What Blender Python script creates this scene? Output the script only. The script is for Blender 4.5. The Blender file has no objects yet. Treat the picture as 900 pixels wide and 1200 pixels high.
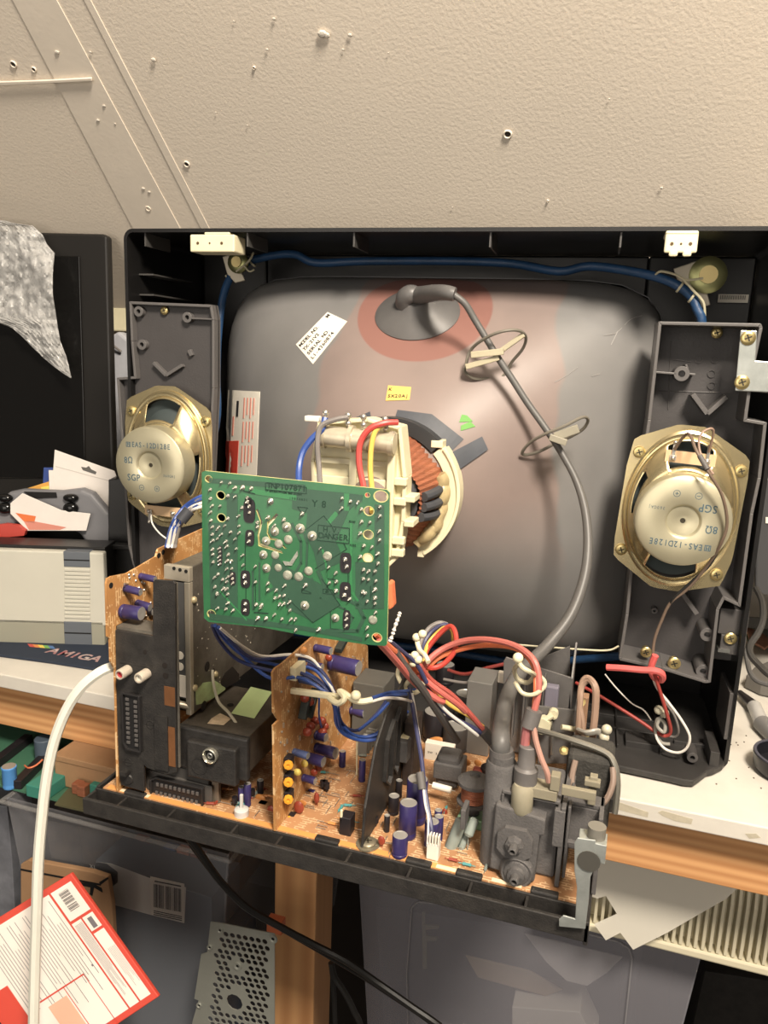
import bpy, bmesh, math, random
from math import sin, cos, pi, radians, sqrt, atan2
from mathutils import Vector as V, Matrix, noise
from mathutils.bvhtree import BVHTree
random.seed(7)
SC = bpy.context.scene
COL = SC.collection
# ---------------------------------------------------------------- camera frame (world: x along desk, y into the wall, z up)
Zc = -V((-170, 4400, 901)).normalized()
Xc = V((2873, 297, -901)).normalized(); Xc = (Xc - Xc.dot(Zc) * Zc).normalized()
Yc = Zc.cross(Xc)
CAM = V((0, 0, 1.11))
def ray(px, py):
    v = V(((px - 450) / 901, (py - 600) / 901, 1)); return V((Xc.dot(v), Yc.dot(v), Zc.dot(v)))
def PP(px, py, p, n):
    r = ray(px, py); return CAM + r * ((V(p) - CAM).dot(V(n)) / r.dot(V(n)))
def PZ(px, py, z): return PP(px, py, (0, 0, z), (0, 0, 1))
def PY(px, py, y): return PP(px, py, (0, y, 0), (0, 1, 0))
def PX(px, py, x): return PP(px, py, (x, 0, 0), (1, 0, 0))
DESK = .75
TVO = PZ(852, 903, DESK)                     # bottom right corner of the television front
TVM = Matrix.Translation(TVO) @ Matrix.Rotation(radians(3), 4, 'Z')
TX, TY, TZ = [TVM.to_3x3() @ V(a) for a in ((1, 0, 0), (0, 1, 0), (0, 0, 1))]
def T(x, y, z): return TVM @ V((x, y, z))
def PT(px, py, d): return PP(px, py, T(0, d, 0), TY)
def dep(p): 
    d = V(p) - CAM
    return V((Xc.z, Yc.z, Zc.z)).dot(d)
# ---------------------------------------------------------------- materials
def s2l(c): return tuple(((x / 255) / 12.92 if x / 255 <= .04045 else ((x / 255 + .055) / 1.055) ** 2.4) for x in c)
_m = {}
def mat(name, rgb, rough=.5, metal=0, bump=0, bscale=300, var=0, vscale=25, col2=None, trans=0, alpha=1, coat=0, emis=0, ior=1.45, stretch=None, spec=.5):
    if name in _m: return _m[name]
    g_ = sum(rgb) / 3; rgb = tuple(g_ + (x - g_) * .82 for x in rgb)
    if col2: g2_ = sum(col2) / 3; col2 = tuple(g2_ + (x - g2_) * .82 for x in col2)
    m = bpy.data.materials.new(name); m.use_nodes = True; nt = m.node_tree; b = nt.nodes['Principled BSDF']
    c = (*s2l(rgb), 1)
    b.inputs['Base Color'].default_value = c; b.inputs['Roughness'].default_value = rough; b.inputs['Metallic'].default_value = metal
    b.inputs['Transmission Weight'].default_value = trans; b.inputs['Alpha'].default_value = alpha
    b.inputs['Coat Weight'].default_value = coat; b.inputs['IOR'].default_value = ior
    b.inputs['Specular IOR Level'].default_value = spec
    if emis: b.inputs['Emission Color'].default_value = c; b.inputs['Emission Strength'].default_value = emis
    N = nt.nodes.new; L = nt.links.new
    tc = N('ShaderNodeTexCoord'); mp = N('ShaderNodeMapping'); L(tc.outputs['Object'], mp.inputs[0])
    if stretch: mp.inputs['Scale'].default_value = stretch
    if var or col2:
        nz = N('ShaderNodeTexNoise'); nz.inputs['Scale'].default_value = vscale; nz.inputs['Detail'].default_value = 6; nz.inputs['Roughness'].default_value = .65
        L(mp.outputs[0], nz.inputs['Vector'])
        rp = N('ShaderNodeValToRGB'); rp.color_ramp.elements[0].position = .35; rp.color_ramp.elements[1].position = .68
        c2 = (*s2l(col2), 1) if col2 else tuple(min(1, x * (1 + var)) for x in c[:3]) + (1,)
        c1 = c if col2 else tuple(x * (1 - var) for x in c[:3]) + (1,)
        rp.color_ramp.elements[0].color = c1; rp.color_ramp.elements[1].color = c2
        L(nz.outputs[0], rp.inputs[0]); L(rp.outputs[0], b.inputs['Base Color'])
    if bump:
        n2 = N('ShaderNodeTexNoise'); n2.inputs['Scale'].default_value = bscale; n2.inputs['Detail'].default_value = 4
        L(mp.outputs[0], n2.inputs['Vector'])
        bp = N('ShaderNodeBump'); bp.inputs['Strength'].default_value = bump; bp.inputs['Distance'].default_value = .002
        L(n2.outputs[0], bp.inputs['Height']); L(bp.outputs[0], b.inputs['Normal'])
    _m[name] = m
    return m
# ---------------------------------------------------------------- mesh builder
def frame(o, x, z):
    x = V(x).normalized(); z = V(z); z = (z - z.dot(x) * x).normalized(); y = z.cross(x)
    return Matrix(((x.x, y.x, z.x, o[0]), (x.y, y.y, z.y, o[1]), (x.z, y.z, z.z, o[2]), (0, 0, 0, 1)))
def axf(o, axis):
    axis = V(axis).normalized(); t = V((0, 0, 1)) if abs(axis.z) < .9 else V((1, 0, 0))
    return frame(o, t.cross(axis), axis)
def catmull(pts, n=6, closed=False):
    pts = [V(p) for p in pts]
    if len(pts) < 3 and not closed: return pts
    out = []; N = len(pts)
    rng = range(N) if closed else range(N - 1)
    for i in rng:
        if closed: p0, p1, p2, p3 = pts[(i - 1) % N], pts[i], pts[(i + 1) % N], pts[(i + 2) % N]
        else: p0, p1, p2, p3 = pts[max(i - 1, 0)], pts[i], pts[i + 1], pts[min(i + 2, N - 1)]
        for k in range(n):
            t = k / n
            out.append(.5 * ((2 * p1) + (p2 - p0) * t + (2 * p0 - 5 * p1 + 4 * p2 - p3) * t * t + (3 * p1 - p0 - 3 * p2 + p3) * t ** 3))
    if not closed: out.append(pts[-1])
    return out
class MB:
    def __init__(s, M=None): s.v = []; s.f = []; s.mi = []; s.sm = []; s.M = M; s.cur = 0
    def add(s, vs, fs, smooth=False):
        o = len(s.v)
        for p in vs: s.v.append((s.M @ V(p)) if s.M else V(p))
        for f in fs: s.f.append([i + o for i in f]); s.mi.append(s.cur); s.sm.append(smooth)
        return s
    def mat(s, i): s.cur = i; return s
    def box(s, a, b):
        x0, y0, z0 = a; x1, y1, z1 = b
        vs = [(x0, y0, z0), (x1, y0, z0), (x1, y1, z0), (x0, y1, z0), (x0, y0, z1), (x1, y0, z1), (x1, y1, z1), (x0, y1, z1)]
        return s.add(vs, [(0, 3, 2, 1), (4, 5, 6, 7), (0, 1, 5, 4), (1, 2, 6, 5), (2, 3, 7, 6), (3, 0, 4, 7)])
    def obox(s, M, a, b):
        x0, y0, z0 = a; x1, y1, z1 = b
        vs = [M @ V(p) for p in [(x0, y0, z0), (x1, y0, z0), (x1, y1, z0), (x0, y1, z0), (x0, y0, z1), (x1, y0, z1), (x1, y1, z1), (x0, y1, z1)]]
        return s.add(vs, [(0, 3, 2, 1), (4, 5, 6, 7), (0, 1, 5, 4), (1, 2, 6, 5), (2, 3, 7, 6), (3, 0, 4, 7)])
    def prism(s, poly, vec):
        n = len(poly); vec = V(vec); a = [V(p) for p in poly]; b = [p + vec for p in a]
        nn = V((0, 0, 0))
        for i in range(n): nn += a[i].cross(a[(i + 1) % n])
        fl = nn.dot(vec) > 0
        fs = [tuple(range(n))[::-1] if fl else tuple(range(n)), tuple(range(n, 2 * n)) if fl else tuple(range(n, 2 * n))[::-1]]
        for i in range(n):
            j = (i + 1) % n; fs.append((i, j, j + n, i + n) if fl else (j, i, i + n, j + n))
        return s.add(a + b, fs)
    def lathe(s, prof, o=(0, 0, 0), axis=(0, 0, 1), n=20, smooth=True, capa=True, capb=True, sx=1, sy=1, M=None):
        M = M or axf(o, axis); vs = []; fs = []
        for r, h in prof:
            for k in range(n):
                t = 2 * pi * k / n; vs.append(M @ V((r * cos(t) * sx, r * sin(t) * sy, h)))
        for i in range(len(prof) - 1):
            for k in range(n):
                k2 = (k + 1) % n; fs.append((i * n + k, i * n + k2, (i + 1) * n + k2, (i + 1) * n + k))
        s.add(vs, fs, smooth)
        if capa: s.add(vs[:n], [tuple(range(n))[::-1]])
        if capb: s.add(vs[-n:], [tuple(range(n))])
        return s
    def cyl(s, p0, p1, r, r1=None, n=16):
        p0 = V(p0); p1 = V(p1); L = (p1 - p0).length
        return s.lathe([(r, 0), (r if r1 is None else r1, L)], p0, p1 - p0, n)
    def ringz(s, o, axis, r0, r1, h, n=24, sx=1, sy=1, M=None):     # tube with a hole
        return s.lathe([(r0, 0), (r1, 0), (r1, h), (r0, h), (r0, 0)], o, axis, n, False, False, False, sx, sy, M)
    def tube(s, pts, r, n=8, res=5, closed=False, cap=True, flat=1):
        P = catmull(pts, res, closed); m = len(P); vs = []; fs = []
        t = (P[1] - P[0]).normalized(); u = t.orthogonal().normalized()
        rr = r if callable(r) else (lambda q: r)
        for i, p in enumerate(P):
            if closed: t2 = (P[(i + 1) % m] - P[i - 1]).normalized()
            else: t2 = (P[min(i + 1, m - 1)] - P[max(i - 1, 0)])
            if t2.length < 1e-9: t2 = t
            t2 = t2.normalized(); u = (u - u.dot(t2) * t2).normalized(); w = t2.cross(u); R = rr(i / max(1, m - 1))
            for k in range(n):
                a = 2 * pi * k / n; vs.append(p + u * cos(a) * R + w * sin(a) * R * flat)
            t = t2
        for i in range(m if closed else m - 1):
            j = (i + 1) % m
            for k in range(n):
                k2 = (k + 1) % n; fs.append((i * n + k, i * n + k2, j * n + k2, j * n + k))
        s.add(vs, fs, True)
        if not closed and cap: s.add(vs[:n], [tuple(range(n))[::-1]]); s.add(vs[-n:], [tuple(range(n))])
        return s
    def ball(s, c, r, n=10, m=7, M=None, sz=1):
        pr = [(r * sin(pi * i / m) + 1e-6, -r * cos(pi * i / m) * sz) for i in range(m + 1)]
        return s.lathe(pr, c, (0, 0, 1), n, True, False, False, M=M)
    def rim(s, poly, vec, th, closed=True):                            # a wall standing on a polygon outline, th thick inward
        inn = offset(poly, th); n = len(poly); vec = V(vec)
        for i in range(n if closed else n - 1):
            j = (i + 1) % n; s.prism([poly[i], poly[j], inn[j], inn[i]], vec)
        return s
    def build(s, name, m, parent=None, bevel=0, seg=2, weld=False):
        me = bpy.data.meshes.new(name)
        Mi = parent.matrix_world.inverted() if parent else Matrix()
        if parent is None and s.v:
            c = sum(s.v, V((0, 0, 0))) / len(s.v); c.z = min(p.z for p in s.v); Mi = Matrix.Translation(-c)
        me.from_pydata([Mi @ p for p in s.v], [], s.f)
        for mm in (m if isinstance(m, (list, tuple)) else [m]): me.materials.append(mm)
        me.polygons.foreach_set('material_index', s.mi); me.polygons.foreach_set('use_smooth', s.sm)
        if weld:
            bm = bmesh.new(); bm.from_mesh(me); bmesh.ops.remove_doubles(bm, verts=bm.verts, dist=1e-5); bmesh.ops.recalc_face_normals(bm, faces=bm.faces); bm.to_mesh(me); bm.free()
        me.update()
        if any(s.sm): me.set_sharp_from_angle(angle=radians(38))
        o = bpy.data.objects.new(name, me); COL.objects.link(o)
        if parent: o.parent = parent
        else: o.location = c; o.matrix_world = Matrix.Translation(c)
        if bevel:
            b = o.modifiers.new('bevel', 'BEVEL'); b.width = bevel; b.segments = seg; b.limit_method = 'ANGLE'; b.angle_limit = radians(40)
        return o
    def each(s, name, m, parent=None, **k):          # one object per separate piece
        n = len(s.v); pa = list(range(n))
        def fd(i):
            while pa[i] != i: pa[i] = pa[pa[i]]; i = pa[i]
            return i
        for f in s.f:
            a = fd(f[0])
            for j in f[1:]: pa[fd(j)] = a
        # caps of lathes/tubes share positions but not vertices
        seen = {}
        for i, p in enumerate(s.v):
            q = (round(p.x, 6), round(p.y, 6), round(p.z, 6))
            if q in seen: pa[fd(i)] = fd(seen[q])
            else: seen[q] = i
        G = {}
        for fi, f in enumerate(s.f): G.setdefault(fd(f[0]), []).append(fi)
        out = []
        for g in G.values():
            b = MB(); mp = {}
            for fi in g:
                for i in s.f[fi]:
                    if i not in mp: mp[i] = len(b.v); b.v.append(s.v[i])
                b.f.append([mp[i] for i in s.f[fi]]); b.mi.append(s.mi[fi]); b.sm.append(s.sm[fi])
            out.append(b.build(name, m, parent, **k))
        return out
def offset(poly, th):
    P = [V(p) for p in poly]; n = len(P); nn = V((0, 0, 0))
    for i in range(n): nn += P[i].cross(P[(i + 1) % n])
    nn.normalize(); out = []
    for i in range(n):
        a = (P[i] - P[i - 1]).normalized(); b = (P[(i + 1) % n] - P[i]).normalized()
        na = nn.cross(a); nb = nn.cross(b); h = (na + nb)
        if h.length < 1e-6: h = na
        h.normalize(); out.append(P[i] + h * th / max(.3, h.dot(na)))
    return out
def tag(o, label, cat, group=None, kind=None):
    if label: o['label'] = label
    if cat: o['category'] = cat
    if group: o['group'] = group
    if kind: o['kind'] = kind
    return o
def thing(name, loc, label, cat, group=None, M=None, kind=None):
    o = bpy.data.objects.new(name, None); COL.objects.link(o); o.empty_display_size = .02
    o.matrix_world = M if M is not None else Matrix.Translation(V(loc)); 
    return tag(o, label, cat, group, kind)
def sub(mb, name, m, part, **k):                 # sub-part: parent is a part mesh sharing its thing's frame
    th = part.parent; o = mb.build(name, m, th, **k); o.parent = part; return o
def text(name, s, m, parent, o, xd, zd, size, align='CENTER', ext=.00005, bold=0, sx=1):
    # zd = text normal, xd = writing direction, size = cap height-ish
    cu = bpy.data.curves.new(name, 'FONT'); cu.body = s; cu.size = size * 1.4; cu.align_x = align; cu.align_y = 'CENTER'; cu.extrude = ext; cu.offset = bold
    cu.materials.append(m); ob = bpy.data.objects.new(name, cu); COL.objects.link(ob)
    W = frame(o, xd, zd) @ Matrix.Diagonal((sx, 1, 1, 1))
    p = parent
    top = p
    ob.parent = p
    pm = p.matrix_world if p.type == 'EMPTY' else (p.parent.matrix_world if p.parent else p.matrix_world)
    ob.matrix_basis = pm.inverted() @ W
    return ob
def rect3(p, x, y, w, h): p = V(p); return [p - x * w / 2 - y * h / 2, p + x * w / 2 - y * h / 2, p + x * w / 2 + y * h / 2, p - x * w / 2 + y * h / 2]
def fb(mb, x0, y0, x1, y1, Y, D, bx=0):          # box whose front face spans bottom-left..top-right pixels on plane y=Y
    a = PY(x0, y0, Y); b = PY(x1, y1, Y); mb.box((a.x, Y, a.z), (b.x, Y + D, b.z)); return a, b
def screw(mb, p, axis, r, h=.0012):              # phillips head
    M = axf(p, axis)
    mb.lathe([(r, 0), (r, h * .6), (r * .85, h), (r * .55, h * 1.15)], n=14, M=M, capa=False)
    for a in (.4, .4 + pi / 2):
        R = M @ Matrix.Rotation(a, 4, 'Z'); mb.cur += 1; mb.obox(R, (-r * .5, -r * .1, h * 1.1), (r * .5, r * .1, h * 1.2)); mb.cur -= 1
BLK = mat('black_plastic', (46, 44, 42), .42, bump=.08, bscale=900, var=.2)
BLK2 = mat('black_polystyrene', (24, 23, 23), .36, bump=.05, bscale=1200, var=.25)
POD = mat('charcoal_plastic', (74, 71, 70), .45, bump=.06, bscale=900, var=.12)
DARK = mat('dark_void', (14, 13, 13), .8)
GREYR = mat('grey_rubber', (98, 94, 92), .5, var=.1, bump=.04)
GREYD = mat('dusty_grey_plastic', (88, 85, 84), .7, var=.16, vscale=60, bump=.25, bscale=700)
DUSTB = mat('dusty_black_plastic', (36, 34, 33), .5, col2=(52, 49, 46), vscale=110, bump=.2, bscale=800)
GOLD = mat('zinc_gold', (214, 194, 142), .27, metal=.9, var=.1, vscale=12)
MAGN = mat('magnet_shell', (190, 182, 150), .38, metal=.6, var=.05)
INK = mat('blue_grey_ink', (62, 90, 104), .6)
CONE = mat('speaker_cone', (62, 72, 72), .7)
PAPER = mat('paper_white', (226, 218, 202), .7, var=.05)
INKB = mat('black_ink', (40, 38, 40), .6)
RED = mat('red_print', (216, 62, 44), .55)
YELT = mat('yellow_tag', (224, 182, 84), .6)
GREENP = mat('green_ink', (92, 160, 62), .6)
CREAM = mat('cream_nylon', (228, 218, 178), .45, var=.06)
CREAMD = mat('cream_nylon_dusty', (198, 190, 156), .55, var=.12)
BLUEC = mat('blue_tape', (30, 70, 116), .45, bump=.3, bscale=200, var=.2)
COPPER = mat('copper_wire', (190, 112, 78), .4, metal=.5, bump=.5, bscale=150, var=.2, stretch=(1, 1, 8))
GLUE = mat('amber_glue', (190, 168, 118), .3, var=.25, vscale=50)
FERR = mat('dark_ferrite', (66, 68, 74), .6, var=.15)
SILV = mat('silver_metal', (190, 190, 184), .3, metal=.9, var=.08)
SOLD = mat('solder', (205, 200, 190), .3, metal=.85, bump=.1)
SCR = mat('brass_screw', (206, 184, 120), .3, metal=.85)
SCRD = mat('screw_slot', (50, 44, 30), .6)
WRED = mat('wire_red', (168, 56, 48), .45); WPINK = mat('wire_salmon', (196, 92, 82), .45); WORA = mat('wire_orange', (226, 112, 66), .45)
WYEL = mat('wire_yellow', (222, 180, 72), .45); WBLU = mat('wire_blue', (44, 76, 156), .4); WNAVY = mat('wire_navy', (56, 58, 96), .45)
WWHT = mat('wire_white', (222, 216, 206), .45); WGRY = mat('wire_grey', (120, 114, 110), .5); WBLK = mat('wire_black', (30, 29, 28), .4)
WTAN = mat('wire_tan', (150, 120, 100), .5); WBRN = mat('wire_brown', (110, 90, 74), .5); SLEEVE = mat('grey_sleeve', (92, 88, 86), .6)
WMAUV = mat('wire_dusty_pink', (176, 128, 112), .5)
NECKR = mat('shrink_red', (232, 92, 88), .45)
PURP = mat('purple_sleeve', (50, 42, 96), .35, var=.2, vscale=60)
CTOP = mat('can_top', (190, 186, 178), .4, metal=.6, var=.1)
CAPB = mat('black_sleeve', (34, 30, 34), .4)
RCAP = mat('dipped_red', (150, 56, 36), .3, var=.1)
OCAP = mat('dipped_orange', (206, 130, 60), .35, var=.1)
YCAP = mat('yellow_dip', (226, 196, 84), .4)
TRIM = mat('orange_trimmer', (244, 160, 30), .4)
GLASSG = mat('green_bobbin', (120, 160, 120), .3, var=.2)
TEAL = mat('teal_resistor', (70, 150, 150), .4)
RESG = mat('grey_resistor', (128, 138, 130), .6, var=.1)
HS = mat('grey_heatsink', (104, 101, 99), .5, metal=.3, var=.12, vscale=30, bump=.1)
GALV = mat('galvanised_dusty', (120, 114, 104), .42, metal=.55, col2=(92, 86, 76), vscale=40, bump=.15, bscale=400)
STEEL = mat('zinc_plate', (176, 182, 178), .35, metal=.6, var=.15, vscale=60)
WOODEDGE = mat('board_edge', (214, 148, 74), .6, var=.1)
def pcb_mat(name, base, base2, mark, dens=.5, sc=(1, 1, 1), rot=0):
    m = mat(name, base, .42, col2=base2, vscale=14); nt = m.node_tree; b = nt.nodes['Principled BSDF']; N = nt.nodes.new; L = nt.links.new
    tc = N('ShaderNodeTexCoord'); mp = N('ShaderNodeMapping'); mp.inputs['Scale'].default_value = sc; mp.inputs['Rotation'].default_value = (0, rot, 0); L(tc.outputs['Object'], mp.inputs[0])
    vo = N('ShaderNodeTexVoronoi'); vo.distance = 'CHEBYCHEV'; vo.inputs['Scale'].default_value = 230; L(mp.outputs[0], vo.inputs['Vector'])
    br = N('ShaderNodeTexBrick'); br.inputs['Scale'].default_value = 110; br.inputs['Mortar Size'].default_value = .06; br.offset = .37; br.inputs['Brick Width'].default_value = .9; br.inputs['Row Height'].default_value = .28
    br.inputs['Color1'].default_value = (0, 0, 0, 1); br.inputs['Color2'].default_value = (0, 0, 0, 1); br.inputs['Mortar'].default_value = (1, 1, 1, 1); L(mp.outputs[0], br.inputs['Vector'])
    nz = N('ShaderNodeTexNoise'); nz.inputs['Scale'].default_value = 110; L(mp.outputs[0], nz.inputs['Vector'])
    g = N('ShaderNodeMath'); g.operation = 'GREATER_THAN'; g.inputs[1].default_value = dens; L(nz.outputs[0], g.inputs[0])
    g2 = N('ShaderNodeMath'); g2.operation = 'LESS_THAN'; g2.inputs[1].default_value = .10; L(vo.outputs['Distance'], g2.inputs[0])
    mx = N('ShaderNodeMath'); mx.operation = 'MULTIPLY'; L(br.outputs[0], mx.inputs[0]); L(g.outputs[0], mx.inputs[1])
    ad = N('ShaderNodeMath'); ad.operation = 'MAXIMUM'; L(mx.outputs[0], ad.inputs[0]); L(g2.outputs[0], ad.inputs[1])
    sc_ = N('ShaderNodeMath'); sc_.operation = 'MULTIPLY'; sc_.inputs[1].default_value = .75; L(ad.outputs[0], sc_.inputs[0])
    mix = N('ShaderNodeMix'); mix.data_type = 'RGBA'; L(sc_.outputs[0], mix.inputs[0])
    old = b.inputs['Base Color'].links[0].from_socket; L(old, mix.inputs[6]); mix.inputs[7].default_value = (*s2l(mark), 1); L(mix.outputs[2], b.inputs['Base Color'])
    return m
PCB = pcb_mat('tan_circuit_board', (190, 134, 86), (164, 114, 74), (218, 188, 150), .52)
PCBV = pcb_mat('tan_upright_board', (202, 142, 78), (164, 108, 54), (226, 194, 148), .53, rot=pi / 2)
PCBP = mat('plain_tan_board', (214, 146, 74), .45, col2=(196, 128, 62), vscale=20)
PCBG = mat('green_solder_mask', (32, 98, 58), .35, col2=(44, 116, 66), vscale=28, coat=.3)
PCBG2 = mat('dark_green_mask', (42, 82, 60), .4, var=.1, coat=.2)
# ================================================================= sloping plastered ceiling behind the desk
PLA = mat('rough_plaster', (238, 224, 204), .75, bump=.17, bscale=300, var=.02, vscale=3)
ntp = PLA.node_tree; bsp = ntp.nodes['Principled BSDF']
sp_o = T(-.3, .215, .472); sn = V((0, -1, -1)).normalized(); su = V((0, -1, 1)).normalized()   # plane through sp_o, facing down into the room
def PS(px, py, off=0): return PP(px, py, sp_o + sn * off, sn)
SM = frame(sp_o, V((1, 0, 0)), sn)
def SL(p): q = SM.inverted() @ p; return q
mb = MB(SM)
# slope local: x right, y = down the slope or up; build a slab with a batten groove area
mb.box((-3, -2.4, -.03), (3, 1.6, 0)); wb = mb.build('wall_back', PLA); wb['kind'] = 'structure'
def strip(px, off, d, name, m, bevel=.002):
    P = [PS(x, y, off) for x, y in px]; o = MB().prism(P, sn * d).build(name, m, bevel=bevel, seg=3); o['kind'] = 'structure'; return o
PL2 = mat('painted_batten', (238, 225, 206), .6, bump=.08, bscale=200, var=.03)
strip([(-143, -300), (-95, -300), (212, 268), (160, 275)], 0, .0009, 'trim_1', PL2, .0009)
strip([(-55, -300), (-49, -300), (246, 268), (236, 268)], 0, .0008, 'trim_2', PL2, .0008)
strip([(-10, 95), (52, 93), (108, 90), (109, 94), (52, 97), (-10, 100)], .0018, .0026, 'trim_3', PL2, .0008)
CH = mat('plaster_chip', (226, 216, 200), .8, bump=.3)
random.seed(5)
mb = MB()
for x, y, r in ((378, 39, 4.2), (383, 41, 3), (410, 41, 2), (321, 22, 1.6), (313, 58, 1.4), (402, 58, 1.2), (274, 25, 1), (180, 70, 2.4), (168, 221, 1.6), (175, 225, 1.4), (67, 61, 2.2), (106, 61, 1.4), (122, 124, 1.4), (115, 141, 1.6), (135, 145, .9), (253, 132, .8), (290, 147, .9), (714, 116, .9), (455, 62, .8), (530, 243, .8), (775, 220, 1.4)):
    p = PS(x, y, .0012); R = 1.5 * r * dep(p) / 901
    M = SM.copy(); M.translation = p - sn * 0; M = M @ Matrix.Diagonal((1, .75, .45, 1)) @ Matrix.Rotation(random.random() * 3, 4, 'Z')
    mb.lathe([(R * .9, 0), (R, R * .4), (R * .6, R * .9), (.0001, R)], M=M, n=7, smooth=False)
for o in mb.each('plaster_chip', CH): tag(o, None, None); o['kind'] = 'structure'
HM = mat('hole_shadow', (60, 54, 48), .9)
for x, y, r in ((595, 157, 4), (16, 75, 3.2), (40, 81, 2.4), (219, 192, 3), (174, 244, 2.6), (298, 79, 1.4), (642, 235, 1)):
    p = PS(x, y, .0002); R = r * dep(p) / 901; M = SM.copy(); M.translation = p
    mb = MB(); mb.lathe([(R * .8, .0001), (R, .0016), (R * 1.2, .0016), (R * 1.35, .0)], M=M, n=14, capb=False); mb.mat(1); mb.lathe([(R * .8, .0006), (.0001, .0006)], M=M, n=14, capa=False, capb=False)
    o = mb.build('plaster_hole', [PLA, HM]); o['kind'] = 'structure'
# ================================================================= floor
o = MB().box((-3, -1.5, -.02), (3, 2.2, 0)).build('floor', mat('floor_dark', (52, 46, 42), .7, var=.1)); o['kind'] = 'structure'
# low wall under the slope
o = MB().box((-3, 1.75, 0), (3, 1.8, 2)).build('wall_low', mat('low_wall', (120, 110, 100), .8)); o['kind'] = 'structure'
# ================================================================= desk
desk = thing('desk', (-.1, .8, 0), 'white topped desk on rough timber rails and a square timber leg', 'desk')
DW = mat('white_laminate', (208, 202, 190), .4, var=.04, vscale=30, bump=.03, bscale=120)
yF = .626
mb = MB(); mb.box((-1.6, yF, DESK - .016), (.9, 1.30, DESK)); top = mb.build('desk_top', DW, desk, bevel=.0012)
PAINT = mat('bare_patch', (186, 176, 152), .6, var=.12, vscale=120)
for q in ([(714, 941), (722, 939), (760, 952), (759, 958), (740, 953), (713, 946)], [(771, 952), (776, 950), (812, 960), (810, 966), (790, 962), (776, 956)], [(873, 977), (886, 977), (892, 982), (878, 983)]):
    MB().prism([PY(x, y, yF - .0002) for x, y in q], (0, .0003, 0)).build('worn_patch', PAINT, desk)
wd = mat('pine_timber', (206, 146, 88), .55); nt = wd.node_tree; N = nt.nodes.new; L = nt.links.new; b = nt.nodes['Principled BSDF']
tc = N('ShaderNodeTexCoord'); mp = N('ShaderNodeMapping'); mp.inputs['Scale'].default_value = (.7, 6, 34); L(tc.outputs['Object'], mp.inputs[0])
nz = N('ShaderNodeTexNoise'); nz.inputs['Scale'].default_value = 4; nz.inputs['Detail'].default_value = 5; nz.inputs['Distortion'].default_value = .5; L(mp.outputs[0], nz.inputs[0])
wv = N('ShaderNodeTexWave'); wv.inputs['Scale'].default_value = 1.0; wv.bands_direction = 'Z'; wv.inputs['Distortion'].default_value = 2.2; wv.inputs['Detail'].default_value = 1; wv.inputs['Detail Scale'].default_value = .6; L(mp.outputs[0], wv.inputs[0])
mxx = N('ShaderNodeMix'); mxx.inputs[0].default_value = .35; L(nz.outputs[0], mxx.inputs[2]); L(wv.outputs[0], mxx.inputs[3])
rp = N('ShaderNodeValToRGB'); rp.color_ramp.elements[0].position = .25; rp.color_ramp.elements[1].position = .75; rp.color_ramp.elements[0].color = (*s2l((184, 130, 84)), 1); rp.color_ramp.elements[1].color = (*s2l((220, 168, 116)), 1); L(mxx.outputs[0], rp.inputs[0]); L(rp.outputs[0], b.inputs['Base Color'])
wv_leg = wd.copy(); wv_leg.name = 'pine_leg'
for n in wv_leg.node_tree.nodes:
    if n.type == 'MAPPING': n.inputs['Scale'].default_value = (14, 14, .6)
    if n.type == 'TEX_WAVE': n.bands_direction = 'X'
zr0 = PY(703, 1001, .655).z
mb = MB(); mb.box((-1.6, .652, .672), (.9, .70, DESK - .0163)); mb.build('front_rail', wd, desk, bevel=.001)
a = PY(322, 1020, .66).x; c = PY(371, 1020, .66).x
mb = MB(); mb.box((a, .66, 0), (c, .71, .672)); mb.build('leg', wv_leg, desk, bevel=.0015)
mb = MB(); mb.box((-1.6, 1.2, .672), (.9, 1.25, DESK - .0163)); mb.build('rear_rail', wd, desk)
for x in (-1.5, .8): MB().box((x - .02, 1.2, 0), (x + .025, 1.25, .672)).build('leg', wv_leg, desk)
MB().box((.8, .66, 0), (.845, .705, .672)).build('leg', wv_leg, desk); MB().box((-1.52, .66, 0), (-1.475, .705, .672)).build('leg', wv_leg, desk)
# crumbs of dirt on the white top
# ================================================================= television front shell
W_, H_ = .61, .472
XC, ZC = -.315, .243
tv = thing('television_cabinet', None, 'open back of a large black television front cabinet standing on the white desk', 'television', M=TVM)
mb = MB(TVM)
def rrect(x0, x1, z0, z1, r, y=0, n=5):
    out = []
    for cx, cz, a0 in ((x1 - r, z1 - r, 0), (x0 + r, z1 - r, 90), (x0 + r, z0 + r, 180), (x1 - r, z0 + r, 270)):
        for k in range(n + 1):
            a = radians(a0 + 90 * k / n); out.append(V((cx + r * cos(a), y, cz + r * sin(a))))
    return out
outer = rrect(-W_, 0, 0, H_, .010)
mb.rim(outer, (0, .165, 0), .0035)
shell = mb.build('outer_shell', BLK2, tv, weld=True)
mb = MB(TVM)                                    # front bezel seen from inside, with the screen opening
y0, y1 = .155, .185
mb.box((-W_ + .004, y0, .004), (XC - .21, y1, H_ - .004)); mb.box((XC + .21, y0, .004), (-.004, y1, H_ - .004))
mb.box((XC - .21, y0, .004), (XC + .21, y1, .06)); mb.box((XC - .21, y0, .42), (XC + .21, y1, H_ - .004))
mb.build('front_bezel', BLK2, tv, bevel=.002)
mb = MB(TVM)
for k, px in enumerate((170, 290, 415, 575, 728)):
    p = PT(px, 275, .004); q = TVM.inverted() @ p
    mb.box((q.x - .0008, .004, H_ - .016), (q.x + .0008, .05, H_ - .0035))
for z in (.43, .41):
    mb.box((-W_ + .0035, .02, z), (-W_ + .02, .10, z + .0015))
mb.box((-.0045, .02, .14), (-.02, .06, .142))
mb.each('stiffening_rib', mat('rib_plastic', (70, 68, 66), .4), tv)
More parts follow.
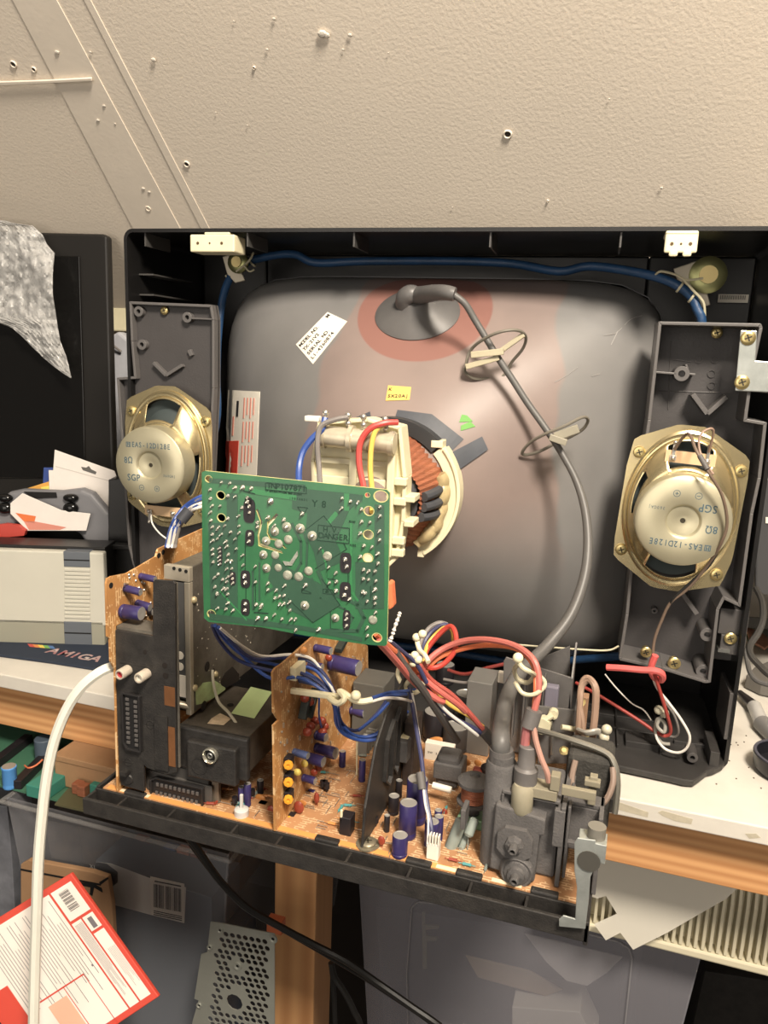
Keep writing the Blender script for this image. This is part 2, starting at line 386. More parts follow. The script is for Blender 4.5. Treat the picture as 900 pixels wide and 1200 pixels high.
# floor of the shell: lip with curved corner reaching over the desk
mb = MB()
lip = [(852, 895), (846, 903), (836, 908), (828, 910), (818, 918), (812, 922), (800, 921), (784, 917), (742, 908), (700, 899)]
pts = [PZ(x, y, DESK + .002) for x, y in lip]
b0 = T(-.14, .14, .002); b1 = T(-.004, .14, .002)
mb.prism(pts + [b0, b1], (0, 0, .006))
FLM = mat('floor_black_dusty', (52, 50, 49), .5, var=.2, bump=.1)
mb.build('bottom_lip', FLM, tv, bevel=.001)
mb = MB(TVM)
mb.box((-W_ + .004, .0, .0035), (-.006, .155, .006))
# channel ribs and latch details lying on the floor of the shell
for x in (-.118, -.098, -.060): mb.box((x, -.006, .006), (x + .002, .12, .012))
mb.box((-.135, .03, .006), (-.045, .033, .011)); mb.box((-.135, .06, .006), (-.05, .063, .010)); mb.box((-.09, .0, .006), (-.06, .022, .014))
mb.box((-.018, -.012, .006), (-.010, .03, .022)); mb.box((-.135, .075, .006), (-.112, .10, .012)); mb.box((-.045, .02, .006), (-.012, .024, .012))
mb.build('floor_moulding', FLM, tv, bevel=.0006)
mb = MB(TVM); 
p = TVM.inverted() @ PT(808, 905, -.012); mb.ringz((p.x, -.018, .016), (0, 1, 0), .0022, .0048, .02)
p = TVM.inverted() @ PT(848, 835, .03); mb.box((p.x - .003, .0, .03), (p.x + .003, .05, .075))
mb.build('screw_post', POD, tv, bevel=.0005)
# cream hinge blocks under the top wall
for nm, x0, x1, wide in (('h1', 222, 274, True), ('h2', 779, 818, False)):
    a = TVM.inverted() @ PT(x0, 285, -.004); b = TVM.inverted() @ PT(x1, 285, -.004)
    mb = MB(TVM)
    if wide:
        mb.box((a.x, -.003, H_ - .022), (b.x, .022, H_ - .006)); mb.box((a.x + .014, -.001, H_ - .006), (b.x - .006, .018, H_ - .0035))
    else:
        mb.box((a.x, -.003, H_ - .021), (b.x, .0, H_ - .004)); mb.box((a.x, -.003, H_ - .008), (b.x, .02, H_ - .0035)); mb.box((a.x + .004, -.004, H_ - .024), (a.x + .011, -.001, H_ - .019)); mb.box((b.x - .011, -.004, H_ - .024), (b.x - .004, -.001, H_ - .019))
    hb = mb.build('hinge_block', CREAM, tv, bevel=.002)
    mb = MB(TVM)
    for k in range(3):
        x = a.x + (b.x - a.x) * (.18 + .27 * k if wide else .22 + .28 * k); r = .0014 if k != 1 else .0009
        mb.cyl((x, -.0034, H_ - .014), (x, -.0028, H_ - .014), r, n=12)
    [setattr(o_, 'parent', hb) for o_ in mb.each('screw_hole', mat('hole_brown', (90, 66, 36), .7), tv)]
# corner mounting lug with washer and screw (top right and top left)
for (px, py, sc, big) in ((830, 322, 1, True), (278, 307, .7, False)):
    q = TVM.inverted() @ PT(px, py, .075); mb = MB(TVM)
    M = TVM @ Matrix.Translation(q)
    Ms = Matrix.Translation(q)
    mb.prism([(q.x - .03 * sc, .082, q.z + .006), (q.x - .008, .082, q.z + .014 * sc), (q.x + .006, .082, q.z - .026 * sc), (q.x - .006, .082, q.z - .03 * sc), (q.x - .022 * sc, .082, q.z - .012)], (0, .002, 0))
    lug = mb.build('mounting_lug', mat('lug_metal', (180, 170, 150), .4, metal=.6), tv, bevel=.0008)
    mb = MB(TVM); mb.lathe([(.006 * sc, 0), (.016 * sc, 0), (.0165 * sc, .004), (.012 * sc, .006), (.006 * sc, .0062)], (q.x, .08, q.z), (0, -1, 0), 24, capa=False, capb=False)
    sub(mb, 'washer', mat('zinc_washer', (150, 150, 96), .35, metal=.8), lug)
    mb = MB(TVM); mb.cyl((q.x, .082, q.z), (q.x, .072, q.z), .008 * sc); screw(mb, (q.x, .0755, q.z), (0, -1, 0), .0062 * sc, .002)
    sub(mb, 'screw', [SCR, SCRD], lug)
# small bar code label on the back wall at the right
q = TVM.inverted() @ PT(863, 348, .13)
mb = MB(TVM); mb.box((q.x - .014, .149, q.z - .004), (q.x + .014, .150, q.z + .004))
mb.mat(1)
for k in range(16): mb.box((q.x - .012 + k * .0015, .1485, q.z - .001), (q.x - .0114 + k * .0015, .149, q.z + .003))
mb.build('bar_code_label', [PAPER, INKB], tv)
# ================================================================= picture tube
tube = thing('picture_tube', None, 'dark grey glass funnel of the picture tube filling the television cabinet', 'picture tube', M=TVM)
secs = [(.160, .226, .190, 9), (.135, .233, .197, 8), (.105, .232, .196, 7), (.085, .227, .191, 5.8), (.066, .213, .18, 4.8), (.046, .186, .162, 3.7), (.024, .158, .140, 3.1), (.004, .130, .117, 2.7), (-.016, .103, .095, 2.35), (-.034, .078, .075, 2.1), (-.050, .059, .058, 2), (-.075, .042, .042, 2), (-.105, .024, .024, 2), (-.125, .0150, .0150, 2), (-.29, .0145, .0145, 2)]
def lerp_secs(y):
    for (a, b) in zip(secs, secs[1:]):
        if b[0] <= y <= a[0]:
            t = (a[0] - y) / (a[0] - b[0]); return [a[i] + (b[i] - a[i]) * t for i in range(4)]
nS = 96; vs = []; fs = []; ys = []
yy = [.16, .15, .135, .12, .105, .095, .085, .075, .066, .056, .046, .035, .024, .014, .004, -.006, -.016, -.025, -.034, -.042, -.05, -.0625, -.075, -.09, -.105, -.115, -.125, -.2, -.29]
for y in yy:
    _, a, b, n = lerp_secs(y)
    for k in range(nS):
        t = 2 * pi * k / nS; c, s = cos(t), sin(t)
        r = (abs(c) ** n + abs(s) ** n) ** (-1 / n)
        vs.append((XC + a * r * c, y, ZC + b * r * s))
for i in range(len(yy) - 1):
    for k in range(nS):
        k2 = (k + 1) % nS; fs.append((i * nS + k, i * nS + k2, (i + 1) * nS + k2, (i + 1) * nS + k))
fs.append(tuple(range((len(yy) - 1) * nS, len(yy) * nS)))
FUN = mat('funnel_coating', (76, 74, 74), .38, bump=.04, bscale=60); 
nt = FUN.node_tree; N = nt.nodes.new; L = nt.links.new; bs = nt.nodes['Principled BSDF']
tc = N('ShaderNodeTexCoord'); sep = N('ShaderNodeSeparateXYZ'); L(tc.outputs['Object'], sep.inputs[0])
nz = N('ShaderNodeTexNoise'); nz.inputs['Scale'].default_value = 9; nz.inputs['Detail'].default_value = 2; L(tc.outputs['Object'], nz.inputs[0])
def M_(op, a, b=None, c=None):
    n = N('ShaderNodeMath'); n.operation = op
    for i, x in enumerate((a, b, c)):
        if x is None: continue
        if isinstance(x, (int, float)): n.inputs[i].default_value = x
        else: L(x, n.inputs[i])
    return n.outputs[0]
wob = M_('MULTIPLY', M_('SUBTRACT', nz.outputs[0], .5), .06)
# bare brownish glass in a tall band about the middle; conductive paint to both sides
dx = M_('ABSOLUTE', M_('SUBTRACT', M_('ADD', sep.outputs[0], wob), XC + .028))
dz = M_('SUBTRACT', sep.outputs[2], ZC)
wid = M_('ADD', .118, M_('MULTIPLY', dz, -.12))
f1 = N('ShaderNodeMapRange'); L(M_('SUBTRACT', wid, dx), f1.inputs[0]); f1.inputs[1].default_value = 0; f1.inputs[2].default_value = .004
f2 = N('ShaderNodeMapRange'); L(M_('ADD', dz, wob), f2.inputs[0]); f2.inputs[1].default_value = -.09; f2.inputs[2].default_value = 0
msk = M_('MULTIPLY', f1.outputs[0], f2.outputs[0])
mx = N('ShaderNodeMix'); mx.data_type = 'RGBA'; L(msk, mx.inputs[0])
sm = N('ShaderNodeTexNoise'); sm.inputs['Scale'].default_value = 6; sm.inputs['Detail'].default_value = 5; L(tc.outputs['Object'], sm.inputs[0])
r1 = N('ShaderNodeValToRGB'); r1.color_ramp.elements[0].position = .3; r1.color_ramp.elements[1].position = .7; r1.color_ramp.elements[0].color = (*s2l((106, 105, 104)), 1); r1.color_ramp.elements[1].color = (*s2l((130, 128, 126)), 1); L(sm.outputs[0], r1.inputs[0])
r2 = N('ShaderNodeValToRGB'); r2.color_ramp.elements[0].position = .3; r2.color_ramp.elements[1].position = .7; r2.color_ramp.elements[0].color = (*s2l((116, 104, 100)), 1); r2.color_ramp.elements[1].color = (*s2l((142, 127, 121)), 1); L(sm.outputs[0], r2.inputs[0])
L(r1.outputs[0], mx.inputs[6]); L(r2.outputs[0], mx.inputs[7]); FUN_LAST = mx
me = MB(TVM); me.add(vs, fs, True)
bvh = BVHTree.FromPolygons([TVM @ V(p) for p in vs], fs)
def hit(px, py):
    r = ray(px, py).normalized(); l, n, i, d = bvh.ray_cast(CAM, r)
    if l is None:
        if abs(px - 500) < 2: return None, None
        return hit(px + (1.5 if px < 500 else -1.5), py)
    if n.dot(r) > 0: n = -n
    return l, n
# reddish bare ring round the anode button
an, ann = hit(489, 368); anr, _ = hit(497, 364); anl = TVM.inverted() @ anr
vd = N('ShaderNodeVectorMath'); vd.operation = 'DISTANCE'; L(tc.outputs['Object'], vd.inputs[0]); vd.inputs[1].default_value = anl
rr = N('ShaderNodeMapRange'); L(M_('ADD', vd.outputs['Value'], M_('MULTIPLY', wob, .04)), rr.inputs[0]); rr.inputs[1].default_value = .0665; rr.inputs[2].default_value = .0645
mx2 = N('ShaderNodeMix'); mx2.data_type = 'RGBA'; L(rr.outputs[0], mx2.inputs[0]); L(FUN_LAST.outputs[2], mx2.inputs[6]); mx2.inputs[7].default_value = (*s2l((132, 96, 88)), 1)
L(mx2.outputs[2], bs.inputs['Base Color'])
glass = me.build('glass_funnel', FUN, tube)
# metal tension band
mb = MB(TVM)
ring = []
for k in range(64):
    t = 2 * pi * k / 64; c, s = cos(t), sin(t); n = 8; r = (abs(c) ** n + abs(s) ** n) ** (-1 / n); ring.append((XC + .2305 * r * c, .12, ZC + .1985 * r * s))
mb.rim(ring, (0, .03, 0), .001); mb.build('tension_band', mat('band_steel', (60, 60, 62), .4, metal=.5), tube)
def decal(name, quad, m, parent, nu=8, nv=8, off=.0006, thick=.0004, bend=None):
    g = []; 
    for j in range(nv + 1):
        for i in range(nu + 1):
            u, v = i / nu, j / nv
            p = [(quad[0][k] * (1 - u) + quad[1][k] * u) * (1 - v) + (quad[3][k] * (1 - u) + quad[2][k] * u) * v for k in (0, 1)]
            l, n = hit(*p); g.append((l + n * off, n))
    nn = (nu + 1) * (nv + 1); vs = [l for l, n in g] + [l - n * thick for l, n in g]; fs = []
    for j in range(nv):
        for i in range(nu):
            a = j * (nu + 1) + i; fs.append((a, a + 1, a + nu + 2, a + nu + 1)); fs.append((nn + a, nn + a + nu + 1, nn + a + nu + 2, nn + a + 1))
    b = [i for i in range(nu + 1)] + [j * (nu + 1) + nu for j in range(1, nv + 1)] + [nv * (nu + 1) + i for i in range(nu - 1, -1, -1)] + [j * (nu + 1) for j in range(nv - 1, 0, -1)]
    for i in range(len(b)):
        p, q = b[i], b[(i + 1) % len(b)]; fs.append((q, p, nn + p, nn + q))
    mb = MB(); mb.add(vs, fs); o = mb.build(name, m, parent)
    ex = (g[nu][0] - g[0][0]).normalized(); cen = (g[0][0] + g[nu][0] + g[-1][0] + g[-nu - 1][0]) / 4; cn = g[nn // 2][1]; return o, g, ex, cn, g[nn // 2][0]
def decal_text(lines, quad, m, parent, size, off=.0012, x0=.06, dy=None):
    # each character is laid on the funnel surface
    for r, s in enumerate(lines):
        v = (r + .5) / len(lines)
        for i, ch in enumerate(s):
            if ch == ' ': continue
            u = x0 + (1 - 2 * x0) * (i + .5) / max(len(s), 1)
            p = [(quad[0][k] * (1 - u) + quad[1][k] * u) * (1 - v) + (quad[3][k] * (1 - u) + quad[2][k] * u) * v for k in (0, 1)]
            p2 = [p[k] + (quad[1][k] - quad[0][k]) * .02 for k in (0, 1)]
            l, n = hit(*p); l2, _ = hit(*p2); text('printed_letter', ch, m, parent, l + n * off, l2 - l, n, size)
# model label
q1 = [(345, 420), (379, 368), (408, 371), (374, 426)]  # reading direction runs up and to the right
q1 = [(347, 404), (384, 366), (407, 377), (367, 427)]
lab, *_ = decal('model_label', q1, PAPER, tube)
def merge_text(name, chars, m, part):
    # write several characters as one text mesh part
    bmm = bmesh.new(); dg = bpy.context.evaluated_depsgraph_get
    for ch, W, size, bold in chars:
        cu = bpy.data.curves.new('t', 'FONT'); cu.body = ch; cu.size = size * 1.4; cu.align_x = 'CENTER'; cu.align_y = 'CENTER'; cu.extrude = .00004; cu.offset = bold; cu.resolution_u = 3
        ob = bpy.data.objects.new('t', cu); me = ob.to_mesh(); me.transform(W); bmm.from_mesh(me); ob.to_mesh_clear(); bpy.data.objects.remove(ob); bpy.data.curves.remove(cu)
    me = bpy.data.meshes.new(name); bmm.to_mesh(me); bmm.free()
    pm = part.matrix_world if part.type == 'EMPTY' else (part.parent.matrix_world if part.parent else part.matrix_world)
    me.transform(pm.inverted()); me.materials.append(m)
    o = bpy.data.objects.new(name, me); COL.objects.link(o); o.parent = part; return o
def surf_chars(lines, quad, size, off=.0011, x0=.05, y0=.05, bold=.00003, width=None):
    out = []
    for r, s in enumerate(lines):
        v = y0 + (1 - 2 * y0) * (r + .5) / len(lines)
        for i, ch in enumerate(s):
            if ch == ' ': continue
            u = x0 + (1 - 2 * x0) * (i + .5) / (width or max(len(s), 1))
            f = lambda u, v: [(quad[0][k] * (1 - u) + quad[1][k] * u) * (1 - v) + (quad[3][k] * (1 - u) + quad[2][k] * u) * v for k in (0, 1)]
            l, n = hit(*f(u, v)); l2, _ = hit(*f(u + .02, v))
            out.append((ch, frame(l + n * off, l2 - l, n), size, bold))
    return out
merge_text('label_text', surf_chars(['MODEL NO.    M', 'TX-21V2', 'SERIAL NO.', 'LI-4260874'], q1, .0042, width=14), INKB, lab)
q2 = [(268, 457), (305, 459), (301, 557), (262, 560)]
st, *_ = decal('warning_sticker', q2, PAPER, tube, 6, 14)
for i in range(7):
    u = .30 + .09 * i
    a = [q2[0][k] * (1 - u) + q2[1][k] * u for k in (0, 1)]; b = [q2[3][k] * (1 - u) + q2[2][k] * u for k in (0, 1)]
qq = lambda u0, v0, u1, v1, q: [[(q[0][k] * (1 - u) + q[1][k] * u) * (1 - v) + (q[3][k] * (1 - u) + q[2][k] * u) * v for k in (0, 1)] for u, v in ((u0, v0), (u1, v0), (u1, v1), (u0, v1))]
def subdecal(name, quad, m, part, off=.0011, nu=3, nv=6):
    th = part.parent; o, *r = decal(name, quad, m, th, nu, nv, off=off); o.parent = part; return o
subdecal('red_panel', qq(0, .58, .42, 1, q2), RED, st)
RINK = mat('faded_red_ink', (214, 130, 112), .7)
for k, u in enumerate((.52, .62, .72, .82)):
    for v in (.08, .36, .64): subdecal('printed_line', qq(u, v, u + .03, v + .24 - .04 * (k % 2), q2), RINK, st, nu=1, nv=5)
subdecal('printed_line', qq(.2, .3, .24, .52, q2), RINK, st, nu=1); subdecal('printed_line', qq(.3, .12, .36, .3, q2), INKB, st, nu=1)
q3 = [(455, 452), (482, 454), (480, 469), (452, 470)]
yt, *_ = decal('yellow_tag', q3, YELT, tube, 4, 3)
merge_text('label_text', surf_chars(['K', '5X20AJ'], q3, .0035, width=6), INKB, yt)
mb = MB()
for a, b, c, d in (((544, 486), (541, 486), (538, 493), (552, 492)), ((538, 498), (553, 497), (557, 500), (541, 504))):
    pass
decal('green_mark', [(541, 486), (547, 487), (554, 494), (538, 495)], GREENP, tube, 3, 3); decal('green_mark', [(540, 499), (551, 494), (557, 500), (540, 505)], GREENP, tube, 3, 3)
TAPE = mat('slate_tape', (70, 74, 82), .5, var=.12)
decal('adhesive_tape', [(466, 481), (506, 486), (499, 503), (461, 497)], TAPE, tube, 6, 3, off=.001); decal('adhesive_tape', [(506, 486), (543, 515), (528, 530), (499, 503)], TAPE, tube, 6, 3, off=.001)
decal('adhesive_tape', [(522, 534), (564, 512), (571, 527), (538, 550)], TAPE, tube, 6, 3, off=.002)
decal('adhesive_tape', [(398, 498), (434, 483), (437, 500), (405, 512)], TAPE, tube, 5, 3, off=.001)
# fine ripple scratches
SCRA = mat('scratch', (150, 146, 142), .6)
def onf(pts, off=.0008):
    out = []
    for p in pts:
        l, n = hit(*p)
        if l is not None: out.append(l + n * off)
    return out
for s in ([(650, 448), (664, 440), (677, 430)], [(707, 393), (722, 390), (738, 375), (752, 370)], [(724, 388), (716, 404)], [(693, 441), (703, 438)]):
    MB().tube(onf(s, .0004), .00035, 4).build('scratch_mark', SCRA, tube)
# ================================================================= degaussing coil round the tube
def tvp(px, py, d): return PT(px, py, d)
coil = thing('degaussing_coil', T(XC, .1, .05), 'blue taped degaussing coil looped round the picture tube', 'coil')
pts = [tvp(253, 500, .04), tvp(254, 440, .05), tvp(256, 390, .07), tvp(263, 342, .08), tvp(280, 313, .09), tvp(312, 301, .09), tvp(345, 298, .09), tvp(370, 308, .09), tvp(430, 306, .095), tvp(530, 306, .10), tvp(600, 309, .10), tvp(655, 318, .09), tvp(690, 312, .09), tvp(740, 318, .08), tvp(780, 328, .07), tvp(806, 343, .065), tvp(817, 362, .06), tvp(822, 385, .06)]
pts += [T(-.062, .07, .34), T(-.062, .07, .12), PT(760, 768, .055), PT(725, 769, .06), PT(690, 772, .075), T(-.20, .12, .029), T(-.30, .125, .028), T(-.50, .12, .030), T(-.560, .1, .07), T(-.565, .06, .2)]
MB().tube(pts, .0042, 10, 5, closed=True).build('taped_winding', BLUEC, coil)
for px, py, d in ((269, 327, .088), (296, 309, .088), (797, 336, .066), (811, 348, .062)):
    p = tvp(px, py, d); MB().ringz(p - TX * .001, TX + TZ * (-.6 if px > 500 else 1), .004, .0052, .002, 14).build('cable_tie', CREAMD, coil)
# white lacing cords holding the coil
cord = thing('lacing_cord', tvp(283, 312, .07), 'thin white cord knotted to the coil at the cabinet top left corner', 'cord')
MB().tube([tvp(277, 318, .075), tvp(286, 311, .07), tvp(293, 304, .068), tvp(297, 296, .07)], .0011, 6).build('cord_end', CREAMD, cord)
MB().tube([tvp(286, 311, .068), tvp(292, 318, .07), tvp(298, 316, .07)], .0009, 6).build('cord_end', CREAMD, cord)
cord = thing('lacing_cord', tvp(800, 330, .06), 'thin grey cord knotted to the coil beside the round corner washer', 'cord')
MB().tube([tvp(768, 322, .07), tvp(775, 318, .066), tvp(792, 322, .06), tvp(805, 328, .058), tvp(824, 326, .058)], .0011, 6).build('cord_end', CREAMD, cord)
MB().tube([tvp(800, 326, .06), tvp(812, 340, .056), tvp(824, 354, .056), tvp(826, 372, .06)], .0011, 6).build('cord_end', CREAMD, cord)
# ================================================================= anode cap and its thick lead
cap = thing('anode_cap_lead', an, 'thick grey high voltage lead with rubber suction cup on the tube', 'cable')
Mc = axf(an - ann * .001, (ann + V((0, -.15, .12))).normalized())
mb = MB()
mb.lathe([(.041, 0), (.0415, .002), (.036, .0055), (.026, .009), (.016, .0145), (.0125, .018), (.011, .019)], M=Mc, n=40, sx=1, sy=.86)
top = Mc @ V((0, 0, .018))
nz1 = PT(522, 343, -.018); nz2 = PT(533, 345, -.02)
mb.tube([top - TX * .009 - ann * .004, top - TX * .008 + ann * .003, top - TX * .003 + ann * .007, top + TX * .004 + ann * .006, top.lerp(nz1, .6) + ann * .003, nz1, nz2], lambda t: .0105 - .0045 * t, 12)
mb.build('suction_cup', mat('cup_rubber', (92, 90, 89), .42, var=.08), cap)
LP = [(531, 345, -.018), (545, 356, -.016), (556, 374, -.014), (570, 397, -.014), (584, 420, -.015), (600, 444, -.016), (618, 472, -.018), (640, 503, -.022), (660, 534, -.028), (676, 565, -.036), (686, 600, -.048), (689, 640, -.062), (684, 680, -.078), (668, 722, -.095), (640, 758, -.115), (612, 785, -.14), (596, 812, -.17), (588, 845, -.20)]
lead = [PT(*p) for p in LP] + [PY(587, 868, .478), PY(587, 884, .478)]
MB().tube(lead, lambda t: .0030 + .0034 * min(1, max(0, (t - .45) * 2)) if t < .95 else .0064, 12).build('lead_wire', mat('lead_grey', (88, 86, 84), .45, var=.06), cap)
def clip(px, py, d, label, pts_out, bars, cm):
    sh = .022 if px < 600 else .034; d += sh; pts_out = [(a, b, c_ + sh) for a, b, c_ in pts_out]; bars = [(a, b, c_, e, f + sh, g) for a, b, c_, e, f, g in bars]
    c = PT(px, py, d); t = thing('cable_clip', c, label, 'clip', 'ring clips on the high voltage lead')
    MB().tube([PT(x, y, d2) for x, y, d2 in pts_out], .0014, 8, 5, closed=True).build('ring', mat('clip_ring', (112, 106, 94), .45), t)
    mb = MB()
    for x0, y0, x1, y1, dd, w in bars:
        a = PT(x0, y0, dd); b = PT(x1, y1, dd); u = (b - a); M = frame(a, u, -TY); mb.obox(M, (0, -w, -.0025), (u.length, w, .0025))
    mb.build('clip_bar', cm, t, bevel=.0006); return t
clip(580, 418, -.04, 'beige round cable clip on the grey lead nearer the suction cup', [(551, 411, -.035), (566, 398, -.045), (586, 389, -.05), (606, 387, -.045), (616, 394, -.035), (613, 408, -.025), (600, 424, -.018), (590, 440, -.016), (575, 443, -.02), (556, 444, -.03), (545, 436, -.036), (546, 428, -.036), (570, 424, -.03), (590, 415, -.03), (572, 408, -.035)][:12],
     [(552, 416, 590, 412, -.043, .0028), (546, 430, 585, 419, -.04, .0024), (586, 412, 614, 392, -.038, .0022)], mat('clip_beige', (176, 166, 136), .5, var=.08))
clip(650, 511, -.06, 'grey oval cable clip lower down the grey lead', [(612, 530, -.05), (622, 518, -.058), (640, 508, -.066), (662, 499, -.066), (682, 489, -.06), (689, 492, -.052), (684, 502, -.046), (670, 511, -.044), (650, 520, -.044), (632, 529, -.045), (617, 533, -.046)],
     [(644, 512, 664, 519, -.07, .0028), (650, 512, 678, 502, -.066, .0036)], mat('clip_grey', (142, 136, 118), .5, var=.08))
# ================================================================= deflection yoke
yk = thing('deflection_yoke', None, 'cream deflection yoke with copper windings clamped round the tube neck', 'yoke', M=TVM)
def TL(r, a, y): return V((XC + r * cos(radians(a)), y, ZC + r * sin(radians(a))))
mb = MB(TVM); mb.lathe([(.056, 0), (.066, -.004), (.068, .004), (.0665, .012), (.063, .014), (.060, .012), (.056, .006), (.052, .0)], (XC, -.030, ZC), (0, -1, 0), 64, capa=False, capb=False)
mb.build('front_ring', mat('yoke_grey_ring', (92, 92, 92), .5, var=.1), yk)
mb = MB(TVM)
def arc(mb, r0, r1, ya, yb, a0, a1, n=24):
    for k in range(n):
        b0 = a0 + (a1 - a0) * k / n; b1 = a0 + (a1 - a0) * (k + 1) / n
        p = [TL(r0, b0, ya), TL(r1, b0, ya), TL(r1, b1, ya), TL(r0, b1, ya)]
        q = [TL(r0, b0, yb), TL(r1, b0, yb), TL(r1, b1, yb), TL(r0, b1, yb)]
        mb.add(p + q, [(0, 1, 2, 3), (7, 6, 5, 4), (1, 5, 6, 2), (0, 3, 7, 4)] + ([(0, 4, 5, 1)] if k == 0 else []) + ([(3, 2, 6, 7)] if k == n - 1 else []))
arc(mb, .0530, .0632, -.062, -.046, -58, 42); arc(mb, .0620, .0650, -.064, -.030, -56, 40); mb.obox(Matrix.Translation(TL(.0615, 46, -.055)), (-.005, -.009, -.003), (.005, .008, .003)); mb.obox(Matrix.Translation(TL(.0625, -58, -.055)), (-.003, -.008, -.003), (.003, .004, .003))
mb.build('cream_rim_segment', CREAM, yk, bevel=.0006)
mb = MB(TVM); arc(mb, .053, .0645, -.063, -.048, 44, 112); mb.build('dark_rim_segment', mat('rim_dark', (52, 54, 56), .4), yk)
# copper saddle windings: flaring cone with wire grooves
mb = MB(TVM)
n = 120; pr = [(.0535, -.045), (.0515, -.060), (.0475, -.074), (.042, -.088), (.037, -.100)]
vs = []; fs = []
for r, y in pr:
    for k in range(n):
        a = 360 * k / n; rr_ = r + (.0007 if k % 2 else -.0004) + .0012 * sin(a * .11); vs.append(TL(rr_, a, y))
for i in range(len(pr) - 1):
    for k in range(n): k2 = (k + 1) % n; fs.append((i * n + k, i * n + k2, (i + 1) * n + k2, (i + 1) * n + k))
mb.add(vs, fs); mb.build('copper_winding', COPPER, yk)
mb = MB(TVM)
pts = [TL(.0510 + .0008 * sin(k * 2.3), 22 - k * 5.6, -.068 - .001 * cos(k * 1.7)) for k in range(15)]
mb.tube(pts, lambda t: .0056 + .0008 * sin(t * 11) + .001 * t, 12, 4)
mb.build('glue_bead', GLUE, yk)
mb = MB(TVM)
for a in (8, -4, -16): mb.tube([TL(.049, a, -.072), TL(.046, a - 1, -.086), TL(.041, a - 2, -.098)], .0042, 8)
mb.lathe([(.036, 0), (.036, .018), (.03, .02)], (XC, -.078, ZC), (0, -1, 0), 32)
mb.build('ferrite_core', FERR, yk, bevel=.0005)
# cream rear terminal frame
mb = MB(TVM)
Yp = -.118
out = [(372, 494), (430, 490), (470, 500), (476, 560), (474, 612), (466, 655), (452, 668), (380, 660), (366, 600), (364, 540)]
oc = [TVM.inverted() @ PT(x, y, Yp) for x, y in out]
mb.rim(oc, (0, .022, 0), .003)
mb.prism([p + V((0, .005, 0)) for p in oc], (0, .004, 0))
mb.box((-.362, Yp, .272), (-.296, Yp + .003, .277)); mb.box((-.362, Yp, .252), (-.296, Yp + .003, .262)); mb.box((-.332, Yp - .002, .24), (-.326, Yp + .01, .30))
mb.box((-.300, Yp - .004, .20), (-.294, Yp + .012, .30))
for z in (.262, .246, .214, .204): mb.box((-.294, Yp - .003, z - .003), (-.284, Yp + .004, z + .003))
for z in (.246, .226): mb.box((-.285, Yp - .002, z), (-.277, Yp + .018, z + .005))
mb.build('rear_frame', CREAM, yk, bevel=.0007)
mb = MB(TVM)
a = TVM.inverted() @ PT(374, 510, Yp - .008); b = TVM.inverted() @ PT(463, 520, Yp - .008)
mb.tube([a, a.lerp(b, .25), a.lerp(b, .5), a.lerp(b, .75), b], .0085, 16, 4)
for t in (.06, .42, .62, .95): p = a.lerp(b, t); mb.ringz(p - V((.0012, 0, 0)), b - a, .008, .0098 if t != .42 else .0108, .0035, 16)
mb.build('coil_bobbin', mat('bobbin_silver', (196, 184, 158), .35, metal=.35, var=.12, vscale=60), yk)
mb = MB(TVM)
for t in (.38, .58, .86, .08):
    p = a.lerp(b, t) + V((0, 0, .009)); mb.cyl(p, p + V((0, 0, .009)), .0013, n=8); mb.ball(p + V((0, 0, .009)), .0028, 8, 6); mb.ball(p + V((.001, -.002, .003)), .0026, 8, 6)
mb.build('terminal_pin', SOLD, yk)
def wire(name, label, pts, r, m, cat='wire', group=None, res=5, n=8):
    o = MB().tube(pts, r, n, res).build(name, m); return tag(o, label, cat, group)
YD = Yp - .012
wire('insulated_wire', 'blue wire curving from the yoke terminal down behind the green board', [PT(381, 490, YD), PT(377, 503, YD - .004), PT(364, 516, YD - .008), PT(354, 532, YD - .012), PT(350, 555, YD - .02), PT(352, 590, YD - .04)], .0026, WBLU)
wire('insulated_wire', 'grey wire looping from the yoke terminal beside the blue one', [PT(408, 489, YD), PT(392, 492, YD - .003), PT(376, 500, YD - .006), PT(372, 520, YD - .010), PT(374, 550, YD - .014), PT(376, 590, YD - .04)], .0021, WGRY)
wire('insulated_wire', 'red wire curving from the yoke corner down behind the green board', [PT(466, 495, YD), PT(450, 496, YD - .006), PT(433, 503, YD - .010), PT(422, 520, YD - .012), PT(421, 545, YD - .016), PT(426, 572, YD - .022), PT(427, 600, YD - .04)], .0024, mat('yoke_red', (204, 66, 60), .4))
wire('insulated_wire', 'yellow wire dropping from the yoke behind the green board', [PT(451, 497, YD - .002), PT(440, 505, YD - .008), PT(435, 525, YD - .012), PT(434, 552, YD - .016), PT(436, 575, YD - .022), PT(436, 600, YD - .04)], .0021, WYEL)
t = thing('cable_tie', PT(371, 492, YD), 'small white cable tie binding the blue and grey yoke wires', 'cable tie')
M = frame(PT(371, 492, YD), TX, -TY); MB().obox(M, (-.009, -.0015, -.004), (.003, .003, .004)).build('tie_head', PAPER, t, bevel=.001)
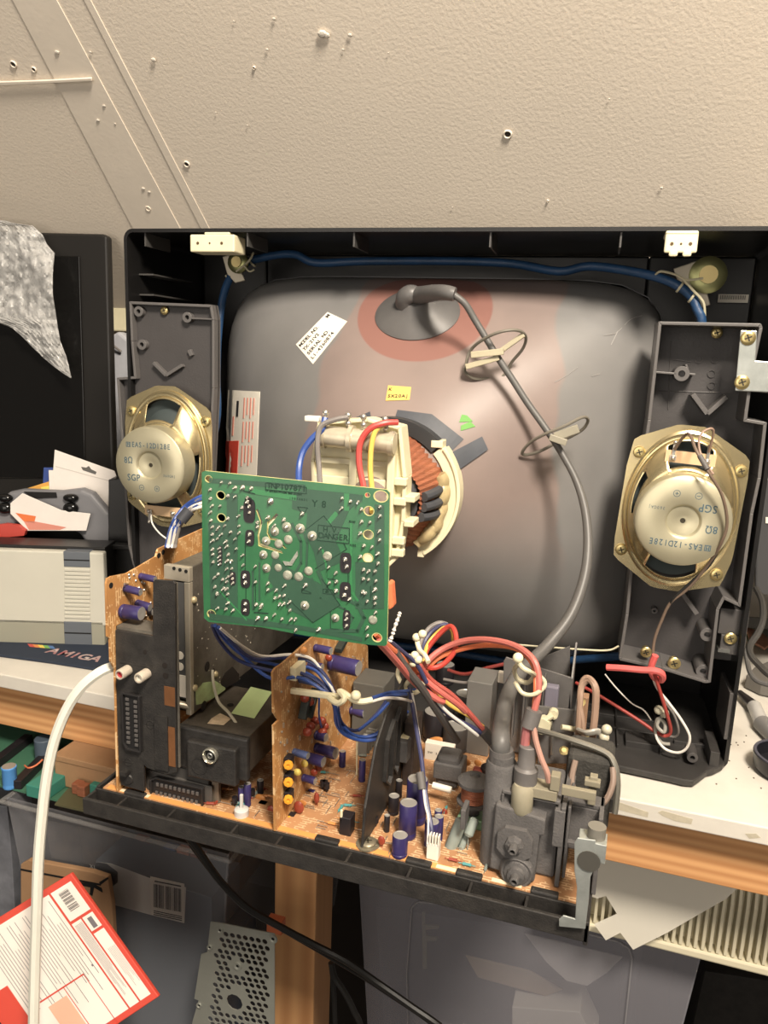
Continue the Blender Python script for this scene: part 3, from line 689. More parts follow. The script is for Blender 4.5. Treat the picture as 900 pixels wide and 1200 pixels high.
# ================================================================= speaker boxes
def pod(px_poly, label, zb, depth=.05):
    out = [PT(x, y, 0) for x, y in px_poly]
    t = thing('speaker_box', out[0], label, 'speaker box')
    mb = MB(); mb.rim(out, TY * depth, .0028); mb.build('box_rim', mat('pod_rim', (92, 89, 88), .42, bump=.05, bscale=900), t, bevel=.0006, weld=False)
    mb = MB(); mb.prism([p + TY * (depth - .006) for p in out], TY * .003); mb.build('back_panel', mat('pod_panel', (66, 63, 63), .5, var=.08, bump=.1, bscale=500), t)
    return t, out
def boss(px, py, r, d0, d1, t, col=None):
    p = PT(px, py, d0); mb = MB(); mb.ringz(p, TY, r * .45, r, d1 - d0, 20); mb.cyl(p + TY * .006, p + TY * (d1 - d0), r * .6, n=12); mb.build('screw_boss', col or mat('pod_rim', ()), t, bevel=.0003)
def scr(px, py, d, r, t, name='screw'):
    p = PT(px, py, d); mb = MB(); mb.cyl(p + TY * .0005, p + TY * .008, r * .7, n=12); screw(mb, p, -TY, r, .0018); return mb.build(name, [SCR, SCRD], t)
D5 = .009; D6 = .038
L_poly = [(151, 353), (248, 357), (251, 375), (251, 455), (246, 560), (238, 660), (231, 712), (165, 700), (150, 640), (142, 520), (136.5, 442.5), (156.5, 441), (153, 400)]
podL, oL = pod(L_poly, 'charcoal speaker box standing inside the left end of the cabinet', 0, .014)
R_poly = [(771.7, 376.6), (892, 379), (894, 384), (886, 422), (903, 424), (901, 461), (880, 459), (875.6, 491), (899, 495), (892, 560), (883, 602), (868, 712), (849, 703), (843, 715), (833, 800), (827, 801), (775, 785), (726, 774), (725, 770), (733, 720), (740, 646), (750, 553), (759, 492)]
podR, oR = pod(R_poly, 'charcoal speaker box standing inside the right end of the cabinet', 0, .044)
for px, py in ((162, 365), (166, 404)): boss(px, py, .0052, .002, D5, podL)
boss(219, 372, .0052, .002, D5, podL)
def rib3(a, b, w, d0, d1, t, name='pod_rib'):
    p, q = PT(*a, d0), PT(*b, d0); u = q - p; M = frame(p, u, -TY); MB().obox(M, (0, -w, -(d1 - d0)), (u.length, w, 0)).build(name, mat('pod_rim', ()), t, bevel=.0004)
rib3((224, 373), (248, 374), .0008, -.001 + .002, D5, podL); rib3((179, 425), (194, 440), .0016, .002, D5, podL); rib3((194, 440), (213, 428), .0016, .002, D5, podL); rib3((221, 410), (224, 417), .002, .004, D5, podL)
boss(799, 438, .0065, .014, D6, podR); rib3((766, 436), (793, 438), .0009, .014, D6, podR); rib3((804, 427), (806, 433), .0009, .02, D6, podR); rib3((806, 438), (815, 439), .0009, .02, D6, podR)
rib3((812, 462), (829, 485), .0020, .018, D6, podR); rib3((829, 485), (852, 465), .0020, .018, D6, podR)
rib3((800, 696), (817, 720), .0020, .018, D6, podR)
for px, py in ((829, 744), (824, 787)): boss(px, py, .0062, .008, D6, podR)
for px, py in ((836, 727), ): pass
boss(767, 716, .003, .03, D6, podR)
scr(193, 364, .006, .0042, podL); scr(840, 390, .03, .0048, podR); scr(757, 764, .006, .0052, podR); scr(790, 777, .006, .0058, podR)
mb = MB()                                    # moulded part marks on the back panel
for px, py in ((816, 404), (840, 404), (819, 421), (838, 421), (834, 438), (834, 452)): mb.ringz(PT(px, py, D6 - .0012), TY, .0028, .0034, .001, 16)
mb.each('moulded_mark', POD, podR)
rib3((788, 421), (810, 424), .0003, D6 - .001, D6, podR); rib3((771, 458), (880, 461), .0003, D6 - .001, D6, podR); rib3((783, 480), (786, 400), .0003, D6 - .001, D6, podR)
rib3((166, 390), (178, 381), .0003, D5 - .001, D5, podL); rib3((180, 404), (240, 404), .0003, D5 - .001, D5, podL)
# mounting tray that ties the right box to the cabinet wall
q = TVM.inverted() @ PT(855, 748, .02); mb = MB(TVM); mb.box((q.x - .012, .012, q.z + .006), (q.x + .012, .03, q.z + .03)); mb.box((q.x - .009, .01, q.z - .012), (q.x + .012, .03, q.z + .006)); mb.box((q.x - .012, .03, q.z - .025), (q.x + .006, .035, q.z + .03))
mb.build('fixing_lug', POD, tv, bevel=.0006); scr(856, 748, .009, .0055, tv)
mb = MB(TVM); q = TVM.inverted() @ PT(848, 762, .01); mb.box((q.x - .005, .008, q.z - .0015), (q.x + .005, .02, q.z + .0015)); mb.build('metal_clip', SILV, tv)
# flat zinc bracket with two screws at the top right
brk = thing('zinc_bracket', PT(880, 420, -.004), 'pale zinc bracket screwed across the right speaker box near the top', 'bracket')
bp = [(867.5, 387), (887, 387.5), (885, 422.5), (906, 424), (906, 460), (861, 458)]
MB().prism([PT(x, y, -.002) for x, y in bp], -TY * .0018).build('bracket_plate', STEEL, brk, bevel=.0008)
scr(876.5, 396, -.0035, .006, brk); scr(869.5, 448, -.0035, .006, brk)
# ================================================================= loudspeakers
def speaker(px, py, flip, label, terminal, scale=1, tilt=0):
    c = TVM.inverted() @ PT(px, py, -.036)
    F = TVM @ Matrix.Translation((c.x, -.004, c.z)) @ Matrix.Rotation(radians(90), 4, 'X') @ Matrix.Rotation(radians(tilt), 4, 'Z')
    # F: x right, y up, z toward the camera;   z=0 flange plane
    t = thing('loudspeaker', None, label, 'loudspeaker', 'oval loudspeakers with gold magnet covers', M=F)
    F0 = F; F = F @ Matrix.Translation((0, .0035, 0)) @ Matrix.Diagonal((1, 1.11, 1, 1))
    A, Bb = .0475, .0625                        # flange oval half sizes
    mb = MB(F)
    fl = [(-.046, .052), (-.012, .0655), (.010, .0655), (.048, .046), (.0495, .030), (.0495, -.034), (.044, -.056), (.010, -.066), (-.012, -.0655), (-.048, -.045), (-.0495, -.030), (-.049, .030)]
    nf = 72; vo = []; vi = []
    def poly_r(a):
        best = .2; d = (cos(a), sin(a))
        for (ax, ay), (bx, by) in zip(fl, fl[1:] + fl[:1]):
            ex, ey = bx - ax, by - ay; den = d[0] * ey - d[1] * ex
            if abs(den) < 1e-9: continue
            t_ = (ax * ey - ay * ex) / den; u_ = (ax * d[1] - ay * d[0]) / den
            if t_ > 0 and -1e-6 <= u_ <= 1 + 1e-6: best = min(best, t_)
        return best
    for k in range(nf):
        a_ = 2 * pi * k / nf; ix, iy = .0428 * cos(a_), .0555 * sin(a_); aa = atan2(iy, ix); R_ = max(poly_r(aa), sqrt(ix * ix + iy * iy) + .0004)
        vi.append((ix, iy)); vo.append((R_ * cos(aa), R_ * sin(aa)))
    vs_f = [(x, y, 0) for x, y in vo] + [(x, y, 0) for x, y in vi] + [(x, y, -.0012) for x, y in vo] + [(x, y, -.0012) for x, y in vi]; ff = []
    for k in range(nf):
        j = (k + 1) % nf; ff += [(k, j, nf + j, nf + k), (2 * nf + j, 2 * nf + k, 3 * nf + k, 3 * nf + j), (j, k, 2 * nf + k, 2 * nf + j), (nf + k, nf + j, 3 * nf + j, 3 * nf + k)]
    mb.add(vs_f, ff)
    flange = mb.build('flange', GOLD, t)
    mb = MB(F)
    mb.lathe([(.0470, .0), (.0475, .0022), (.0460, .0032), (.0445, .0026), (.0435, .0030)], n=72, sy=1.30, capa=False, capb=False, M=F @ Matrix.Translation((0, 0, 0)))
    mb.M = None
    mb2 = MB()
    mb2.lathe([(.0470, .0), (.0475, .0022), (.0460, .0032), (.0445, .0026), (.0435, .0030)], n=72, sy=1.30, capa=False, capb=False, M=F)
    mb2.build('flange_bead', GOLD, t)
    # basket dome with four windows
    vs = []; fs = []; n = 96; prof = [(1.0, 1.30, .0435, .003), (.97, 1.28, .0425, .006), (.9, 1.24, .0405, .009), (.8, 1.12, .0375, .0135), (.7, 1.03, .035, .0165), (.6, 1.0, .030, .0185)]
    for _, sy, r, z in prof:
        for k in range(n):
            a = 2 * pi * k / n; vs.append((r * cos(a), r * sin(a) * sy, z))
    def window(a, i):
        d = (degrees_(a)) % 360
        if 64 <= d < 116 and i in (1, 2, 3): return True
        if 240 <= d < 300 and i in (1, 2, 3): return True
        if (d < 8 or d >= 318) and i == 2: return True
        if 148 <= d < 186 and i == 2: return True
        return False
    for i in range(len(prof) - 1):
        for k in range(n):
            if window(2 * pi * (k + .5) / n, i): continue
            k2 = (k + 1) % n; fs.append((i * n + k, i * n + k2, (i + 1) * n + k2, (i + 1) * n + k))
    mb = MB(F); mb.add(vs, fs, True); bk = mb.build('basket', GOLD, t); so = bk.modifiers.new('s', 'SOLIDIFY'); so.thickness = .0009
    mb = MB(); mb.lathe([(.0425, -.0005), (.036, -.004), (.018, .008), (.012, .012)], n=40, sy=1.25, capa=False, capb=True, M=F); mb.build('paper_cone', CONE, t)
    F = F0; mb = MB(); R = .0385
    mb.lathe([(R - .003, .012), (R, .014), (R, .0315), (R - .0008, .0345), (R - .003, .036), (.0150, .036), (.0135, .0352), (.0125, .0335), (.0062, .0330), (.0045, .0325), (.0022, .0325), (.0022, .026), (.0001, .026)], n=64, M=F, capb=False)
    mg = mb.build('magnet_cover', MAGN, t)
    mb = MB(); mb.lathe([(.0021, 0), (.0021, .0018)], n=14, M=F @ Matrix.Translation((0, 0, .0305))); mb.build('centre_hole', SCRD, t)
    for sx_, sy_ in ((-.0405, .049), (.0430, .043), (-.0425, -.039), (.039, -.049)):
        mb = MB(F); screw(mb, (sx_, sy_, .0002), (0, 0, 1), .0052, .0024); mb.build('screw', [SCR, SCRD], t)
    # printing
    sg = -1 if flip else 1
    G = F @ Matrix.Rotation(pi if flip else 0, 4, 'Z')
    X = G.to_3x3() @ V((1, 0, 0)); Z = G.to_3x3() @ V((0, 0, 1)); o = lambda x, y: G @ V((x, y, .0361))
    bt = .0001
    ch = []
    def line(s, x, y, size, sx=1, bold=bt, adv=None):
        adv = adv or size * .82
        for i, c_ in enumerate(s): 
            if c_ != ' ': ch.append((c_, frame(o(x + adv * i, y), X, Z) @ Matrix.Diagonal((sx, 1, 1, 1)), size, bold))
    line('EAS-12D128E', -.0168, .0195, .0052, .78, adv=.0039); line('8', -.0255, .0035, .0062, .85); line('Ω', -.0205, .0035, .0062, .85); line('SGP', -.0225, -.0135, .0066, .85, adv=.0052)
    line('360GAJ', .0165, -.0090, .0026, .8, adv=.0023, bold=.00002)
    merge_text('printed_marking', ch, INK, t)
    mb = MB(G)
    for x, s in ((-.0085, 0), (.0085, 1)):
        mb.ringz((x, -.0225, .0360), (0, 0, 1), .0024, .0029, .0001, 20); mb.box((x - .0014, -.0228, .0360), (x + .0014, -.0222, .0361))
        if s: mb.box((x - .0003, -.0239, .0360), (x + .0003, -.0211, .0361))
    for a_ in ((-.0255, .0170, -.0205, .0176), (-.0255, .0214, -.0205, .0220), (-.0255, .0170, -.0249, .0220), (-.0211, .0170, -.0205, .0220), (-.0244, .0176, -.0237, .0214), (-.0223, .0176, -.0216, .0214), (-.0237, .0196, -.0223, .0204)): mb.box((a_[0] + .0008, a_[1], .0360), (a_[2] + .0008, a_[3], .0361))
    mb.build('printed_symbols', INK, t)
    # terminal board in the window, wires
    mb = MB(F); s_ = 1 if terminal == 'top' else -1
    yb = .050 * s_
    mb.box((-.020, yb - .005, .0120), (.020, yb + .005, .0134)); tb = mb.build('terminal_board', mat('phenolic', (214, 176, 130), .5), t)
    for x in (-.014, .013):
        mb = MB(F); mb.box((x - .0025, yb - .003, .0134), (x + .0025, yb + .001, .0150)); mb.box((x - .0012, yb + .001 * s_, .0138), (x + .0012, yb + .012 * s_, .0150)); mb.ball((x, yb + .012 * s_, .0150), .0018); mb.ball((x, yb - .001, .015), .0022)
        o_ = mb.build('terminal_tab', SOLD, t); o_.parent = tb
    return t, F
def degrees_(a): return a * 180 / pi
for o_ in ():
    pass
spL, FL = speaker(177, 545, False, 'oval loudspeaker with gold magnet cover in the left speaker box, print upright', 'bottom', tilt=0)
spR, FR = speaker(800, 610, True, 'oval loudspeaker with gold magnet cover in the right speaker box, print upside down', 'top', tilt=-3)
# speaker leads
DG = -.018
wire('speaker_wire', 'tan and brown speaker wire hanging from the right loudspeaker terminals', [FR @ V((-.014, .056, .016)), PT(806, 508, -.03), PT(816, 528, -.045), PT(830, 553, -.052), PT(846, 580, -.05), PT(852, 612, -.046), PT(845, 637, -.043), PT(828, 664, -.03), PT(806, 690, -.022), PT(786, 706, -.018), PT(775, 728, -.016), PT(767, 750, -.016), PT(765, 772, -.018), PT(766, 794, -.02)], .0013, WBRN, 'wire')
wire('speaker_wire', 'short dark speaker wire arched between the right terminal tabs', [FR @ V((.013, .057, .016)), PT(836, 504, -.03), PT(824, 506, -.034), PT(819, 518, -.036), PT(822, 534, -.04), PT(836, 556, -.049)], .0010, WTAN, 'wire')
t = thing('wire_sleeve', PT(824, 541, -.05), 'short grey sleeve on the speaker wire over the right loudspeaker window', 'sleeve'); MB().tube([PT(820, 534, -.048), PT(829, 550, -.053)], .0022, 10).build('sleeve_tube', SLEEVE, t)
wire('speaker_wire', 'thin black and tan wire pair twisted below the right loudspeaker', [PT(786, 707, -.018), PT(790, 700, -.02), PT(812, 680, -.024), PT(832, 662, -.03), PT(843, 640, -.036)], .0012, WBLK, 'wire')
wire('heat_shrink_sleeve', 'bright coral sleeve tied in a knot around the speaker wires', [PT(711, 782, -.025), PT(730, 783, -.028), PT(752, 785, -.03), PT(768, 786, -.032), PT(776, 790, -.03), PT(775, 797, -.024), PT(766, 793, -.02), PT(763, 782, -.02), PT(768, 768, -.022)], .0030, NECKR, 'sleeve')
wire('speaker_wire', 'red wire from the coral knot looping over the cabinet floor', [PT(767, 790, -.026), PT(774, 812, -.024), PT(781, 835, -.02), PT(786, 855, -.012), PT(782, 862, -.01), PT(772, 860, -.008), PT(750, 845, 0), PT(720, 826, .01), PT(695, 811, .02), PT(675, 800, .03)], .0016, WRED, 'wire')
wire('speaker_wire', 'white wire looping from the coral knot to the cabinet floor', [PT(764, 790, -.02), PT(770, 806, -.02), PT(784, 824, -.02), PT(798, 843, -.02), PT(808, 862, -.02), PT(805, 876, -.018), PT(795, 882, -.016), PT(780, 878, -.012), PT(770, 866, -.010), PT(768, 852, -.006)], .0012, WWHT, 'wire')
wire('speaker_wire', 'dark wire looping beside the white one on the cabinet floor', [PT(766, 791, -.018), PT(778, 820, -.014), PT(790, 838, -.01), PT(795, 855, -.008), PT(792, 863, -.006), PT(782, 862, -.004)], .0011, WGRY, 'wire')
wire('speaker_wire', 'thin white wire lying against the dark cabinet wall left of the knot', [PT(709, 790, .02), PT(722, 806, .02), PT(740, 824, .015), PT(754, 832, .01), PT(763, 844, .01)], .0007, WWHT, 'wire')
# twisted plastic tie with two round ends on the cabinet floor
def ptie(label, pts, balls, r=.0016, br=.0042):
    t = thing('cable_tie', pts[0], label, 'cable tie'); MB().tube(pts, r, 8, 6).build('tie_strap', mat('tie_translucent', (150, 146, 136), .4), t)
    for b in balls: MB().ball(b, br, 14, 9).build('tie_end', mat('tie_ball', (190, 184, 160), .4), t)
ptie('grey releasable tie with round ends holding the red wire on the cabinet floor', [PT(776, 838, -.01), PT(770, 850, -.012), PT(778, 858, -.014), PT(779, 848, -.012), PT(771, 842, -.010), PT(768, 858, -.008), PT(775, 870, -.008), PT(785, 872, -.008)], [PT(772, 832, -.012), PT(779, 836, -.012)])
# left speaker lead
wire('speaker_wire', 'thin wire running down from the left loudspeaker terminals', [FL @ V((-.012, -.05, .014)), PT(178, 612, -.03), PT(186, 624, -.03), PT(196, 632, -.03)], .0008, WWHT, 'wire')
# ================================================================= green neck board
YB = -.30
def NB(px, py, d=0): return PT(px, py, YB - d)
nb = thing('neck_circuit_board', NB(347, 655), 'green circuit board full of solder joints on the tube neck', 'circuit board')
NBi = Matrix.Translation(NB(347, 655)).inverted()
def px4(x, y, ox=230, oy=550, s=3.913): return (ox + x / s, oy + y / s)
corner = [px4(28, 12), px4(45, 6), px4(875, 92), px4(889, 105), px4(884, 440), px4(876, 800), px4(866, 808), px4(770, 800), px4(500, 760), px4(300, 722), px4(60, 698), px4(38, 680), px4(30, 350)]
holes = [((57, 44), 14), ((113, 119), 17), ((116, 222), 17), ((70, 663), 17), ((792, 191), 18), ((789, 299), 18), ((787, 406), 18), ((829, 771), 18), ((847, 124), 22), ((785, 118), 9)]
# plate with real holes: triangulated fill
bmn = bmesh.new()
def loopv(pts):
    vs = [bmn.verts.new(p) for p in pts]; return [bmn.edges.new((vs[i], vs[(i + 1) % len(vs)])) for i in range(len(vs))]
eds = loopv([NBi @ NB(*c) for c in corner])
for (hx, hy), hr in holes:
    c = NB(*px4(hx, hy)); r = hr / 3.913 / 1830
    eds += loopv([NBi @ (c + TX * cos(a) * r * (1.25 if hr == 22 else 1.1) + TZ * sin(a) * r) for a in [2 * pi * k / 16 for k in range(16)]])
# slots
for sl in ([(285, 180), (306, 240), (300, 275), (292, 298), (298, 338), (395, 374), (399, 385), (288, 350), (284, 300), (290, 270), (296, 240), (276, 186)], [(328, 238), (345, 228), (370, 200), (380, 207), (352, 240), (335, 258), (333, 288), (345, 312), (378, 318), (418, 362), (408, 362), (374, 326), (340, 320), (326, 292)]):
    eds += loopv([NBi @ NB(*px4(*p)) for p in sl])
bmesh.ops.triangle_fill(bmn, use_beauty=True, use_dissolve=False, edges=eds)
me = bpy.data.meshes.new('board_plate'); bmn.to_mesh(me); bmn.free(); me.materials.append(PCBG); me.materials.append(mat('board_raw_edge', (196, 190, 120), .6))
ob = bpy.data.objects.new('board_plate', me); COL.objects.link(ob); ob.parent = nb
so = ob.modifiers.new('s', 'SOLIDIFY'); so.thickness = .0016; so.offset = 0; so.material_offset_rim = 1
TH = .0009
def npoly(pts, d=.0001, name='copper_area', m=None, base=TH):
    MB().prism([NB(*px4(*p), base) for p in pts], -TY * d).build(name, m or PCBG2, nb)
npoly([(500, 90), (700, 110), (765, 118), (760, 150), (740, 150), (700, 190), (640, 330), (680, 420), (560, 470), (540, 380), (500, 300), (510, 200), (440, 180), (440, 110)])
npoly([(360, 380), (400, 440), (560, 520), (620, 560), (660, 620), (540, 700), (420, 640), (330, 500)])
npoly([(818, 160), (862, 164), (862, 640), (818, 640)]); npoly([(730, 425), (818, 425), (818, 640), (730, 640)])
npoly([(140, 110), (190, 110), (190, 640), (140, 640)]); npoly([(55, 245), (140, 245), (140, 640), (66, 640)]); npoly([(60, 40), (500, 70), (500, 92), (60, 62)]); npoly([(60, 660), (500, 720), (760, 770), (760, 790), (500, 740), (60, 690)])
GL = mat('mask_light', (42, 124, 68), .35, coat=.2)
def ntr(pts, w, m=GL, d=.00016, name='printed_track'):
    P = [NB(*px4(*p), TH) for p in pts]
    mb = MB()
    for a, b in zip(P, P[1:]): u = b - a; M = frame(a, u, -TY); mb.obox(M, (-w * .4, -w / 2, 0), (u.length + w * .4, w / 2, d))
    mb.build(name, m, nb)
ntr([(440, 250), (480, 330), (480, 430), (440, 500), (330, 560)], .0016, PCBG2); ntr([(480, 250), (510, 340), (505, 450), (460, 520)], .0012, PCBG2)
ntr([(560, 470), (600, 560), (700, 600), (740, 620), (770, 680), (740, 740), (600, 740)], .0022, PCBG2); ntr([(530, 500), (570, 590), (680, 640), (720, 680), (690, 730)], .0012, PCBG2)
ntr([(610, 240), (640, 205)], .0026); ntr([(690, 120), (690, 180)], .003); ntr([(255, 100), (450, 130)], .003); ntr([(260, 470), (260, 640)], .0014, PCBG2); ntr([(290, 430), (290, 600)], .001, PCBG2)
ntr([(110, 560), (230, 690)], .001, GL); ntr([(710, 250), (710, 560), (740, 600)], .0014); ntr([(580, 370), (600, 460), (600, 520)], .0012, GL)
npoly([(398, 420), (430, 424), (465, 372), (468, 395), (440, 440), (410, 440)], .0006, 'tinned_area', mat('tinned', (160, 164, 150), .4, metal=.6, bump=.3))
BI = mat('board_ink', (22, 58, 42), .6)
def nline(pts, w=.0003, closed=False):
    if closed: pts = pts + [pts[0]]
    P = [NB(*px4(*p), TH) for p in pts]; mb = MB()
    for a, b in zip(P, P[1:]): u = b - a; M = frame(a, u, -TY); mb.obox(M, (0, -w / 2, 0), (u.length, w / 2, .0003))
    mb.build('printed_outline', BI, nb)
nline([(318, 62), (505, 82), (505, 112), (318, 92)], closed=True)
nline([(560, 255), (703, 270), (700, 340), (555, 325)], closed=True)
nline([(505, 275), (585, 212), (622, 260)]); nline([(675, 335), (690, 366), (545, 455)]); nline([(490, 280), (500, 275)])
nline([(420, 590), (535, 702), (660, 622), (575, 500)]); nline([(582, 548), (625, 552), (625, 572), (582, 568)], closed=True); nline([(225, 330), (225, 480)]); nline([(228, 540), (228, 640)]); nline([(265, 655), (330, 660)], .0006); nline([(215, 98), (270, 112)], .0006)
nline([(465, 172), (512, 176), (490, 208)], closed=True); nline([(484, 548), (526, 565), (526, 570), (484, 566)], closed=True); nline([(800, 535), (800, 600)], .0005); nline([(616, 655), (616, 730), (655, 733)]); nline([(272, 500), (272, 610)]); nline([(697, 460), (697, 540)]); nline([(600, 440), (600, 500), (640, 505)])
eX = (NB(457, 575) - NB(238, 551)).normalized(); eZ = -TY
ch = []
def nt_(s, x, y, size, adv, slope=.1):
    for i, c_ in enumerate(s):
        if c_ != ' ': ch.append((c_, frame(NB(*px4(x + adv * i, y + adv * i * slope), TH + .0002), eX, eZ), size, .00004))
nt_('TNP107871', 334, 75, .0034, 20); nt_('IP MTUSA/PTION TNP 010NH', 318, 100, .0012, 7); nt_('10874831', 430, 133, .0013, 11); nt_('Y 8', 543, 158, .0040, 21); nt_('H.V.', 592, 277, .0030, 20); nt_('DANGER', 572, 304, .0034, 22.5)
nt_('R330', 704, 240, .0012, 7); nt_('R352', 708, 348, .0012, 7)
merge_text('board_lettering', ch, BI, nb)
# solder joints: (x, y, size)   measured on the board face
J = [(116,60,6),(155,63,6),(178,84,8),(212,84,10),(252,88,9),(64,93,7),(145,122,8),(66,134,7),(180,124,6),(234,130,7),(235,148,9),(244,168,8),(211,176,8),(245,198,8),(75,166,6),(110,168,6),(66,196,7),(68,234,7),(145,226,8),(196,213,6),(75,264,7),(105,264,6),(132,258,6),(197,260,6),(198,290,6),(158,288,7),(117,297,6),(75,298,7),(97,276,6),(77,326,7),(98,318,6),(181,318,6),(138,330,7),(142,352,7),(184,364,6),(76,366,7),(110,360,6),(110,378,6),(110,397,6),(110,416,6),(111,433,6),(77,390,7),(215,393,6),(148,390,7),(78,425,7),(144,418,7),(162,420,7),(142,455,6),(216,438,6),(164,455,6),(272,444,6),(101,480,7),(85,495,6),(165,480,7),(168,500,7),(170,520,7),(148,492,6),(222,488,10),(226,518,9),(122,505,7),(140,515,7),(127,545,7),(142,547,7),(87,538,7),(272,517,7),(96,568,7),(98,574,6),(145,572,7),(148,612,7),(100,635,6),(137,640,7),(170,646,7),(226,616,9),(224,646,9),(275,620,8),(300,622,8),(296,634,7),(283,682,9),(320,684,9),(330,522,7),(329,552,7),(368,553,7),(407,532,7),(361,590,7),(382,582,7),(404,578,7),(383,618,7),(403,615,7),(430,607,7),(430,646,7),(360,665,6),(393,686,7),(435,687,7),(455,686,7),(457,735,7),(563,734,9),
(339,148,13),(246,297,9),(243,330,9),(281,243,7),(281,265,8),(330,220,8),(360,256,6),(402,230,8),(669,133,7),(706,148,8),(742,150,7),(668,178,7),(485,205,9),(842,173,8),(757,184,8),(842,215,8),(757,241,8),(796,244,7),(840,284,8),(752,294,8),(840,325,8),(768,351,8),(806,356,7),(834,387,8),(752,401,8),(834,432,8),(767,461,8),(792,466,7),(820,468,8),(766,503,8),(790,506,7),(824,512,7),(609,448,6),(641,474,7),(610,520,7),(642,516,8),(683,412,10),(691,445,9),(641,558,9),(688,545,9),(680,576,10),(704,594,8),(820,551,9),(764,563,9),(776,568,7),(784,605,7),(820,590,9),(820,616,7),(823,656,7),(785,725,7),(785,763,7),(502,531,9),(690,663,8),(690,685,8),(690,716,8),(268,790,0),(570,360,4)]
big = [(360,284,20,1),(415,264,21,1),(477,271,21,1),(532,305,21,1),(320,329,20,1),(308,391,19,1),(322,453,19,1),(422,322,19,0),(378,342,19,0),(362,393,18,0),(376,451,17,0),(419,485,21,0),(470,492,20,0),(515,466,19,0),(602,398,20,0),(498,624,20,1),(638,681,18,1),(810,690,19,0)]
dark = [((244,190),26,50),((246,314),20,34),((226,503),22,38),((226,632),20,36),((686,428),24,42),((684,560),24,40),((168,500),14,30),((690,690),16,42),((111,396),9,44),((240,150),16,20)]
for (x, y), rx, ry in dark:
    c = NB(*px4(x, y), TH); mb = MB(); pts = []
    for k in range(20):
        a = 2 * pi * k / 20; n = 4; r = (abs(cos(a)) ** n + abs(sin(a)) ** n) ** (-1 / n); pts.append(c + TX * cos(a) * r * rx / 7160 + TZ * sin(a) * r * ry / 7160)
    mb.prism(pts, -TY * .0004); mb.build('black_glue_ring', CAPB, nb)
random.seed(3)
cnt = 0; rest = MB(); allj = sorted([j for j in J if j[2]], key=lambda j: -j[2])
for x, y, s in allj:
    r = s * 1.05 / 7160; p = NB(*px4(x, y), TH); M = axf(p, -TY)
    pr = [(r * 1.15, 0), (r, .0003), (r * .75, .0009), (r * .45, .0014), (r * .3, .0020), (r * .12, .0022)]
    mb = rest if cnt >= 100 - len(big) else MB()
    mb.lathe(pr, M=M, n=9)
    q = p - TY * .0016; e = q + (-TX * random.uniform(-.3, 1) - TZ * random.uniform(.2, 1)) * .0010 - TY * .0006
    if random.random() < .7: mb.cyl(q, e, .00045, .0003, 6)
    if mb is not rest: mb.build('solder_joint', SOLD, nb)
    cnt += 1
tag(rest.build('solder_joint', SOLD, nb), None, None, kind='stuff')
PAD = mat('tinned_pad', (168, 170, 150), .4, metal=.5, bump=.2)
for x, y, s, pin in big:
    r = s / 7160; p = NB(*px4(x, y), TH); mb = MB(); mb.lathe([(r, 0), (r * .95, .0003), (r * .6, .0006)], M=axf(p, -TY), n=18)
    if pin: mb.mat(1).lathe([(r * .55, .0005), (r * .4, .0016), (r * .15, .0021)], M=axf(p, -TY), n=12)
    mb.build('solder_joint', [PAD, SOLD], nb)
for (hx, hy), hr in holes:
    c = NB(*px4(hx, hy), TH); r = hr / 3.913 / 1830; k_ = 1.25 if hr == 22 else 1.1
    mb = MB(); pr_ = [(r * .98 * k_, r * .98), (r * 1.14 * k_, r * 1.14)]; vs = []
    for a_, b_ in pr_:
        for k in range(20): t_ = 2 * pi * k / 20; vs.append(c - TY * .0001 + TX * cos(t_) * a_ + TZ * sin(t_) * b_)
    mb.add(vs, [(k, (k + 1) % 20, 20 + (k + 1) % 20, 20 + k) for k in range(20)]); mb.build('hole_rim', mat('board_raw_edge', ()), nb)
# tube socket and parts on the far side of the board
mb = MB(TVM); mb.lathe([(.022, 0), (.022, .014), (.018, .02)], (XC, YB + .001, ZC), (0, 1, 0), 32); mb.build('tube_socket', CREAM, nb)
mb = MB(); mb.prism([NB(454, 682, -.004), NB(459, 684, -.006), NB(461, 712, -.006), NB(455, 716, -.004)], TY * .008); mb.build('dipped_capacitor', WORA, nb, bevel=.001)
mb = MB()
for x in (258, 262, 266, 363, 366, 369): mb.ball(NB(x, 553 + (x - 238) * .11, -.002), .0012, 8, 6)
mb.each('solder_tag', CREAM, nb)
# ================================================================= chassis: tray, main board
PZc = .770
def Q(px, py, z=PZc): return PZ(px, py, z)
ch = thing('chassis_tray', (-.19, .55, DESK), 'black plastic tray frame carrying the tan main circuit board over the desk edge', 'tray')
x0, x1, yf, yb = -.3735, .004, .4385, .655
mb = MB(); zb = DESK + .0025
mb.box((x0, yf, .7555), (x1, yf + .003, .7685)); mb.box((x0, yf + .0145, .752), (x1, yf + .0165, .7690)); mb.box((x0, yf + .003, .7555), (x1, yf + .0145, .7575))
xs = [x0, -.345, -.302, -.249, -.213, -.160, -.116, -.074, -.037, x1 - .002]
for x in xs: mb.box((x, yf + .003, .7575), (x + .002, yf + .0145, .7680))
mb.build('front_channel', DUSTB, ch, bevel=.0006)
mb = MB(); mb.box((x0, yf + .0165, .7535), (x0 + .003, yb, .770)); mb.box((x0 + .003, yf + .0165, .7535), (x0 + .014, yb, .7560)); mb.box((x0 + .012, yf + .0165, .756), (x0 + .014, yb, .768))
for k in range(4): mb.box((x0 + .003, yf + .04 + k * .05, .756), (x0 + .012, yf + .042 + k * .05, .768))
mb.build('side_rail', DUSTB, ch, bevel=.0005)
mb = MB(); mb.box((x1 - .003, yf, .7535), (x1, yb, .770)); mb.box((x1 - .012, yb - .06, .7535), (x1 + .012, yb, .7655)); mb.build('side_rail', DUSTB, ch, bevel=.0005)
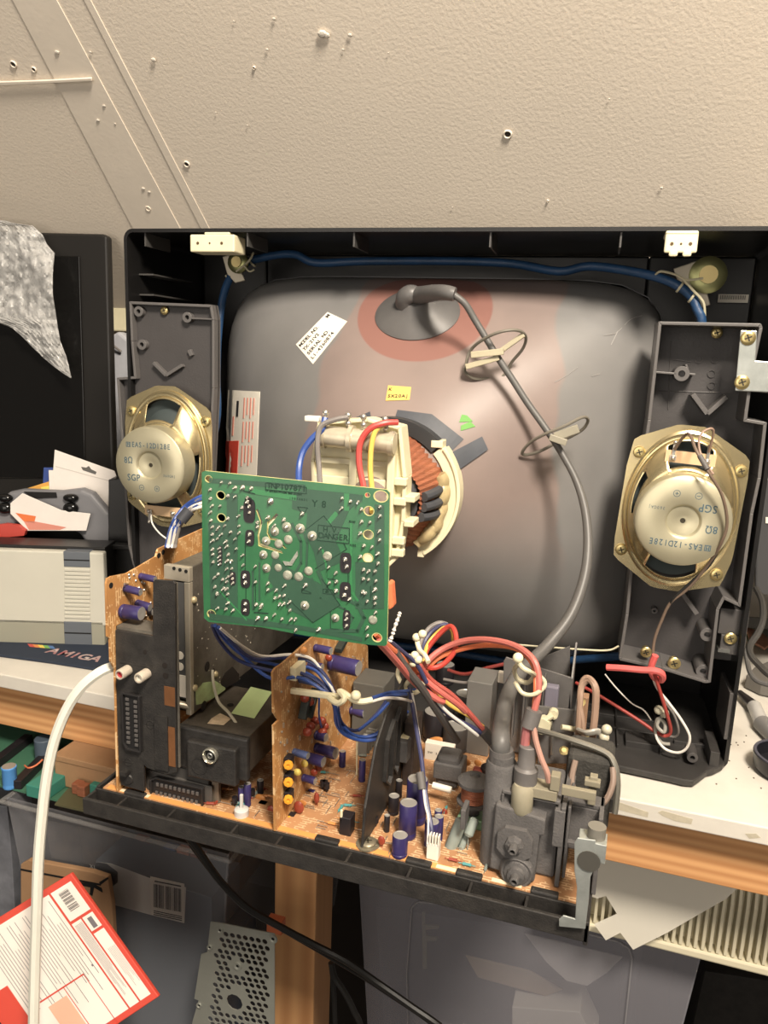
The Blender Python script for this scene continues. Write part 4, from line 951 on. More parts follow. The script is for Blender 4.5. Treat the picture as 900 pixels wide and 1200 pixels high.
mb = MB(); mb.box((x0, yb - .003, .7535), (x1, yb, .768)); mb.build('rear_rail', DUSTB, ch)
for px, py in ((150, 935), (385, 980), (490, 1010), (548, 1028), (638, 1046)):
    p = Q(px, py, .772); MB().box((p.x - .009, yf + .0150, .764), (p.x + .009, yf + .0205, .7718)).build('board_clip', DUSTB, ch, bevel=.001)
pc = thing('main_circuit_board', (-.19, .55, PZc), 'large tan main circuit board crowded with purple capacitors, lying in the black tray', 'circuit board')
MB().box((-.367, .4545, .7682), (-.003, .650, .770)).build('board_plate', PCB, pc)
MB().box((-.364, .4546, .7700), (-.07, .4600, .7701)).build('bare_strip', mat('bare_strip_orange', (232, 150, 72), .45), pc)
for a, b in (((138, 925), (170, 938)), ((510, 1018), (560, 1035)), ((575, 1035), (610, 1045)), ((640, 1050), (652, 1056))):
    p, q = Q(*a), Q(*b); MB().box((p.x, .4552, .7701), (q.x, .459, .7703)).build('white_print_bar', mat('print_cream', (226, 206, 170), .6), pc)
DM = V((0, 0, 1)); DX = V((1, 0, 0)); DY = V((0, 1, 0))
def scale_at(p): return dep(p) / 901
def elco(px, py, pyt, w, m=PURP, parent=None, name='electrolytic_capacitor', z=PZc):
    p = Q(px, py, z); h = PY(px, pyt, p.y).z - z; r = w * scale_at(p) / 2; h = max(h, r)
    mb = MB(); mb.lathe([(r * .93, 0), (r, r * .12), (r, h * .14), (r * .93, h * .17), (r, h * .2), (r, h - r * .12), (r * .93, h)], p, DM, 18, capb=False)
    mb.mat(1).lathe([(r * .93, h), (r * .80, h + .0001), (r * .78, h - .0002), (.0001, h - .0002)], p, DM, 18, capa=False, capb=False)
    return mb.build(name, [m, CTOP], parent or pc)
def lcap(px, py, px2, py2, w, x, m=PURP, parent=None, name='electrolytic_capacitor', y=None):
    # lying can: both ends on plane y
    p = PY(px, py, y); q = PY(px2, py2, y); r = w * scale_at(p) / 2; h = (q - p).length
    mb = MB(); mb.lathe([(r * .9, 0), (r, r * .15), (r, h * .14), (r * .92, h * .18), (r, h * .22), (r, h - r * .15), (r * .92, h)], p, q - p, 18, capb=False)
    mb.mat(1).lathe([(r * .92, h), (r * .78, h), (.0001, h - .0002)], p, q - p, 18, capa=False, capb=False)
    return mb.build(name, [m, CTOP], parent)
def disc(px, py, w, h, m, parent=None, y=None, z=PZc, name='dipped_capacitor', th=.3, tilt=0):
    p = PY(px, py, y); s = scale_at(p); M = Matrix.Translation(p) @ Matrix.Rotation(tilt, 4, 'Z') @ Matrix.Diagonal((w * s / 2, max(w, h) * s / 2 * th, h * s / 2, 1))
    mb = MB(); mb.ball((0, 0, 0), 1, 14, 9, M=M)
    zz = z; 
    if p.z - h * s / 2 > z:
        for dx in (-.3, .3): mb.cyl((p.x + dx * w * s / 2, p.y, z), (p.x + dx * w * s / 2, p.y, p.z - h * s * .3), .0003, n=5)
    return mb.build(name, m, parent or pc)
def boxc(px0, pyb, px1, pyt, y, d, m, name, parent=None, bevel=.0006, zb=None):
    mb = MB(); a = PY(px0, pyb, y); b = PY(px1, pyt, y); mb.box((a.x, y, zb if zb is not None else a.z), (b.x, y + d, b.z)); return mb.build(name, m, parent or pc, bevel=bevel)
# big purple cans right of the black heat sink plate
elco(487, 962, 912, 24.5); elco(477, 980, 940, 21); elco(468, 1002, 978, 18.5); elco(505, 990, 962, 17); elco(513, 984, 956, 11); elco(513, 964, 949, 9)
elco(461, 953, 932, 13, CAPB); elco(467, 934, 914, 8, CAPB); elco(453, 974, 955, 7, CAPB)
elco(283, 942, 922, 8, PURP); elco(290, 944, 918, 8.5, PURP); elco(305, 930, 914, 8, CAPB); elco(401, 898, 880, 8); elco(424, 915, 890, 8)
elco(521, 800, 778, 22, CAPB); elco(510, 868, 833, 30, CAPB)
elco(240, 960, 940, .1)if 0 else None
# square grey transformer, white ceramic resistor, others
t1 = boxc(509, 921, 538, 889, .548, .018, GREYD, 'driver_transformer', bevel=.0035)
boxc(507, 912, 541, 900, .546, .022, GREYD, 'transformer_core', bevel=.001)
wr = boxc(497, 892, 532, 876, .592, .007, PAPER, 'ceramic_resistor', bevel=.0006)
merge_text('resistor_marking', [(c_, frame(PY(502 + 3.1 * i, 881.5 + .6 * i, .5918), DX, -DY), .0018, .00005) for i, c_ in enumerate('5W 22R J')if c_ != ' '], INKB, wr)
mb = MB(); a, b = PY(507, 920, .530), PY(529, 926, .530); mb.cyl(a, b, .0026, n=14); mb.cyl(a - (b - a) * .2, b + (b - a) * .2, .0003, n=6); mb.build('axial_capacitor', PAPER, pc)
mb = MB(); a, b = PY(480, 889, .590), PY(502, 896, .590); mb.lathe([(.001, -.001), (.0026, .001), (.0022, .004), (.0022, .009), (.0027, .0115), (.001, .014)], a, b - a, 14); mb.build('axial_resistor', TEAL, pc)
disc(514, 870, 24, 14, OCAP, y=.615); disc(476, 898, 14, 14, OCAP, y=.585); disc(489, 886, 10, 12, OCAP, y=.6); disc(560, 894, 9, 8, OCAP, y=.58); disc(462, 925, 10, 16, OCAP, y=.55); disc(447, 985, 9, 12, RCAP, y=.463); disc(521, 955, 8, 17, RCAP, y=.52); disc(545, 893, 14, 10, OCAP, y=.57)
disc(350, 946, 13, 16, RCAP, y=.478); disc(318, 950, 11, 14, RCAP, y=.475); disc(371, 935, 7, 15, RCAP, y=.493); disc(294, 938, 9, 14, RCAP, y=.484); disc(305, 935, 14, 9, OCAP, y=.486); disc(355, 941, 9, 8, OCAP, y=.486)
# leaning grey power resistors
for a, b, r in (((528, 994), (541, 962), .0046), ((549, 978), (556, 961), .0034), ((540, 996), (547, 978), .0024)):
    p = PY(*a, .482); q = PY(*b, .488); mb = MB(); mb.lathe([(r * .6, -.0015), (r, 0), (r, (q - p).length), (r * .6, (q - p).length + .0015)], p, q - p, 16); mb.cyl((p.x, p.y, PZc), p, .0004, n=6); mb.build('power_resistor', RESG, pc)
# copper coil on green bobbin
cx = PY(553, 965, .515).x; cy = .515
mb = MB(); mb.box((cx - .010, cy - .008, PZc), (cx + .010, cy + .008, PZc + .008)); mb.build('coil_base', GLASSG, pc, bevel=.001)
mb = MB(); mb.cyl((cx, cy, PZc + .008), (cx, cy, PZc + .016), .005); mb.lathe([(.010, .016), (.0125, .0175), (.0125, .019), (.009, .019)], (cx, cy, PZc), DM, 24); mb.lathe([(.006, .031), (.0125, .0325), (.0125, .035), (.009, .0375), (.004, .039), (.0035, .037)], (cx, cy, PZc), DM, 24); mb.build('coil_bobbin', GREYD, pc)
mb = MB(); mb.lathe([(.0088, .019)] + [(.0088 + .0006 * (k % 2), .019 + .0007 * k) for k in range(1, 19)], (cx, cy, PZc), DM, 24, capa=False, capb=False); mb.build('coil_winding', COPPER, pc)
mb = MB(); q = Q(575, 925); mb.lathe([(.006, 0), (.006, .010), (.0075, .011), (.0075, .0125), (.0055, .0125), (.0055, .022), (.0075, .0225), (.0075, .025), (.005, .0265)], (q.x, .555, PZc), DM, 20); mb.build('small_coil', CAPB, pc)
mb = MB(); mb.lathe([(.0058, .013), (.0058, .0215)], (q.x, .555, PZc), DM, 20); mb.build('small_coil_winding', mat('coil_red', (186, 60, 30), .35), pc)
boxc(552, 930, 572, 905, .55, .006, RCAP, 'film_capacitor')
# trimmers
def trimmer(px, py, r=6.2):
    p = PY(px, py, .470 + (.0 if px > 320 else .006)); R = r * scale_at(p); mb = MB(); mb.box((p.x - R, p.y + .003, PZc), (p.x + R, p.y + .009, p.z + R * .9)); o = mb.build('trimmer_potentiometer', CAPB, pc, bevel=.0005)
    mb = MB(); mb.lathe([(R * .95, 0), (R * .9, .002), (R * .35, .0022), (R * .3, .0008), (.0001, .0008)], p + DY * .003, -DY, 8, smooth=False, capb=False); o2 = mb.build('trimmer_wheel', TRIM, pc); o2.parent = o
for a in ((304, 956), (337, 963)): trimmer(*a, r=5.4)
mb = MB(); p = Q(283, 955, PZc); mb.lathe([(.0055, 0), (.0055, .005), (.003, .006)], p, DM, 12); mb.box((p.x - .0012, p.y - .001, PZc + .005), (p.x + .0012, p.y + .001, PZc + .017)); mb.build('adjusting_spindle', mat('spindle_grey', (196, 192, 186), .5), pc, bevel=.0004)
boxc(397, 984, 411, 960, .466, .010, CAPB, 'power_transistor'); boxc(398, 965, 401, 950, .466, .002, CREAM, 'transistor_tab')
mb = MB()
mb.box((PY(499, 1010, .462).x, .462, PZc), (PY(513, 1010, .462).x, .469, PZc + .012)); cn = mb.build('plug_socket', PAPER, pc, bevel=.0005)
mb = MB()
for k in range(4): mb.box((PY(499, 1010, .462).x + .0015 + k * .002, .4615, PZc + .012), (PY(499, 1010, .462).x + .0025 + k * .002, .466, PZc + .019))
mb.each('socket_latch', PAPER, pc, bevel=.0002)
# rows of small parts scattered where the photo shows them
random.seed(11)
def tiny(px, py, kind, y=None):
    p = Q(px, py); s = scale_at(p)
    mb = MB()
    if kind == 'j':                                     # wire jumper
        a = random.choice((0, pi / 2)); d = V((cos(a), sin(a), 0)) * random.uniform(.003, .006); mb.tube([p - d, p - d + DM * .0012, p + d + DM * .0012, p + d], .0003, 5, 1); return mb.build('wire_jumper', SOLD, pc)
    if kind == 'r':
        a = random.choice((0, pi / 2, .3)); d = V((cos(a), sin(a), 0)); q = p + DM * .0016; mb.lathe([(.0003, -.006), (.0003, -.003), (.0012, -.0029), (.0010, -.001), (.0010, .001), (.0012, .0029), (.0003, .003), (.0003, .006)], q, d, 8); return mb.build('resistor', random.choice((OCAP, TEAL, RESG, RCAP)), pc)
    if kind == 't':
        mb.lathe([(.0022, .003), (.0022, .0075)], p, DM, 10); mb.cyl(p, p + DM * .003, .0008, n=5); return mb.build('transistor', CAPB, pc)
for x, y in ((383, 928), (381, 925), (440, 968), (378, 925)): tiny(x, y, 't')
for k in range(34): tiny(random.uniform(345, 425), random.uniform(900, 975), 'j')
for k in range(14): tiny(random.uniform(375, 425), random.uniform(880, 975), 'r')
for k in range(10): tiny(random.uniform(440, 470), random.uniform(945, 1000), 'j')
for k in range(14): tiny(random.uniform(255, 320), random.uniform(925, 960), 'j' if k % 2 else 'r')
for k in range(18): tiny(random.uniform(520, 575), random.uniform(930, 1020), 'j' if k % 3 else 'r')
for k in range(10): tiny(random.uniform(245, 300), random.uniform(895, 945), 't' if k % 3 else 'r')
disc(285, 915, 9, 12, CAPB, y=.51); boxc(270, 925, 290, 880, .53, .02, CAPB, 'filter_block'); boxc(300, 905, 308, 865, .54, .006, CAPB, 'filter_can'); 
boxc(248, 955, 256, 905, .468, .004, mat('bracket_dusty', (120, 108, 92), .5, metal=.4), 'metal_strap')
# second row back: dark blocks and transformers
boxc(397, 830, 455, 812, .640, .03, GREYD, 'relay', bevel=.001) if 0 else None
mb = MB(); a = PY(413, 812, .60); b = PY(455, 806, .60); mb.box((a.x, .60, PZc + .0), (b.x - .004, .634, b.z)); mb.build('grey_relay', mat('relay_grey', (86, 84, 78), .6, var=.1), pc, bevel=.001)
mb = MB(); a = PY(545, 880, .625); b = PY(582, 805, .625); mb.box((a.x, .615, PZc), (b.x - .002, .650 - .002, b.z + .006)); mb.build('transformer_block', mat('smooth_grey', (104, 102, 98), .45, var=.08), pc, bevel=.0008)
boxc(582, 868, 596, 830, .63, .012, mat('salmon_film', (196, 140, 118), .5), 'film_capacitor'); boxc(583, 800, 596, 790, .64, .006, PAPER, 'film_capacitor'); 
for (px, py, w) in ((545, 812, 26), (533, 850, 30)): elco(px, py + 28, py, w, mat('dark_can', (58, 54, 52), .5)) if py + 28 < 880 else None
boxc(440, 900, 462, 876, .615, .02, CAPB, 'power_regulator') ; boxc(486, 875, 500, 845, .632, .012, DUSTB, 'regulator_case'); boxc(410, 860, 440, 835, .64, .008, CAPB, 'regulator_case')
disc(462, 905, 18, 13, mat('brown_disc', (150, 96, 60), .5), y=.575); disc(455, 885, 16, 12, mat('brown_disc', ()), y=.6)
# ---------------------------------------------------------------- black fin plate with recessed window
XH = -.1535
hp = [PX(x, y, XH) for x, y in ((421, 993), (424, 925), (431, 885), (446, 858), (468, 843), (476, 848), (484, 905), (470, 940), (440, 985), (435, 997))]
hp = [V((XH, y, z)) for y, z in ((.456, .7705), (.459, .800), (.478, .838), (.500, .852), (.545, .862), (.556, .859), (.558, .800), (.545, .7705))]
mb = MB(); mb.prism(hp, (.0022, 0, 0)); mb.build('black_fin_plate', DUSTB, pc, bevel=.0008)
mb = MB(); w = [V((XH + .0022, y, z)) for y, z in ((.496, .800), (.499, .832), (.514, .842), (.514, .795), (.508, .790))]; mb.rim(w, (.003, 0, 0), .0014); w2 = [V((XH + .0022, y, z)) for y, z in ((.516, .800), (.519, .838), (.530, .845), (.530, .795), (.525, .790))]; mb.rim(w2, (.003, 0, 0), .0014); mb.build('pressed_rim', DUSTB, pc)
mb = MB(); p = Q(430, 990, .7712); mb.lathe([(.0085, 0), (.0085, .001)], V((p.x, .462, .770)), DM, 20); screw(mb, V((p.x, .462, .7712)), DM, .0058, .002); mb.build('fixing_screw', [mat('screw_dull', (150, 140, 116), .4, metal=.6), SCRD, SCRD], pc)
mb = MB(); mb.box((XH + .003, .545, .770), (XH + .012, .57, .825)); mb.build('power_module', mat('module_brown', (58, 46, 40), .6, var=.3, vscale=80), pc, bevel=.001)
# ---------------------------------------------------------------- flyback transformer
fy = .468
S_ = GREYD
fb_ = MB(); a = PY(578, 1008, fy); b = PY(634, 925, fy)
fb_.box((-.0575, fy + .004, .7705), (-.0215, .520, .8255)); fbt = fb_.build('flyback_transformer', S_, pc, bevel=.002)
mb = MB(); xa = PY(581, 935, fy).x; mb.prism([(xa, fy - .006, .7745), (xa + .030, fy - .006, .7715), (xa + .031, fy - .006, .806), (xa + .034, fy - .006, .807), (xa + .034, fy - .006, .8185), (xa + .022, fy - .006, .8200), (xa + .001, fy - .006, .8225)], (0, .012, 0)); sub(mb, 'focus_housing', S_, fbt, bevel=.0012)
for px, py, rr, dk in ((604, 985, .0105, 0), (606, 1019, .0095, 1)):
    p = PY(px, py, fy - .006); mb = MB()
    if not dk: mb.prism([p + V((sx * .0115, 0, sz * .0115)) * 1 for sx, sz in ((-1, .5), (-.6, .9), (.6, .9), (1.0, .3), (1, -.6), (.5, -1), (-.5, -1), (-1, -.5))], (0, -.004, 0)); mb.lathe([(.0062, .004), (.0060, .0065), (.0045, .007), (.0042, .0075), (.0030, .0078), (.0030, .013), (.0018, .0135), (.0017, .0095)], p, -DY, 8, smooth=False, capb=False)
    else: mb.lathe([(.0115, 0), (.0113, .003), (.0100, .0045), (.0085, .004), (.0080, .005), (.0060, .0055), (.0055, .008), (.0030, .0085), (.0030, .0135), (.0018, .014), (.0017, .010)], p, -DY, 28, capb=False)
    sub(mb, 'adjusting_knob', GREYD, fbt)
    mb = MB(); mb.lathe([(.0017, 0), (.0001, .0001)], p - DY * .0105, -DY, 8); sub(mb, 'knob_slot', DARK, fbt)
for k in range(14):
    a_ = 2 * pi * k / 14; p = PY(606, 1019, fy - .006) + V((cos(a_) * .0078, -.0045, sin(a_) * .0078)); mb = MB(); mb.box(p - V((.0005,) * 3), p + V((.0005,) * 3)); sub(mb, 'knob_tooth', GREYD, fbt) if k < 8 else None
mb = MB(); mb.lathe([(.0105, 0), (.0105, .073), (.0095, .075)], (-.0625, fy + .010, .7705), DM, 28, sy=1); mb.lathe([(.0085, .073), (.0085, .080)], (-.0625, fy + .010, .7705), DM, 28); sub(mb, 'winding_housing', GREYD, fbt)
cxl = PY(587, 885, .478); mb = MB(); mb.ringz((cxl.x, .478, cxl.z - .013), DM, .0060, .0090, .008, 24); mb.ringz((cxl.x, .478, cxl.z - .005), DM, .0060, .0080, .010, 24); sub(mb, 'lead_collar', GREYR, fbt)
mb = MB(); p = PY(611, 940, fy - .004); mb.lathe([(.0062, -.011), (.0072, -.009), (.0074, .006), (.0060, .009)], p + V((0, .004, .002)), DM, 20); sub(mb, 'lead_boot', mat('boot_beige', (150, 142, 118), .5, var=.1), fbt)
DGB = mat('dusty_beige_plastic', (134, 126, 104), .65, var=.1)
mb = MB(); mb.box((p.x - .006, fy - .002, .829), (p.x + .022, fy + .012, .837)); mb.box((p.x + .017, fy - .002, .8375), (p.x + .023, fy + .006, .848)); sub(mb, 'terminal_arm', DGB, fbt, bevel=.0006)
mb = MB(); mb.lathe([(.0062, 0), (.0078, .0006), (.0078, .010), (.0062, .0115), (.0058, .012), (.0056, .026), (.0050, .0265)], (p.x + .0005, fy + .004, .8365), DM, 22); sub(mb, 'wire_sleeve', GREYR, fbt)
mb = MB()
mb.box((-.0590, fy - .002, .8285), (-.0215, fy + .006, .831)); mb.box((-.0205, fy - .004, .7705), (-.0175, .520, .828)); mb.box((-.0165, fy + .002, .774), (-.0145, .515, .826)); mb.box((-.0245, fy - .0045, .800), (-.0175, fy + .006, .826)); mb.box((-.0595, fy - .002, .780), (-.0577, fy + .004, .8285)); 
sub(mb, 'frame_plate', GREYD, fbt, bevel=.0006)
mb = MB(); mb.box((-.0875, fy + .006, .790), (-.084, fy + .02, .805)); sub(mb, 'side_lug', GREYD, fbt, bevel=.0006)
# clamp frame right of it with ferrite core, clips and beige hook
fr = MB(); fr.box((-.020, .480, .822), (.006, .492, .8255)); fr.box((-.020, .480, .790), (.006, .484, .822)); fr.box((.003, .465, .7705), (.006, .492, .8255)); fr.box((-.0165, .470, .800), (-.004, .474, .8015))
fr.build('core_clamp_frame', GREYD, pc, bevel=.0008)
mb = MB(); mb.box((-.022, .512, .786), (.010, .545, .842)); mb.build('ferrite_core', mat('dusty_ferrite', (58, 56, 52), .85, var=.25, vscale=120, bump=.5, bscale=400), pc, bevel=.004)
mb = MB(); mb.tube([V((-.045, .530, .846)), V((-.025, .522, .848)), V((.002, .516, .846)), V((.010, .512, .840)), V((.0135, .510, .826)), V((.0135, .508, .806))], .0022, 8); mb.build('core_spring', mat('spring_dull', (140, 136, 124), .4, metal=.6), pc)
mb = MB(); mb.box((-.005, .478, .826), (.0, .484, .846)); mb.box((-.008, .476, .840), (.002, .482, .844)); mb.box((-.0215, .466, .836), (.0, .470, .842)); mb.build('beige_hook', DGB, pc, bevel=.0005)
core = wire('insulated_wire', 'brown sleeved wire looping over the dusty ferrite core', [V((-.016, .511, .838)), V((-.017, .504, .826)), V((-.012, .50, .817)), V((-.003, .498, .813)), V((.006, .500, .818)), V((.010, .505, .829)), V((.009, .511, .838))], .0021, mat('dusty_brown_sleeve', (134, 112, 98), .6))
# ---------------------------------------------------------------- zinc bracket standing at the front right corner
zb_ = thing('support_bracket', (.0, .445, .75), 'grey zinc bracket standing upright on the front right corner of the tray', 'bracket')
yz = .4365
op = [(673, 988), (677, 982), (698, 985), (697, 1018), (692, 1028), (690, 1055), (686, 1089), (655, 1086), (655, 1078), (660, 1073), (674, 1077), (676, 1040), (673, 1020)]
P = [PY(x, y, yz - .002) for x, y in op]
mb = MB(); mb.prism(P, (0, .0012, 0)); mb.build('bracket_plate', STEEL, zb_, bevel=.0004)
mb = MB(); p = PY(690, 1009, yz - .002); mb.lathe([(.0068, .0), (.0068, .0006)], p + DY * -.0001, -DY, 20); mb.build('bracket_hole', mat('hole_grey', (70, 68, 62), .6), zb_)
a = PY(678, 984, yz); mb = MB(); mb.box((a.x, yz - .001, a.z - .012), (a.x + .0165, yz + .012, a.z + .0005)); mb.build('bracket_flange', STEEL, zb_, bevel=.0004)
mb = MB(); mb.cyl((a.x + .010, yz + .006, a.z), (a.x + .010, yz + .006, a.z + .008), .0055, n=18); mb.build('bracket_boss', mat('boss_dull', (130, 126, 116), .5, metal=.3), zb_)
# ---------------------------------------------------------------- heat sinks at the rear
def vplate(px_list, y, th, name, parent=pc, m=HS, bevel=.0005):
    mb = MB(); mb.prism([PY(x, yy, y) for x, yy in px_list], (0, th, 0)); return mb.build(name, m, parent, bevel=bevel)
vplate([(590, 880), (590, 775), (593, 770), (669, 794), (669, 890)], .628, .0018, 'heat_sink_plate')
xr = PY(669, 794, .628).x
mb = MB(); mb.prism([(xr, .628, .771), (xr, .628, PY(669, 795, .628).z), (xr, .650, PY(672, 757, .65).z + .004), (xr, .650, .771)], (.0018, 0, 0)); mb.build('heat_sink_plate', HS, pc, bevel=.0004)
vplate([(600, 850), (600, 785), (668, 757), (668, 850)], .6515, .0016, 'heat_sink_plate')
for k in range(4): x = PY(600 + k * 11, 850, .62).x; MB().box((x, .618, .79), (x + .0012, .628, .850)).build('heat_sink_fin', HS, pc)
vplate([(630, 895), (630, 827), (673, 832), (673, 895)], .590, .0018, 'heat_sink_plate')
x3 = PY(673, 832, .590).x; MB().box((x3, .590, .771), (x3 + .0018, .625, PY(673, 832, .59).z)).build('heat_sink_plate', HS, pc, bevel=.0004)
boxc(635, 850, 655, 806, .617, .008, mat('module_violet', (112, 108, 122), .5), 'power_transistor', bevel=.0015)
mb = MB(); p = PY(636, 850, .582); mb.cyl(p + DY * -.003, p + DY * .006, .0065, n=16); q = PY(648, 838, .584); mb.cyl(q, q + DY * .006, .004, n=10); mb.cyl(p + DM * .004, q, .0025, n=8); mb.build('nylon_fastener', CREAMD, pc)
vplate([(645, 885), (646, 845), (648, 845), (648, 885)], .586, .001, 'wire_pin', m=SILV)
mb = MB(); mb.cyl(PY(658, 852, .580), PY(676, 855, .585), .0022, n=10); mb.build('nylon_fastener', CREAMD, pc)
for px, py in ((661, 880), (694, 880), (681, 823), (690, 860)):
    p = PY(px, py, .575 if py > 870 else .61); mb = MB(); mb.lathe([(.0038, 0), (.0038, .0008), (.002, .0018)], p, V((0, -.6, .8)), 12); mb.build('board_screw', SCR, pc)
mb = MB(); mb.box((PY(676, 900, .585).x, .575, .771), (PY(706, 900, .585).x, .600, PY(690, 882, .575).z - .002)); mb.build('terminal_block', DUSTB, pc, bevel=.001)
boxc(672, 862, 690, 818, .618, .01, mat('tan_block', (150, 112, 84), .6), 'film_capacitor')
# ================================================================= upright board at the left with the black jack panel
XA = -.352
ab = thing('side_circuit_board', (XA, .53, .77), 'tan upright circuit board at the left end of the tray, behind the black socket panel', 'circuit board')
oA = [(138.5, 926), (135, 785), (130, 775), (129, 748), (126, 746), (124.7, 684), (126, 678), (131, 675.5), (148.7, 672), (163, 664), (183, 652), (184.7, 646), (186, 643), (236.7, 620), (250, 615)]
P = [PX(x, y, XA) for x, y in oA]; P[0].z = .7705; P.append(V((XA, P[-1].y, .7705)))
mb = MB(); mb.prism(P, (-.0016, 0, 0)); mb.build('board_plate', [PCBV], ab)
mb = MB(); 
for x, y in ((130, 686), (186, 651), (181 + 10, 647)): p = PX(x, y, XA); mb.cyl(p, p + V((.0003, 0, 0)), .0022, n=12)
mb.each('mounting_hole', DARK, ab)
def axc(x0, y0, x1, y1, w, y, m=PURP, par=ab): return lcap(x0, y0, x1, y1, w, 0, m, par, y=PX(x0, y0, XA).y)
axc(143, 716, 166, 719, 17, .480); axc(146, 689, 165, 694, 9, .485); axc(164, 675, 182, 679, 8, .505); axc(160, 707, 176, 712, 10, .49); axc(174, 716, 180, 717, 9, .475, CAPB)
mb = MB(); mb.tube([PX(146, 688, XA + .001), PX(146, 684, XA + .006), PY(160, 684, .5), PY(175, 676, .51)], .0005, 5); mb.build('component_lead', SOLD, ab)
random.seed(2)
for k in range(22):
    p = PX(random.uniform(150, 178), random.uniform(672, 735), XA); mb = MB(); mb.ball(p, .0011, 6, 5); mb.build('solder_spot', SOLD, ab)
jp = MB(); yj = .4550
oj = [(135, 738), (179, 746), (179, 682), (181, 679.5), (203, 681), (205, 684), (206, 828), (206, 838), (207, 905), (195, 908), (172, 900), (169, 897), (168, 897), (169, 928), (142, 920), (138, 905)]
P = [PY(x, y, yj) for x, y in oj]
jp.prism(P, (0, .0025, 0)); 
jack = jp.build('socket_panel', DUSTB, ab, bevel=.0008)
mb = MB(); a, b = PY(136, 900, yj), PY(179, 743, yj); mb.box((a.x, yj + .0025, PY(140, 918, yj).z), (a.x + .003, yj + .012, b.z + .0005)); mb.box((a.x, yj + .0025, b.z - .002), (b.x, yj + .022, b.z + .0005)); mb.box((PY(203, 700, yj).x, yj + .0025, .80), (PY(205, 700, yj).x, yj + .004, PY(205, 684, yj).z)); sub(mb, 'panel_side', mat('panel_dusty_top', (96, 90, 80), .7, var=.2, vscale=80), jack)
mb = MB(); a, b = PY(193, 826, yj), PY(205, 806, yj); mb.box((a.x, yj - .0003, a.z), (b.x, yj + .0002, b.z)); a, b = PY(197, 897, yj), PY(205, 853, yj); mb.box((a.x, yj - .0003, a.z), (b.x, yj + .0002, b.z)); 
for o_ in mb.each('cut_out', mat('slot_tan', (120, 72, 34), .6, var=.3), ab): o_.parent = jack
mb = MB()
for x, y, r in ((170, 764, 2.6), (193, 780, 3.5), (194, 792, 3.8)): p = PY(x, y, yj - .0002); mb.cyl(p, p - DY * .0002, r * scale_at(p), n=14)
for o_ in mb.each('panel_hole', mat('hole_dark', (30, 22, 18), .8), ab): o_.parent = jack
mb = MB()
for x, y in ((176, 849), (150, 893)): p = PY(x, y, yj); mb.ringz(p, -DY, .0028, .0034, .0004, 18); mb.box((p.x - .0045, yj - .0004, p.z - .0003), (p.x + .0045, yj, p.z + .0003))
mb.box((PY(141, 775, yj).x, yj - .0005, PY(141, 776, yj).z), (PY(178, 775, yj).x, yj, PY(141, 774, yj).z)); a = PY(149, 905, yj); mb.box((a.x - .002, yj - .006, a.z), (a.x + .003, yj, a.z + .003)); mb.lathe([(.0045, .0), (.004, .001)], PY(150, 913, yj), -DY, 16)
a, b = PY(183, 900, yj), PY(197, 840, yj); mb.box((a.x, yj - .0014, a.z), (b.x, yj, b.z))
[setattr(o_, 'parent', jack) for o_ in mb.each('moulded_symbol', DUSTB, ab)]
for x, y, c in ((150, 785, mat('rca_red', (196, 56, 60), .4)), (172, 789, mat('rca_white', (206, 200, 184), .4))):
    p = PY(x, y, yj); mb = MB(); mb.lathe([(.0040, 0), (.0040, .0098), (.0035, .0105), (.0027, .0105), (.0025, .0083)], p, -DY, 22, capb=False); o_ = mb.build('phono_socket', mat('socket_sleeve', (176, 164, 146), .5, var=.1), ab); o_.parent = jack
    mb = MB(); mb.lathe([(.0028, .0085), (.0025, .0092), (.0016, .0092), (.0014, .0080), (.0001, .0080)], p, -DY, 18, capa=False, capb=False); sub(mb, 'socket_insert', c, jack)
def scart(cx, cy, y, rot, par, frame_part=None):
    c = PY(cx, cy, y); M = Matrix.Translation(c) @ Matrix.Rotation(radians(90), 4, 'X') @ Matrix.Rotation(radians(rot), 4, 'Z')   # local x = long
    Lh, Hh = .0232, (.0100 if rot == 0 else .0080)
    o = [(-Lh, -Hh + .001), (-Lh + .001, -Hh), (Lh - .001, -Hh), (Lh, -Hh + .001), (Lh, Hh - .001), (Lh - .001, Hh), (-Lh + .005, Hh), (-Lh, Hh - .003)]
    mb = MB(M); mb.rim([(x, yy, 0) for x, yy in o], (0, 0, .0035), .0013); ob_ = mb.build('scart_socket', mat('scart_black', (40, 38, 38), .45), par, bevel=.0003)
    mb = MB(M); mb.prism([(x * .99, yy * .97, .0) for x, yy in o], (0, 0, .0014)); o2 = mb.build('socket_face', mat('scart_face', (28, 27, 28), .5), par); 
    pins = MB(M)
    for r in (-1, 1):
        for k in range(10): x = -.0180 + k * .0039 + (.0008 if r > 0 else 0); pins.box((x - .0011, r * .0036 - .0014, .0014), (x + .0011, r * .0036 + .0014, .0026))
    for o3 in pins.each('pin_slot', mat('pin_slot', (84, 80, 78), .5), par, bevel=.0002): o3.name = 'pin_slot'
    return ob_
scart(156.5, 845, yj, 90, ab)
sb = boxc(171, 938, 244, 905, .4660, .02, mat('scart_body', (60, 57, 54), .6, var=.1), 'scart_body', pc, bevel=.001)
mb = MB(); P = [PY(x, y, .4645) for x, y in ((172, 902), (248, 922), (248, 952), (243, 950), (172, 931))]; mb.prism(P, (0, .002, 0)); mb.build('socket_bezel', mat('scart_bezel', (72, 68, 64), .6), pc, bevel=.0008)
scart(209, 928, .4640, 0, pc)
